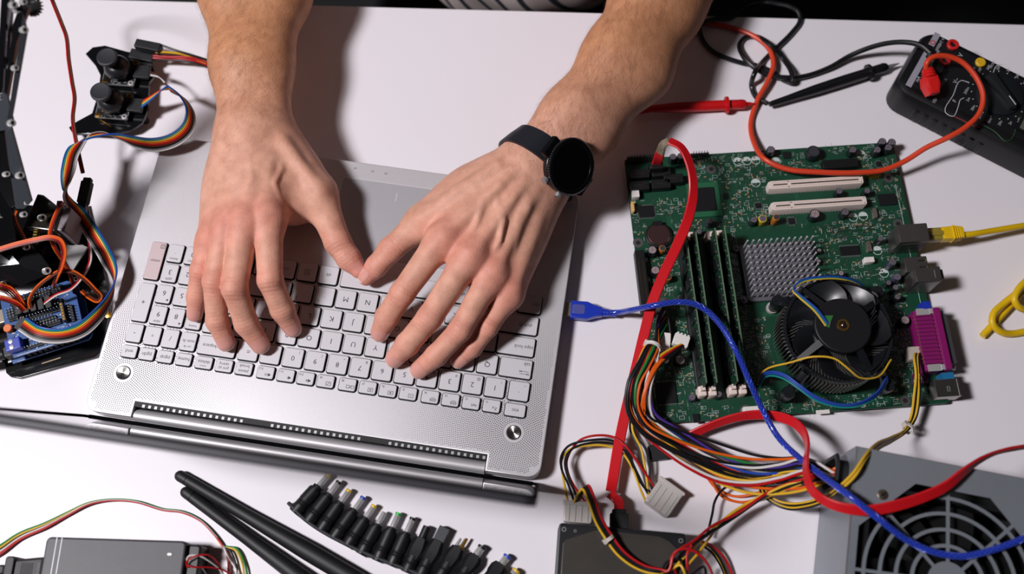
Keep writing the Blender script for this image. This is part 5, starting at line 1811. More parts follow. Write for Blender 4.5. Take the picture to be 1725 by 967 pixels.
b = MB(sf0); b.box((-.0020, .0060, .0002 + .0130), (.003, .008, .001)); b.build('tab', tin, sh)
b = MB(sf0); b.lathe([(.0036, .0251), (.0036, .0300), (.003, .0306)], 14, (.0075, .0255, 0)); b.build('reset_button', mat('button_orange', (216, 112, 60), 0.5), sh)
b = MB(sf0)
for i in range(150):
    x, y = RNG.uniform(.008, .060), RNG.uniform(.002, .051)
    b.mat(int(RNG.integers(0, 3))); w = RNG.uniform(.0006, .0018); b.box((x, y, .0252), (w, .0009, .0005 if RNG.random() < .5 else .00025))
stuff(b.build('surface_components', [inkw, tin, mat('smd_dark', (26, 34, 46), 0.5)], sh))
b = MB(sf0)
for i in range(11):
    b.at(sf0).raw([(.0205 + i * .0029, .0240, .02515), (.0220 + i * .0029, .0240, .02515), (.02125 + i * .0029, .0262, .02515)], [(0, 1, 2)])
for s, x, y in (('GND', .045, .0095), ('V', .05, .0125), ('SERIAL', .033, .0105), ('5V', .022, .0115), ('APC220', .0475, .0135)):
    add_text(b, s, .0016, (sf0[0], sf0[1] + sf0[0] @ np.array([x, y, .02515])))
b.box((.034, .0008, .02514), (.050, .0004, .0001)); b.box((.034, .0005, .01365), (.060, .0003, .0001))
stuff(b.build('board_print', inkw, sh, smooth=False))
b = MB(sf0); b.box((.028, -.0040, .0042), (.016, .0010, .0006)); b.build('scratch_tie', mat('tie_tan', (150, 128, 100), 0.5), sh)

# ------------------------------------------------------------ bottom left: power brick, thin wires, antennas, plug set
ad0, ad1 = P(78.7, 904, .029), P(314.8, 911.5, .029)
aa = unit(ad1 - ad0); aang = math.atan2(aa[1], aa[0])
alen = np.linalg.norm(ad1 - ad0)
AO = (ad0 + aa * alen / 2) * (1, 1, 0)
brick = thing('power_adapter', 'black laptop power brick with two pale grooves and a small light', 'power adapter', AO)
AF = fr(AO, aang)
bk = mat('adapter_black', (62, 62, 68), 0.5, var=0.10, scale=120, bump=0.12, bscale=1400)
b = MB(AF); b.slab(rrect(alen, .050, .0040, 4), .0, .0295, .0016, c=(0, -.0250)); b.build('case', bk, brick)
b = MB(AF); b.slab(rrect(.0130, .046, .003, 3), .002, .0245, .0016, c=(alen / 2 + .004, -.0250)); b.build('end_cap', BLACK, brick)
for x in (.0085, .0125):
    b = MB(AF); b.box((-alen / 2 + x, -.0250, .02953), (.0007, .0490, .00012)); b.build('groove', mat('groove_pale', (190, 190, 196), 0.4), brick)
b = MB(AF); b.slab(rrect(.0062, .0036, .0017, 4), .0290, .02965, c=(alen / 2 - .0125, -.0105)); b.mat(1).slab(rrect(.0034, .0020, .0009, 3), .0290, .0298, c=(alen / 2 - .0120, -.0105)); b.build('status_light', [BLACK, mat('light_white', (226, 224, 226), 0.3)], brick)
cord = thing('mains_cable', 'black mains cord with ribbed relief plugged into the power brick', 'cable', AO + aa * (-alen / 2 - .03))
pz = .0150
b = MB(AF)
b.slab(np.array([(-.0005, .014), (-.022, .0115), (-.0240, .0105), (-.0240, -.0145), (-.022, -.0155), (-.0005, -.018)]), .004, .0255, .002, c=(-alen / 2, -.0290))
for i in range(9): b.box((-alen / 2 - .0085 - i * .0011, -.0265, .0256), (.0004, .0130, .0006))
b.build('plug_body', RUBBER, cord)
b = MB(AF); b.slab(rrect(.0075, .029, .002, 2), .002, .0275, .001, c=(-alen / 2 - .0262, -.0300)); b.build('plug_flange', RUBBER, cord)
b = MB((AF[0] @ rotz(pi / 2), AF[1] + AF[0] @ np.array([-alen / 2 - .0038, -.0255, .02556]))); add_text(b, '10A 250V', .0022, b.fr); b.build('rating', mat('rating_grey', (110, 112, 116), 0.6), cord)
for i in range(3):
    for y_ in (-.0255, -.0350):
        b = MB(AF); b.slab(rrect(.0058, .0075, .0022, 3), .006, .0225, .0015, c=(-alen / 2 - .0345 - i * .0085, y_)); b.build('relief_rib', RUBBER, cord)
b = MB(AF); b.tube(spline([(-alen / 2 - .024, -.030, pz), (-alen / 2 - .060, -.031, pz), (-alen / 2 - .11, -.036, .010), (-alen / 2 - .18, -.05, .0045)], 6), .0052, 12); b.build('cable', RUBBER, cord)

tw = thing('thin_wire_bundle', 'thin red, yellow, green and black wires arching over the power brick', 'wires', P(200, 845, 0))
base_path = [(-20, 935), (0, 924), (33, 902), (76, 884), (112, 866), (150, 848), (190, 842), (230, 845), (274, 858), (306, 862), (337, 876), (360, 899), (376, 920)]
ends = {'red': [(384, 944), (384, 975)], 'green': [(398, 924), (412, 950), (418, 980)], 'yellow': [(396, 926), (408, 950), (412, 980)], 'black': [(388, 928), (398, 955), (402, 980)], 'white': [(382, 934), (402, 968), (404, 985)]}
for nm, o0 in (('green', -5.5), ('yellow', -1.5), ('black', 2.5), ('white', 5), ('red', 7.5), ('red', 10)):
    L = []
    for i, (x, y) in enumerate(base_path):
        k = max(0.12, 1 - i / 6.0) if i < 7 else .14
        L.append((x + o0 * .3 * k, y + o0 * k, .0014 + .0008 * (i % 2) + (0.0012 if o0 > 4 else 0)))
    L += [(x + (1.5 if o0 > 9 else 0), y, .003) for x, y in ends[nm]]
    b = MB(); b.tube(spline(pts(L), 8), .00085 if o0 < 4 else .0008, 7); b.build('wire', WIRE[nm], tw)
for nm, L in (('white', [(314, 944, .026), (318, 937, .028), (334, 936, .028), (352, 945, .022), (372, 962, .010), (380, 980, .003)]), ('red', [(316, 956, .026), (314, 948, .028), (326, 938, .030), (350, 935, .026), (368, 950, .014), (378, 975, .004)]), ('red', [(314, 952, .027), (325, 955, .026), (355, 956, .018), (380, 962, .008), (392, 975, .003)]), ('white', [(320, 944, .025), (338, 955, .018), (350, 972, .006)])):
    b = MB(); b.tube(spline(pts(L), 8), .0007, 7); b.build('wire', WIRE[nm], tw)

antm = mat('antenna_black', (20, 21, 24), 0.55)
for (lab, p0, p1, z) in (('upper of the two black rod antennas crossing the near table', (296, 797.5), (660, 1012), .0075), ('lower of the two black rod antennas, its round tip set back', (306, 824), (610, 1050), .0070)):
    a0, a1 = P(*p0, .0050), P(*p1, .0085)
    an = thing('antenna', lab, 'antenna', a0 * (1, 1, 0), 'rod antennas')
    L_ = np.linalg.norm(a1 - a0); d = unit(a1 - a0)
    rr0, rr1 = .0047, .0074
    prof = [(.0004, 0)] + [(rr0 * sin(q), rr0 * (1 - cos(q))) for q in (.35, .75, 1.15, 1.57)] + [(rr0, .011), (rr0 * .92, .0113), (rr0 * .92, .0118), (rr0 * 1.02, .0121)]
    b = MB(); b.lathe(prof, 20, a0, d); b.build('tip', antm, an)
    b = MB(); b.lathe([(rr0 * 1.02, .0119), (rr0 * 1.05, .03), (rr0 * 1.16, .07), (rr1, .13), (rr1, L_)], 20, a0, d); b.build('rod', antm, an)

strip_px = [(487, 848), (494, 855), (510, 872), (537, 892), (577, 914), (617, 933), (657, 949), (694, 963), (744, 979), (804, 997), (854, 1010)]
hold = thing('plug_holder_strip', 'curved black rubber strip holding a row of power tips', 'holder', P(573, 919, 0))
sp_ = spline([P(x, y, .006) for x, y in strip_px], 6)
t_, _, _ = frames_along(sp_)
nrm = np.cross(t_, np.array([0, 0, 1.0]))
b = MB(); b.strip(sp_, .0120, .0028, nrm); b.build('strip', mat('strip_rubber', (48, 50, 54), 0.65), hold)
PLUGS = [((501, 858.7), (554.7, 799), 'yellow', 's'), ((522.7, 874.7), (572, 811), 'black', 's'), ((545, 888), (589, 825), 'yellow', 's'), ((566.7, 901), (613, 837), 'blue', 's'), ((589, 914.7), (631, 851), 'yellow', 's'), ((612, 928), (649, 861), None, 's'),
         ((638.7, 938.7), (672, 864), 'green', 's'), ((662.7, 947), (696, 872), 'black', 's'), ((688, 958), (720, 887), None, 'round'), ((712, 964), (749, 891), None, 'square'), ((744, 968), (783, 905), None, 'pins'), ((775, 976), (813, 920), 'black', 'flat'), ((815, 988), (856, 936), 'blue', 'flat'), ((838, 1000), (871, 960), 'yellow', 'flat')]
PLAB = ['power tip with yellow ring at the far left end of the strip', 'power tip with black ring, second from the left end of the strip', 'power tip with yellow ring beside the blue-ringed one', 'power tip with blue ring between two yellow-ringed ones', 'power tip with yellow ring beside the plain metal one', 'power tip with plain bare metal barrel',
        'power tip with bright green ring', 'power tip with black ring beside the green-ringed one', 'power tip with stubby black round nose and faceted body', 'power tip with square black plastic nose', 'power tip with two bare gold prongs', 'power tip with thick dark metal barrel and flat body', 'power tip with blue ring at the right end of the row', 'power tip with yellow ring, cut by the near picture border']
PLAB[13] = 'power tip with yellow ring, last on the right of the strip'
tipc = {'yellow': mat('ring_yellow', (216, 176, 34), 0.4), 'blue': mat('ring_blue', (40, 70, 180), 0.4), 'green': mat('ring_green', (30, 176, 66), 0.4), 'black': BLACK}
pb = mat('plug_black', (21, 22, 25), 0.42)
for ((bx, by), (tx, ty), col, kind), lab in zip(PLUGS, PLAB):
    z = .0062
    p0, p1 = P(bx, by, z), P(tx, ty, z)
    d = unit(p1 - p0); L_ = np.linalg.norm(p1 - p0)
    p0 = p0 - d * .0035
    L_ += .0035
    r = thing('power_tip', lab, 'plug', p0 * (1, 1, 0), 'power tips on the strip')
    Ls = L_ * (.69 if kind == 's' else .74)
    b = MB()
    if kind == 's':
        prof = [(.0050, 0), (.0058, .0006), (.0060, .0070), (.0056, .0073), (.0056, .0080), (.0060, .0083), (.0056, .0094), (.0056, .0101), (.0060, .0104), (.0056, .0115), (.0056, .0122), (.0060, .0125), (.0058, Ls * .86), (.0052, Ls * .865), (.0052, Ls * .90), (.0043, Ls * .905), (.0041, Ls)]
        b.lathe(prof, 20, p0, d)
    else:
        prof = [(.0050, 0), (.0060, .0006), (.0060, .0060), (.0056, .0063), (.0056, .0070), (.0060, .0073), (.0056, .0083), (.0056, .0090), (.0060, .0093), (.0058, .0140)]
        b.lathe(prof, 20, p0, d)
        f = frame_dir(p0, d)
        q = [(.0120, .0052, .0056), (.0170, .0066, .0050), (.0215, .0068, .0046), (Ls, .0050, .0044)]
        v = []
        for (x, w, h) in q:
            for (s, t2) in ((1, .45), (.6, 1), (-.6, 1), (-1, .45), (-1, -.45), (-.6, -1), (.6, -1), (1, -.45)): v.append((x, s * w, t2 * h))
        fc = [(8*k + i, 8*k + (i+1) % 8, 8*k + 8 + (i+1) % 8, 8*k + 8 + i) for k in range(3) for i in range(8)] + [tuple(range(8))[::-1], tuple(24 + i for i in range(8))]
        b.at(f).raw(v, fc)
    b.build('body', pb, r, angle=28)
    q0 = p0 + d * Ls
    Lt = L_ - Ls
    b = MB()
    if kind in ('s', 'flat'):
        tr_ = .0024 if kind == 's' else .0032
        b.lathe([(tr_, -.001), (tr_, Lt - .0016), (tr_ * .9, Lt - .0010)], 16, q0, d); b.build('barrel', CHROME, r)
        if col:
            b = MB(); b.lathe([(tr_ * 1.04, Lt - .0022), (tr_ * 1.10, Lt - .0019), (tr_ * 1.10, Lt - .0003), (tr_ * .92, Lt), (tr_ * .5, Lt), (tr_ * .5, Lt - .001)], 16, q0, d); b.build('colour_ring', tipc[col], r)
    elif kind == 'round':
        b.lathe([(.0034, -.001), (.0034, Lt - .0004), (.0030, Lt), (.0018, Lt), (.0017, Lt - .003)], 16, q0, d); b.build('nose', pb, r)
    elif kind == 'square':
        b.at(frame_dir(q0, d)).box((Lt / 2, 0, 0), (Lt + .002, .0090, .0060), .0004); b.build('nose', mat('nose_grey', (58, 62, 66), 0.5), r)
    else:
        n_ = np.cross(d, (0, 0, 1))
        for s, m2 in ((-1, CHROME), (1, GOLD)):
            b = MB(); b.cyl(q0 + n_ * s * .0022, q0 + n_ * s * .0022 + d * Lt * (.75 if s < 0 else 1.0), .0015, 10, .0011); b.build('prong', m2, r)
# ------------------------------------------------------------ right side: drive, power supply, cables, meter
sred = mat('sata_red', (198, 20, 30), 0.36, bump=0.03, bscale=700)
def band(name, root, L, w, th, m, n=8, nr=None):
    """flat cable: controls (px, py, z, nx, ny, nz)"""
    c = spline([P(*q[:3]) for q in L], n)
    nn = np.array([q[3:6] for q in L], float)
    ns = np.stack([np.interp(np.arange(len(c)), np.arange(len(L)) * n, nn[:, k]) for k in range(3)], 1)
    b = MB(); b.strip(c, w, th, ns)
    return b.build(name, m, root, angle=40)
U = (0, 0, 1)
ca_ = thing('data_cable', 'wide flat red data cable arching from the board corner to the hard drive', 'cable', P(1085, 560, 0), 'flat red data cables')
band('cable', ca_, [(1127, 237, .062, -.2, .5, 1), (1147, 248, .062, .3, .3, 1), (1163, 281, .058, .5, 0, 1), (1168, 322, .053, .4, 0, 1), (1160, 366, .050, .2, 0, 1), (1142, 411, .048, *U), (1119, 460, .046, *U), (1099, 510, .042, *U), (1086, 560, .036, *U), (1074, 610, .030, *U), (1062, 660, .024, *U), (1050, 712, .019, *U), (1040, 762, .015, *U), (1033, 805, .0135, *U), (1029, 828, .014, .2, 0, 1)], .0088, .0021, sred)
band('cable', ca_, [(1112, 258, .048, -.6, -.8, .3), (1108, 270, .034, -.1, -1, .1), (1105, 278, .022, 0, -1, 0)], .0086, .0021, sred)
band('frayed_shield', ca_, [(1127, 237, .0622, -.2, .5, 1), (1118, 243, .059, -.5, -.1, .9), (1112, 258, .048, -.6, -.8, .3)], .0080, .0026, mat('shield_foil', (150, 138, 118), 0.5, 0.5, var=0.4, scale=400, bump=0.6, bscale=500))
band('cable', ca_, [(1028, 832, .0125, *U), (1036, 839, .0150, .3, .3, 1), (1042, 846, .0155, *U), (1043, 864, .0150, *U)], .0080, .0021, sred)
b = MB(frame_dir(P(1104, 284, .018), (1, .03, 0))); b.box((0, 0, 0), (.0120, .0070, .0150), .0005); b.build('plug', BLACK, ca_)
q = P(1043, 874, .016)
b = MB(fr((q[0], q[1], 0), -.04)); b.box((0, -.002, .0150), (.0145, .0125, .0080), .0006); b.box((0, .0055, .0150), (.0110, .0040, .0060), .0006); b.build('plug', RUBBER, ca_)
cb_ = thing('data_cable', 'flat red data cable looping over the power supply with a loose black plug', 'cable', P(1268, 700, 0), 'flat red data cables')
band('cable', cb_, [(1128, 757, .008, .2, -.5, 1), (1150, 742, .010, .2, -.6, 1), (1170, 730, .013, .2, -.8, .8), (1198, 717, .017, .1, -.8, .6), (1237, 704, .021, 0, -.8, .6), (1268, 699, .023, 0, -.7, .7), (1300, 700, .026, -.2, -.6, .7), (1332, 709, .033, -.5, -.4, .6), (1352, 726, .043, -.85, -.1, .35), (1360, 748, .052, -1, 0, .1), (1358, 770, .060, -1, .1, .2), (1358, 796, .068, -.9, -.2, .4), (1367, 824, .077, -.6, -.5, .6), (1386, 842, .085, -.3, -.7, .6), (1414, 854, .091, 0, -.7, .7), (1459, 860, .096, .1, -.6, .8), (1496, 855, .0975, .1, -.5, .9), (1548, 840, .0970, .2, -.5, .9), (1592, 820, .0965, .3, -.5, .8), (1622, 796, .096, .4, -.6, .6), (1652, 775, .090, .3, -.8, .4), (1684, 761, .082, .1, -1, .2), (1725, 753, .075, 0, -1, .2), (1790, 745, .060, 0, -1, .3), (1880, 740, .028, 0, -.8, .6), (1980, 742, .0045, 0, -.2, 1), (2080, 745, .0030, *U)], .0088, .0021, sred)
q = P(1108, 762, .008)
b = MB(fr((q[0], q[1], 0), .12)); b.slab(rrect(.0150, .0120, .0008, 2), .0002, .0085, .0006); b.slab(rrect(.008, .0085, .0008, 2), .001, .0075, .0006, c=(.009, .001)); b.box((-.002, .0064, .005), (.008, .0012, .005)); b.build('plug', RUBBER, cb_)

# blue see-through USB cable
ub = mat('usb_blue', (40, 66, 196), 0.18, trans=0.25, coat=0.4)
ubs = mat('usb_cable_blue', (24, 46, 158), 0.22, var=0.28, scale=1, coat=0.5)
us_ = thing('usb_cable', 'translucent blue cable from the laptop edge across board and power supply', 'cable', P(1240, 590, 0))
upath = [(1022, 527, .0095), (1042, 526, .013), (1065, 522, .032), (1100, 515, .054), (1138, 509, .058), (1166, 511, .058), (1190, 523, .056), (1215, 549, .055), (1240, 591, .053), (1262, 641, .046), (1285, 691, .034), (1310, 735, .034), (1345, 770, .050), (1390, 805, .078), (1432, 836, .099), (1480, 874, .099), (1530, 911, .0930), (1577, 931, .0912), (1620, 937, .0910), (1670, 927, .0910), (1725, 907, .0910), (1790, 880, .0905), (1850, 860, .085), (1930, 850, .040), (2010, 850, .006), (2120, 860, .0026)]
uc = spline(pts(upath), 10)
b = MB(); b.tube(uc, .0024, 12); b.build('cable', ubs, us_)
t_, n_, bb = frames_along(uc)
sarc = np.concatenate([[0], np.cumsum(np.linalg.norm(np.diff(uc, axis=0), axis=1))])
fine = np.linspace(0, sarc[-1], 900)
ucf = np.stack([np.interp(fine, sarc, uc[:, k]) for k in range(3)], 1)
t_, n_, bb = frames_along(ucf)
b = MB()
for k in range(5):
    for sg in (-1, 1):
        a = sg * fine * 2 * pi / .022 + k * 2 * pi / 5
        b.tube(ucf + (n_ * np.cos(a)[:, None] + bb * np.sin(a)[:, None]) * .00232, .00018, 4)
stuff(b.build('braid', mat('braid_silver_blue', (74, 100, 206), 0.3, 0.3), us_))
u0 = P(985, 524, .0095); ud = unit((P(1022, 527, .0095) - P(958, 522, .0095)) * (1, 1, 0))
uf_ = frame_dir(u0, ud)
b = MB(uf_); b.slab(np.array([(-.0125, -.0078), (.0020, -.0080), (.0090, -.0052), (.0150, -.0040), (.0150, .0040), (.0090, .0052), (.0020, .0080), (-.0125, .0078)]), -.0038, .0040, .0014, bb=.0012); b.build('plug_body', ub, us_)
b = MB(uf_); b.lathe([(.0040, .0135), (.0042, .0150), (.0034, .0155), (.0038, .0175), (.0032, .0180), (.0036, .0200), (.0030, .0205), (.0030, .0270)], 14, (0, 0, 0), (1, 0, 0)); b.build('strain_relief', ub, us_)
b = MB(uf_); b.box((-.0145, 0, 0), (.0050, .0122, .0046)); b.build('metal_tip', mat('usb_shell', (206, 190, 150), 0.3, 0.9), us_)
b = MB(uf_); b.slab(rrect(.0110, .0085, .002, 3), .0036, .0043, .0002, c=(-.0055, 0)); b.build('plug_inset', mat('usb_inset_blue', (78, 84, 150), 0.3), us_)

# hard drive
h0, h1 = P(942, 880, .0255), P(1157, 899, .0255)
ha = unit(h1 - h0); hang = math.atan2(ha[1], ha[0]); hl = np.linalg.norm(h1 - h0)
HO = (h0 + ha * hl / 2) * (1, 1, 0)
HF = fr(HO, hang)
hdd = thing('hard_drive', 'black framed hard drive with a dark metal lid at the near table edge', 'hard drive', HO)
b = MB(HF); b.slab(rrect(hl, .147, .0030, 3), .0008, .0250, .0012, c=(0, -.0735)); b.build('case', mat('drive_black', (26, 28, 31), 0.38, bump=0.05, bscale=900), hdd)
w2 = hl / 2
lid_o = np.array([(-w2 + .0040, -.0160), (-w2 + .0060, -.0130), (-.0215, -.0035), (-.0190, -.0030), (.0290, -.0040), (.0370, -.0070), (.0440, -.0130), (w2 - .0025, -.0200), (w2 - .0015, -.0240), (w2 - .0015, -.1440), (-w2 + .0040, -.1440)])
b = MB(HF); b.mat(1).slab(inset(ccw(lid_o), -.0009), .0245, .0253); b.mat(0).slab(lid_o, .0245, .0260, .0005); b.build('lid_plate', [mat('drive_lid', (88, 84, 80), 0.3, 0.55, var=0.15, scale=30), BLACK], hdd)
for (x, y) in ((-w2 + .0042, -.0050), (w2 - .0045, -.0058), (-w2 + .0130, -.0055)):
    b = MB(HF); rr = .0019 if x != -w2 + .0130 else .0012; b.lathe([(rr, .0249), (rr, .0255), (rr * .6, .0255), (rr * .5, .0245)], 14, (x, y, 0)); b.mat(1).lathe([(rr * .55, .0249), (rr * .55, .0251)], 10, (x, y, 0)); b.build('screw', [STEEL, BLACK], hdd)
clearp = mat('connector_milky', (200, 194, 190), 0.35, trans=0.15, sss=0.2)

# power supply
c0, cx, cy = P(1442, 751.5, .086), P(1725, 806, .086), P(1416, 967, .086)
pxd = unit(cx - c0); pang = math.atan2(pxd[1], pxd[0])
PF_ = fr(c0 * (1, 1, 0), pang)
steelg = mat('psu_steel', (142, 148, 156), 0.42, 0.45, var=0.05, scale=25, bump=0.02, bscale=900)
psu = thing('power_supply', 'grey steel computer power supply with a ringed fan grille', 'power supply', c0 * (1, 1, 0))
PW, PD, PH = .150, .140, .086
gcen = (P(1597, 981, PH) - PF_[1]) @ PF_[0]
gx, gy = gcen[0], gcen[1]
gm = mpp(1597, 960, PH)
b = MB(PF_)
b.raw([(0, 0, .001), (PW, 0, .001), (PW, -PD, .001), (0, -PD, .001)], [(0, 1, 2, 3)])
for (x0, y0, x1, y1) in ((0, -PD, 0, 0), (0, 0, PW, 0), (PW, 0, PW, -PD), (PW, -PD, 0, -PD)):
    d = unit(np.array([x1 - x0, y1 - y0, 0])); n2 = np.array([-d[1], d[0], 0])
    A, B_ = np.array([x0, y0, 0]), np.array([x1, y1, 0])
    i = -n2 * .001
    b.raw([A + (0, 0, .001), B_ + (0, 0, .001), B_ + (0, 0, PH - .001), A + (0, 0, PH - .001), A + i + (0, 0, .001), B_ + i + (0, 0, .001), B_ + i + (0, 0, PH - .001), A + i + (0, 0, PH - .001)], [(0, 1, 2, 3), (7, 6, 5, 4), (0, 4, 5, 1), (3, 2, 6, 7)])
b.build('housing', steelg, psu)
# top plate with the eight-sided cut-out
R4 = 141 * gm
oc = np.array([(gx + R4 * 1.10 * cos(a) / cos(((a - pi / 8) % (pi / 4)) - pi / 8) * 1.0, gy + R4 * 1.10 * sin(a) / cos(((a - pi / 8) % (pi / 4)) - pi / 8)) for a in np.linspace(0, 2 * pi, 48, endpoint=False)])
oc[:, 0] = np.clip(oc[:, 0], .003, PW - .003); oc[:, 1] = np.clip(oc[:, 1], -PD + .003, -.003)
def sq(a):
    d = np.array([cos(a), sin(a)])
    t = []
    if d[0] > 1e-9: t.append((PW - gx) / d[0])
    if d[0] < -1e-9: t.append((0 - gx) / d[0])
    if d[1] > 1e-9: t.append((0 - gy) / d[1])
    if d[1] < -1e-9: t.append((-PD - gy) / d[1])
    return np.array([gx, gy]) + d * min(t)
aa_ = np.linspace(0, 2 * pi, 48, endpoint=False)
corner = np.array([sq(a) for a in aa_])
for (qx, qy) in ((0, 0), (PW, 0), (PW, -PD), (0, -PD)):
    k = np.argmin(((corner - (qx, qy)) ** 2).sum(1)); corner[k] = (qx, qy)
n = 48
v = np.vstack([np.column_stack([o, np.full(n, z)]) for o, z in ((corner, PH), (oc, PH), (oc, PH - .0012), (corner, PH - .0012))])
f = [(k * n + i, k * n + (i + 1) % n, ((k + 1) % 4) * n + (i + 1) % n, ((k + 1) % 4) * n + i) for k in range(4) for i in range(n)]
b = MB(PF_); b.raw(v, f); b.build('top_plate', steelg, psu, smooth=False)
b = MB(PF_); b.box((.0004, -PD / 2, PH + .0001), (.0012, PD, .0006)); b.box((PW / 2, -.0004, PH + .0001), (PW, .0008, .0004)); b.build('folded_edge', mat('edge_bright', (206, 206, 210), 0.3, 0.8), psu)
for R in (141, 114, 87, 60):
    b = MB(PF_); w_ = 5.2 * gm / 2 * 1.15
    b.ring(circle(R * gm + w_, 64, (gx, gy)), circle(R * gm - w_, 64, (gx, gy)), PH - .0011, PH + .0001); b.build('grille_ring', steelg, psu)
b = MB(PF_); b.slab(circle(34 * gm, 40, (gx, gy)), PH - .0011, PH + .0001); b.build('grille_disc', steelg, psu)
for k in range(8):
    a = math.radians(82 + 45 * k) - pang
    d = np.array([cos(a), sin(a)]); nn_ = np.array([-d[1], d[0]]) * 5.6 * gm / 2
    r0, r1 = 33 * gm, R4 * 1.16
    q = np.array([d * r0 - nn_, d * r1 - nn_, d * r1 + nn_, d * r0 + nn_]) + (gx, gy)
    q[:, 0] = np.clip(q[:, 0], .001, PW - .001); q[:, 1] = np.clip(q[:, 1], -PD + .001, -.001)
    b = MB(PF_); b.slab(q, PH - .0010, PH - .0001); b.build('grille_spoke', steelg, psu)
b = MB(PF_); b.ring(rrect(.122, .122, .006, 4) + (min(gx, PW - .063), gy), circle(.0585, 24, (min(gx, PW - .063), gy))[[(i + 2) % 24 for i in range(24)]][:20] if False else inset(ccw(rrect(.122, .122, .006, 4)), .003) + (min(gx, PW - .063), gy), PH - .028, PH - .003); b.build('fan_frame', BLACK, psu)
b = MB(PF_); b.slab(circle(.022, 32, (gx, gy)), PH - .024, PH - .006, .001); psub = mat('psu_fan_black', (12, 13, 14), 0.8, spec=0.1); fh = b.build('fan_hub', psub, psu)
def psu_blade():
    b = MB(); v, fc = [], []
    for i in range(6):
        s = i / 5; r = .021 + s * .036
        for j in range(5):
            t2 = j / 4; a = t2 * .62 + .35 * s
            v.append((r * cos(a), r * sin(a), -.007 - .014 * t2))
    n0 = len(v); v += [(x, y, z - .0012) for x, y, z in v]
    for i in range(5):
        for j in range(4):
            k = i * 5 + j; fc += [(k, k + 5, k + 6, k + 1), (n0 + k, n0 + k + 1, n0 + k + 6, n0 + k + 5)]
    b.raw(v, fc); return b.mesh('fan_blade', psub, (0, 0, 0), 60)
pbm = psu_blade()
for k in range(7): place(pbm, 'fan_blade', psu, PF_[1] + PF_[0] @ np.array([gx, gy, PH]), pang + k * 2 * pi / 7)
b = MB(PF_); b.box((PW / 2, -PD / 2, .020), (PW - .01, PD - .01, .030)); b.build('inner_board', mat('inner_dark', (18, 20, 20), 0.8), psu)
for (px, py, r) in ((1487, 833.5, .0040), (1455, 786, .0020)):
    p = P(px, py, PH); b = MB(fr(p, .5)); b.lathe([(r, -.001), (r, .0004), (r * .78, .0008), (r * .3, .0009)], 20); b.mat(1).box((0, 0, .0009), (r * 1.1, r * .22, .0003)); b.box((0, 0, .0009), (r * .22, r * 1.1, .0003)); b.build('screw', [mat('screw_bronze', (150, 138, 120), 0.3, 0.9), BLACK], psu)
# grommet on the side face
b = MB((PF_[0], PF_[1]))
go_ = rrect(.0300, .0460, .011, 5)
v = []
n = len(go_)
gy0, gz0 = -.0190, .0570
for (x, k) in ((-.0090, 1.0), (-.0105, .92), (-.0105, .74), (.0010, .74), (.0010, 1.0)):
    for (a, c_) in go_: v.append((x, gy0 + a * k, gz0 + c_ * k))
b.raw(v, [(k * n + i, k * n + (i + 1) % n, (k + 1) * n + (i + 1) % n, (k + 1) * n + i) for k in range(4) for i in range(n)]); b.build('grommet', RUBBER, psu)
G = lambda a, c_: PF_[1] + PF_[0] @ np.array([-.004, gy0 + a, gz0 + c_])

# the cable loom of the power supply: every conductor a part of its own
loom = psu
def wire(nm, path, r=.00115, n=7, root=None):
    b = MB(); b.tube(spline(path, n), r, 7); return b.build('wire', WIRE[nm], root or loom)
main = [(1112, 556, .028), (1100, 585, .036), (1088, 615, .038), (1074, 650, .036), (1074, 690, .028), (1090, 718, .023), (1128, 744, .020), (1172, 768, .018), (1218, 788, .018), (1265, 798, .022), (1312, 797, .033), (1358, 791, .046)]
mc = np.array([P(*q) for q in main])
mt, _, _ = frames_along(mc)
mp_ = np.cross(mt, (0, 0, 1)); mp_ /= np.linalg.norm(mp_, axis=1, keepdims=True)
spread = np.array([.010, .0050, .0070, .0085, .0095, .0095, .0110, .0125, .0135, .0130, .0120, .0110])
cols = ['black', 'purple', 'white', 'black', 'orange', 'black', 'blue', 'green', 'black', 'orange', 'black', 'red', 'yellow', 'black', 'orange', 'black', 'white', 'black', 'red', 'orange', 'black', 'yellow']
nW = len(cols)
for k, nm in enumerate(cols):
    s0 = 2 * k / (nW - 1) - 1
    path = [P(1120 + RNG.uniform(-3, 3), 515 + 4.6 * k, .020)]
    if k < 6: path.append(P(1106 + RNG.uniform(-3, 5), 545 + 2.0 * k, .030))
    ph = RNG.uniform(0, 6.28)
    for i in range(1, len(mc)):
        u_ = i / (len(mc) - 1)
        s = s0 * (1 - .3 * sin(u_ * 5 + ph)) + .45 * sin(u_ * 7 + ph)
        h = sqrt(max(0.05, 1.3 - min(1, s * s))) * cos(ph + 3 * u_) * .55
        path.append(mc[i] + mp_[i] * s * spread[i] * .85 + np.array([0, 0, h * spread[i] * .55 + .001]))
    path.append(G(RNG.uniform(-.007, .007), RNG.uniform(-.011, .011)))
    for p_ in path: p_[2] = max(p_[2], .0016)
    wire(nm, path)
def ring_tie(p, d, r, m, root, name='cable_tie'):
    d = unit(d); x = unit(np.cross(d, (0, 0, 1))); z = np.cross(x, d)
    b = MB((np.stack([x, z, d], 1), np.asarray(p)))
    b.ring(circle(r, 22), circle(r - .0012, 22), -.0014, .0014); b.box((r, .001, 0), (.003, .0045, .0038))
    return b.build(name, m, root)
ring_tie(mc[1] + (0, 0, .001), mt[1], .0068, WHITEP, loom)
q = P(1148, 573, .030); b = MB(fr(q, -.35)); b.box((0, 0, -.004), (.0130, .0100, .009), .0006)
for i in range(4): b.box((-.0045 + i * .003, .0052, -.002), (.0016, .0016, .005))
b.build('small_connector', WHITEP, loom)
q = P(1117, 583, .026); b = MB(fr(q, -.1)); b.box((0, 0, -.004), (.012, .0240, .010), .0008); b.build('board_plug', WHITEP, loom)
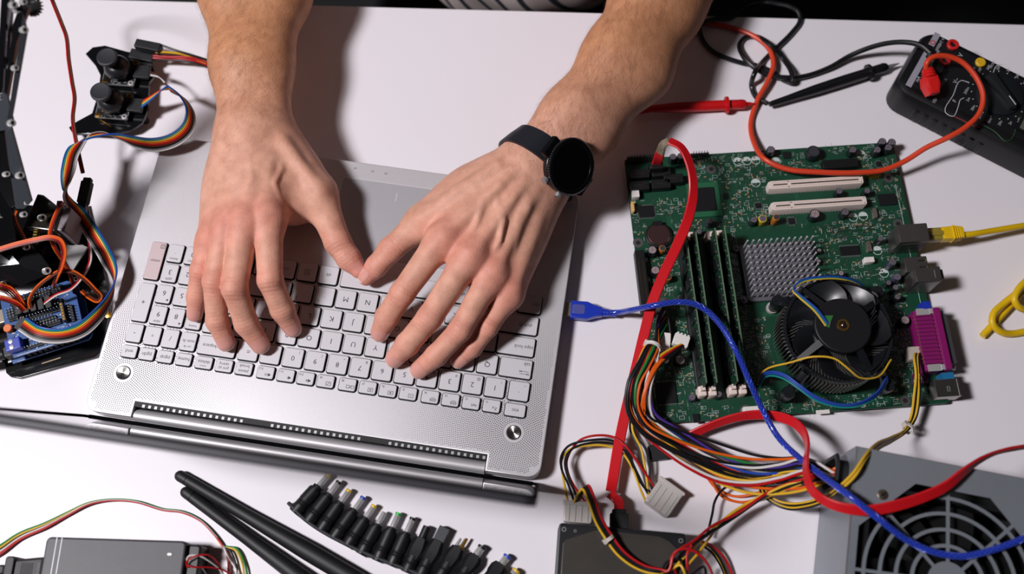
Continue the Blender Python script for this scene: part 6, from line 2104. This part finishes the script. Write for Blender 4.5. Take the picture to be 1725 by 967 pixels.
for nm, o in (('yellow', 0), ('red', 4), ('black', 8), ('black', 12)):
    wire(nm, [P(1148 + o * .3, 580 + o * .2, .030), P(1130 + o * .5, 588 + o * .6, .034), P(1112 + o * .3, 600 + o, .036), P(1100, 618 + o, .036), P(1094, 650 + o, .030), P(1096, 700, .022), P(1120, 735, .014), P(1180, 775, .012), P(1260, 806, .022), P(1340, 800, .042), G(-.004 + o * .0005, -.008)], .0010)
for i, o in enumerate((0, 4, 8)):
    wire('orange', [P(1117 + o, 595, .026), P(1113 + o, 603, .034), P(1106 + o * .7, 612, .038), P(1096 + o * .4, 630, .040), P(1084 + o * .3, 665, .036), P(1078 + o, 700, .026)], .0012)

# processor power lead: two yellow, two black
for nm, o, dz in (('yellow', 0, 0.001), ('yellow', 7, 0), ('black', 3, -.002), ('black', 9, -.0025)):
    wire(nm, [P(1541 + o * .9, 596, .022), P(1540 + o * .8, 604, .027), P(1546 + o * .6 - 3, 630, .030), P(1540 + o, 665, .024), P(1535 + o, 700, .018), P(1526 + o * .6, 722, .022), P(1503, 736 + o * .8, .040), P(1476 + o * .3, 748 + o, .072), P(1457, 768 + o * .9, .0905 + dz), P(1437 + o * .4, 797 + o * .8, .0925 + dz), P(1416, 818 + o, .085), P(1392, 835 + o, .060), P(1360, 846 + o, .040), P(1326, 848 + o, .024), P(1302 - o * .5, 840 + o * .5, .018), P(1290 - o, 825, .020), P(1300, 810 - o, .028), P(1345, 800 - o, .044), G(.004, -.010 + o * .0008)], .00112)
ring_tie(P(1530, 722, .021), P(1503, 738, .040) - P(1537, 700, .018), .0046, mat('tie_milky', (196, 188, 180), 0.4), loom)

# lead with two four-pin plugs: through the drive plug to a free one
dp = thing('drive_power_plug', 'milky white four-pin plug seated in the hard drive', 'plug', P(974, 866, 0), 'four-pin power plugs')
def molex(root, p, ang):
    b = MB(fr(p, ang)); b.slab(rrect(.0225, .0150, .002, 2), .0, .0105, .0008); b.slab(rrect(.0255, .0035, .0008, 1), .0015, .0115, .0006, c=(0, .0078)); 
    for x in (-.0075, -.0025, .0025, .0075): b.box((x, -.0005, .0107), (.0010, .0125, .0006))
    b.build('plug_body', clearp, root)
q = P(974, 864, .018); molex(dp, (q[0], q[1], .0065), hang)
fp = thing('drive_power_plug', 'milky white four-pin plug lying free on the table', 'plug', P(1117, 840, 0), 'four-pin power plugs')
q = P(1117, 840, .006); ma = math.atan2(*(lambda v: (v[1], v[0]))(P(1146, 834, .012) - P(1110, 808, .012)))
b = MB(fr((q[0], q[1], .0), ma)); b.slab(rrect(.0225, .0225, .002, 2), .0003, .0125, .0010); b.slab(rrect(.0245, .0030, .0008, 1), .0003, .0135, .0006, c=(0, .0115))
for x in (-.0080, -.0028, .0028, .0080): b.box((x, -.002, .0126), (.0011, .0180, .0008))
b.build('plug_body', clearp, fp)
lo2 = thing('drive_power_lead', 'yellow, black and red leads arching between the two white plugs', 'wires', P(980, 750, 0))
for nm, L in (('yellow', [(957, 848, .016), (952, 822, .018), (947, 795, .016), (946, 776, .014), (957, 759, .014), (985, 751, .014), (1030, 753, .013), (1050, 765, .013), (1066, 790, .012), (1078, 822, .010), (1087, 843, .008)]),
              ('black', [(968, 848, .016), (958, 818, .019), (946, 790, .018), (945, 770, .016), (957, 752, .016), (985, 743, .017), (1030, 742, .015), (1054, 754, .015), (1068, 785, .013), (1084, 818, .010), (1094, 836, .008)]),
              ('black', [(978, 848, .016), (968, 828, .018), (956, 802, .018), (952, 775, .016), (963, 757, .015), (990, 747, .015), (1030, 747, .014), (1053, 760, .014), (1067, 790, .012), (1086, 822, .010), (1099, 831, .008)]),
              ('red', [(988, 848, .016), (972, 826, .017), (958, 800, .015), (955, 775, .013), (975, 743, .015), (1000, 734, .018), (1035, 737, .018), (1056, 754, .018), (1075, 780, .015), (1092, 805, .011), (1104, 824, .008)]),
              ('black', [(1063, 700, .012), (1062, 725, .011), (1076, 755, .011), (1084, 785, .010), (1088, 815, .009), (1097, 834, .008)]),
              ('black', [(1067, 700, .014), (1068, 728, .014), (1088, 758, .013), (1094, 785, .011), (1095, 808, .010), (1101, 830, .008)]),
              ('yellow', [(1065, 698, .016), (1066, 726, .016), (1080, 756, .014), (1086, 785, .012), (1090, 812, .010), (1092, 838, .008)])):
    wire(nm, pts(L), .0010, root=lo2)
lo3 = thing('drive_feed_lead', 'leads crossing the hard drive and running up to the power supply', 'wires', P(1200, 895, 0))
L0 = [(966, 846, .016), (972, 833, .026), (981, 822, .032), (990, 840, .036), (1003, 876, .036), (1018, 902, .033), (1042, 934, .031), (1076, 957, .030), (1105, 964, .031)]
for k, (nm, ox, oy) in enumerate((('yellow', 0, 2), ('black', 4, 0), ('black', 7, -2), ('red', 10, -4))):
    L = [(x + ox, y + oy, z + .0006 * k) for x, y, z in L0]
    tail = {'yellow': [(1132, 958, .032), (1160, 930, .030), (1196, 896, .026), (1236, 862, .024), (1290, 832, .028), (1345, 812, .044)], 'red': [(1125, 962, .034), (1135, 935, .036), (1150, 922, .034), (1165, 914, .032), (1200, 886, .028), (1240, 866, .026), (1300, 826, .030), (1350, 808, .046)],
            'black': [(1130, 966, .030), (1150, 938, .031), (1168, 918, .030 + .001 * k), (1200, 890 + k * 3, .026), (1240, 862 + k * 4, .022), (1290, 836, .026), (1345, 814, .044)]}[nm]
    wire(nm, pts(L + tail) + [G(-.003 + .002 * k, -.012 + .002 * k)], .00112, root=lo3)
ring_tie(P(1026, 907, .034), P(1042, 934, .031) - P(1003, 876, .036), .0042, mat('tie_milky', (196, 188, 180), 0.4), lo3)
for nm, L in (('red', [(1150, 990, .012), (1137, 962, .030), (1130, 945, .034), (1140, 928, .036), (1160, 925, .036), (1180, 936, .034), (1195, 955, .026), (1205, 985, .010)]), ('red', [(1160, 985, .014), (1158, 955, .032), (1157, 935, .034), (1165, 918, .034)]),
              ('black', [(1115, 967, .030), (1120, 950, .032), (1135, 942, .034), (1146, 944, .034), (1150, 960, .032), (1152, 985, .02)]), ('yellow', [(1130, 980, .02), (1134, 958, .031), (1146, 952, .034), (1152, 962, .034), (1156, 985, .02)]),
              ('red', [(1182, 912, .018), (1200, 920, .012), (1222, 942, .006), (1240, 985, .003)]), ('yellow', [(1178, 914, .018), (1196, 922, .010), (1212, 944, .005), (1228, 985, .003)]), ('black', [(1182, 918, .014), (1200, 932, .007), (1215, 955, .004), (1226, 985, .003)]), ('black', [(1170, 915, .018), (1188, 916, .014), (1208, 934, .008), (1232, 985, .003)]),
              ('black', [(1190, 905, .012), (1194, 890, .012), (1200, 865, .012), (1204, 845, .012), (1216, 826, .012), (1240, 812, .014), (1280, 806, .022), (1340, 800, .042)]), ('yellow', [(1160, 950, .032), (1176, 932, .028), (1196, 905, .020), (1216, 880, .018), (1246, 858, .018), (1300, 834, .026), (1350, 815, .044)]), ('orange', [(1196, 806, .010), (1216, 836, .004), (1250, 846, .004), (1290, 834, .014), (1340, 812, .040)]), ('orange', [(1188, 800, .008), (1206, 822, .003), (1236, 836, .003), (1290, 826, .014), (1345, 806, .040)]), ('black', [(1166, 968, .030), (1186, 955, .022), (1190, 985, .012)])):
    wire(nm, pts(L), .00105, root=lo3)

# multimeter
m0 = P(1533, 95, .0360); mdir = unit(P(1725, 191, .036) - P(1533, 95, .036)); mang = math.atan2(mdir[1], mdir[0])
MF = fr(m0 * (1, 1, 0), mang)
def ml(px, py, z=.0372):
    q = (P(px, py, z) - MF[1]) @ MF[0]
    return q[0], q[1]
meter = thing('multimeter', 'black multimeter with a yellow button and a dial, cut by the picture corner', 'multimeter', MF[1] + MF[0] @ np.array([.095, 0, 0]))
meter['label'] = 'black multimeter with rotary dial, yellow button and red jack'
MWd = np.linalg.norm(P(1545, 50, .036) - P(1488, 172, .036)) - .010
b = MB(MF); o = rrect(.192, MWd, .0150, 6)
b.slab(o, .0, .0360, .0060, c=(.096, 0), bb=.004)
for i in range(8):
    for s in (-1, 1): b.box((.030 + i * .009, s * MWd / 2, .014), (.0055, .0030, .016), .001)
b.build('holster', mat('holster_black', (12, 13, 16), 0.42, bump=0.05, bscale=1200), meter)
b = MB(MF); b.slab(rrect(.170, MWd - .018, .006, 4), .0355, .0372, .0004, c=(.097, .002)); b.build('face_plate', mat('face_black', (15, 17, 21), 0.42), meter)
zf = .0373
g0, g1 = ml(1577, 61), ml(1529, 147)
gl = abs(g1[1] - g0[1])
b = MB(MF); b.box(((g0[0] + g1[0]) / 2, (g0[1] + g1[1]) / 2 - gl * .12, zf), (.0055, gl * .72, .0003)); b.box(((g0[0] + g1[0]) / 2, g0[1] - .004, zf), (.0055, .0150, .0003)); b.build('grey_band', mat('band_grey', (150, 148, 160), 0.5), meter)
b = MB(MF); b.ring(circle(.0026, 14), circle(.0018, 14), zf, zf + .0003); b.v = [x + MF[0] @ np.array([(g0[0] + g1[0]) / 2, g0[1] - .008, 0]) for x in b.v]; b.build('red_emblem', mat('emblem_red', (176, 30, 36), 0.5), meter)
def jack(px, py, m):
    x, y = ml(px, py); b = MB(MF)
    b.lathe([(.0052, .0371), (.0056, .0395), (.0050, .0402), (.0030, .0402), (.0026, .0378)], 22, (x, y, 0)); b.mat(1).lathe([(.0028, .0377), (.0028, .0380)], 14, (x, y, 0)); b.build('jack', [m, BLACK], meter)
jack(1604, 77, mat('jack_red', (196, 34, 36), 0.4)); jack(1590, 104, mat('jack_red', (196, 34, 36), 0.4)); 
x, y = ml(1651, 106); b = MB(MF); b.lathe([(.0046, .0370), (.0046, .0390), (.0038, .0396)], 22, (x, y, 0)); b.build('button', mat('button_yellow', (212, 168, 30), 0.45), meter)
dx, dy = ml(1683, 160)
b = MB(MF); b.lathe([(.0215, .0371), (.0210, .0390), (.0180, .0400)], 40, (dx, dy, 0)); dial = b.build('dial', mat('dial_black', (24, 27, 31), 0.4), meter)
b = MB((MF[0] @ rotz(-.55), MF[1] + MF[0] @ np.array([dx, dy, 0]))); b.slab(np.array([(-.019, -.0045), (.017, -.0035), (.0195, 0), (.017, .0035), (-.019, .0045)]), .0395, .0475, .0022); b.build('knob_ridge', mat('dial_black', (24, 27, 31), 0.4), dial)
b = MB((MF[0] @ rotz(-.55), MF[1] + MF[0] @ np.array([dx, dy, 0]))); b.box((.0125, 0, .0476), (.010, .0007, .0003)); b.build('pointer', WHITEINK, dial)
lb = ['20', '200', '2k', '20k', '200k', '2M', '20M', '600', '200', '20', '2', '200m', '2m', '20m', '200m', '10A', '20u', '2n', 'hFE', '200n']
pr = MB(MF)
for i, s in enumerate(lb):
    a = 2 * pi * i / len(lb) + .1
    R1 = .0245
    pr.at(MF).slab(circle(.00055, 8, (dx + R1 * cos(a), dy + R1 * sin(a))), zf, zf + .0001)
    add_text(pr, s, .0026, (MF[0] @ rotz(pi / 2), MF[1] + MF[0] @ np.array([dx + (R1 + .0048) * cos(a), dy + (R1 + .0040) * sin(a), zf + .0001])))
for s, px, py, h in (('OFF', 1640, 118, .0022), ('V', 1618, 93, .0036), ('COM', 1578, 92, .0024), ('mA', 1546, 133, .0026), ('10A', 1575, 168, .0026), ('MAX', 1590, 138, .0024), ('CAT II', 1585, 72, .0022), ('600V', 1580, 80, .0022), ('F', 1608, 170, .003), ('V~', 1610, 136, .003), ('HOLD', 1672, 108, .002)):
    x, y = ml(px, py); add_text(pr, s, h * 1.25, (MF[0] @ rotz(pi / 2), MF[1] + MF[0] @ np.array([x, y, zf + .0001])))
stuff(pr.build('printing', mat('print_white', (178, 180, 188), 0.6), meter, smooth=False))
def outline_px(L, m, name):
    q = spline([MF[1] + MF[0] @ np.array([*ml(*p), zf + .0001]) for p in L], 5)
    b = MB(); b.tube(q, .00032, 4); b.build(name, m, meter)
outline_px([(1632, 139), (1618, 136), (1606, 160), (1592, 188), (1598, 194), (1606, 196), (1614, 180), (1618, 168), (1624, 165)], WHITEINK, 'outline')
outline_px([(1604, 195), (1620, 202), (1640, 212), (1650, 214), (1656, 202)], mat('outline_red', (160, 50, 44), 0.6), 'outline')
outline_px([(1655, 210), (1676, 222), (1694, 238), (1702, 236), (1712, 215), (1720, 196)], mat('outline_green', (40, 90, 44), 0.6), 'outline')
outline_px([(1672, 125), (1680, 110), (1690, 109), (1725, 128)], WHITEINK, 'outline')
x, y = ml(1738, 222); b = MB(MF); b.slab(rrect(.040, .050, .002, 3), .0371, .0382, .0004, c=(x + .006, dy)); b.mat(1).slab(rrect(.034, .044, .001, 2), .0380, .0384, c=(x + .006, dy)); b.build('display', [BLACKG, mat('lcd_grey', (92, 94, 86), 0.3)], meter)

# test leads
def lead(name, label, m, paths, r):
    t = thing(name, label, 'test lead', P(*paths[0][len(paths[0]) // 2][:2], 0), 'test leads')
    for L in paths:
        b = MB(); b.tube(spline(pts(L), 8), r, 10); b.build('cable', m, t)
    return t
lred = mat('lead_red', (206, 62, 32), 0.42); lblk = mat('lead_black', (16, 18, 21), 0.36)
rl = lead('test_lead', 'red test lead from its plug on the meter looping over the board', lred, [[(1560, 116, .058), (1561, 106, .062), (1570, 97, .064), (1590, 94, .064), (1618, 103, .062), (1644, 130, .059), (1656, 162, .056), (1650, 190, .053), (1628, 213, .050), (1598, 231, .046), (1560, 249, .036), (1525, 271, .027), (1490, 286, .024), (1440, 291, .024), (1380, 290, .023), (1322, 284, .021), (1288, 268, .020), (1270, 240, .010), (1265, 206, .0028), (1277, 167, .0058), (1294, 136, .0080), (1303, 108, .0085), (1295, 82, .0080), (1270, 61, .0050), (1240, 49, .0028), (1205, 41, .0026), (1160, 40, .0026), (1110, 60, .0026)]], .0024)
q0, q1 = P(1563, 118, .055), P(1572, 160, .048)
pd = unit(q1 - q0); pf_ = frame_dir(q0, pd)
plr = mat('plug_red', (206, 30, 28), 0.38)
b = MB(pf_); b.lathe([(.0040, -.002), (.0058, .0005), (.0052, .0016), (.0064, .0030), (.0056, .0040), (.0068, .0055), (.0060, .0064)], 14, (0, 0, 0), (1, 0, 0))
b.slab(np.array([(.006, -.0062), (.014, -.0072), (.0225, -.0045), (.0225, .0045), (.014, .0072), (.006, .0062)]), -.0062, .0062, .0030); b.build('plug', plr, rl)
x, y = ml(1570, 150)
b = MB(MF); b.lathe([(.0055, .0371), (.0055, .044)], 14, (x, y, 0)); b.build('plug_foot', plr, rl)
bl_ = lead('test_lead', 'black test lead knotted in loops at the far table edge', lblk, [[(1568, 90, .050), (1552, 77, .048), (1520, 71, .040), (1480, 76, .026), (1434, 93, .010), (1397, 114, .005), (1358, 128, .004), (1330, 131, .0065), (1294, 126, .0065), (1267, 111, .0080), (1251, 93, .0065), (1246, 75, .0026), (1256, 63, .0026), (1274, 62, .0040), (1298, 76, .0125), (1318, 98, .0065), (1334, 124, .0105), (1334, 137, .0090), (1322, 136, .0026), (1300, 121, .0026), (1276, 111, .0026), (1250, 106, .0028), (1219, 96, .0026), (1197, 84, .0026), (1182, 64, .0026), (1179, 46, .0060), (1190, 36, .0105), (1230, 30, .0026), (1262, 10, -.006), (1290, 4, -.005), (1312, 7, .001), (1330, 11, .0045), (1344, 19, .0045), (1348, 34, .0026), (1335, 54, .0026), (1309, 80, .0030), (1285, 104, .0022), (1270, 126, .0150), (1266, 145, .0026), (1275, 165, .0026), (1290, 173, .004)]], .0024)
b = MB(); q = P(1566, 92, .050); b.tube(spline([q, P(1573, 104, .050), P(1580, 116, .044), P(1580, 116, .0372)], 5), [.0038] * 10 + [.0052] * 6, 12); b.build('plug', RUBBER, bl_)
def probe(label, p_tail, p_col, p_nose, p_tip, m, zz, root_r, col_r, metal_tip, grp):
    t = thing('test_probe', label, 'probe', P(*p_col, 0), grp)
    a, c, n2, tp = P(*p_tail, zz), P(*p_col, zz), P(*p_nose, zz), P(*p_tip, zz)
    d = unit(c - a); L_ = np.linalg.norm(c - a)
    b = MB(); b.lathe([(root_r, 0), (root_r * 1.25, .004), (.0034, L_ * .22), (.0046, L_ * .45), (.0050, L_ * .75), (.0048, L_)], 18, a, d); b.build('handle', m, t)
    b = MB(); b.lathe([(.0046, -.0016), (col_r, -.0012), (col_r, .0012), (.0046, .0016)], 20, c, d); b.build('collar', m, t)
    L2 = np.linalg.norm(n2 - c)
    b = MB(); b.lathe([(.0044, 0), (.0046, L2 * .3), (.0046, L2 * .85), (.0036, L2)], 16, c, d); b.build('nose', m, t)
    L3 = np.linalg.norm(tp - n2)
    b = MB(); b.lathe([(.0022, -.001), (.0018, L3 * .4), (.0004, L3)], 10, n2, d); b.build('tip', STEEL if metal_tip else m, t)
probe('black test probe pointing at the multimeter corner', (1296, 176), (1464, 122), (1494, 113.5), (1515, 106), lblk, .0080, .0022, .0078, True, 'test probes')
probe('bright red test probe half under the forearm', (1062, 185), (1224, 177), (1256, 175.5), (1273, 175), mat('probe_red', (190, 14, 20), 0.4), .0080, .0040, .0079, False, 'test probes')

# yellow network cables
yl = mat('patch_yellow', (220, 180, 14), 0.42)
nc = thing('network_cable', 'yellow network cable plugged into the grey jack of the board', 'cable', P(1660, 392, 0), 'yellow network cables')
b = MB(); b.tube(spline(pts([(1618, 397, .0225), (1640, 394, .022), (1670, 389, .019), (1725, 380, .015), (1800, 368, .006)]), 8), .0027, 12); b.build('cable', yl, nc)
q = P(1603, 394, .0225); nd = unit((P(1640, 391, .0225) - P(1570, 395, .0225)) * (1, 1, 0)); nf = frame_dir(q, nd)
b = MB(nf); b.slab(np.array([(-.0095, -.0058), (-.001, -.0060), (.0075, -.0050), (.0100, -.0036), (.0100, .0036), (.0075, .0050), (-.001, .0060), (-.0095, .0058)]), -.0045, .0045, .0014)
for i in range(5): b.slab(rrect(.0010, .0128 - i * .0006, .0003, 1), -.0055, .0056 - i * .0003, .0002, c=(.000 + i * .0021, 0))
b.build('boot', yl, nc)
b = MB(nf); b.box((-.0150, 0, -.0002), (.0120, .0112, .0068), .0004); b.box((-.0145, 0, .0040), (.012, .004, .0010)); b.build('clear_plug', mat('clear_amber', (170, 150, 60), 0.2, trans=0.4), nc)
yk = thing('network_cable', 'loose coil of yellow network cable at the right table edge', 'cable', P(1700, 530, 0), 'yellow network cables')
yk['label'] = 'loose yellow network cable coil lying apart from the jack'
for L in ([(1655, 566, .0040), (1668, 552, .0046), (1688, 530, .0052), (1712, 503, .0060), (1735, 475, .0060), (1770, 440, .005), (1800, 400, .004)], [(1790, 535, .0030), (1745, 553, .0030), (1705, 562, .0036), (1684, 558, .0078), (1672, 545, .0115), (1674, 528, .0125), (1690, 512, .0125), (1712, 494, .0135), (1732, 470, .0135), (1780, 430, .010)], [(1770, 440, .016), (1728, 474, .0190), (1714, 490, .0195), (1709, 505, .0190), (1716, 517, .016), (1735, 522, .010), (1790, 515, .004)]):
    b = MB(); b.tube(spline(pts(L), 8), .0030, 12); b.build('cable', yl, yk)
# ------------------------------------------------------------ the wristwatch on the left wrist
arm_a, arm_b = P(905, 292, .060), P(985, 190, .064)
ad = unit(arm_b - arm_a)
nw = unit((.60, -.36, .70)); nw = unit(nw - ad * (nw @ ad) * .6)
cw = P(930, 276, .058)
def hit(c, d, f):
    t = 0.0
    for _ in range(60):
        s = f((c + d * t)[None])[0]
        t -= s * .9
        if abs(s) < 1e-5: break
    return t
th = hit(cw, nw, HL.field)
wc = cw + nw * (th + .0012)
tgt = P(961, 281, wc[2] + .010)
wc = wc + (tgt - wc - nw * .010) * 0.8
watch = thing('wristwatch', 'black round smartwatch with a dark screen worn on the left wrist', 'watch', wc)
xw = unit(ad - nw * (ad @ nw)); WFm = (np.stack([xw, np.cross(nw, xw), nw], 1), wc)
bw = mat('band_rubber', (20, 25, 34), 0.5)
b = MB(WFm); b.lathe([(.0205, -.001), (.0225, .0010), (.0228, .0060), (.0215, .0080)], 48); b.build('case', mat('watch_case', (30, 32, 36), 0.28, 0.7), watch)
b = MB(WFm); b.lathe([(.0226, .0074), (.0240, .0084), (.0240, .0100), (.0226, .0112), (.0196, .0108), (.0192, .0098)], 60); b.build('bezel', mat('bezel_steel', (14, 15, 17), 0.25, 0.4), watch)
b = MB(WFm); b.lathe([(.0196, .0098), (.0194, .0103), (.0, .0104)], 48); b.build('glass', mat('watch_glass', (4, 4, 6), 0.05), watch)
b = MB(WFm)
for i in range(72):
    a = 2 * pi * i / 72
    b.box((.0238 * cos(a), .0238 * sin(a), .0106), (.0007, .0007, .0007))
stuff(b.build('bezel_knurls', mat('knurl_metal', (110, 110, 116), 0.3, 0.5), watch))
for s in (-1, 1):
    b = MB(WFm); b.box((.0, s * .0238, .0045), (.0190, .0075, .0050), .001); b.build('lug', mat('watch_case', (30, 32, 36), 0.28, 0.7), watch)
for s in (-.009, .009):
    b = MB(WFm); b.cyl((-.0222, s, .0045), (-.0250, s * 1.08, .0045), .0030, 14); b.build('button', STEEL, watch)
# band wrapped round the wrist
e1 = nw; e2 = np.cross(xw, nw)
cc = cw + xw * ((wc - cw) @ xw)
ring_ = []
NA = 64
for k in range(NA):
    a = 2 * pi * k / NA
    d = e1 * cos(a) + e2 * sin(a)
    ts = [hit(cc + xw * o, d, HL.field) for o in (-.010, 0, .010)]
    ring_.append((d, [t + .0009 for t in ts]))
b = MB()
v, fc = [], []
for k, (d, ts) in enumerate(ring_):
    a = 2 * pi * k / NA
    aa2 = min(a, 2 * pi - a)
    lift = max(0.0, 1 - aa2 / .75)
    for (o, t) in zip((-.0108, 0, .0108), ts):
        t = max(t, 0) + lift * .003
        v.append(cc + xw * o + d * t)
    for (o, t) in zip((.0102, 0, -.0102), ts[::-1]):
        t = max(t, 0) + lift * .003 + .0022
        v.append(cc + xw * o + d * t)
for k in range(NA):
    j = (k + 1) % NA
    for i in range(6):
        i2 = (i + 1) % 6
        fc.append((k * 6 + i, j * 6 + i, j * 6 + i2, k * 6 + i2))
b.raw(v, fc); b.build('band', bw, watch, angle=60)
# conductors differ in colour inside one cable: say so
for o in list(bpy.data.objects):
    if o.type == 'MESH' and o.parent is not None and o.data.materials:
        st_ = o.name.split('.')[0]
        m_ = o.data.materials[0].name
        if st_ in ('wire', 'fan_wire', 'ribbon_wire', 'lead_wire', 'servo_lead') and m_.endswith('_insulation'):
            o['label'] = m_[:-11] + ' wire'
        elif st_ == 'capacitor' and m_ in ('cap_sleeve_yellow', 'cap_sleeve_orange'):
            o['label'] = m_[11:] + ' capacitor'
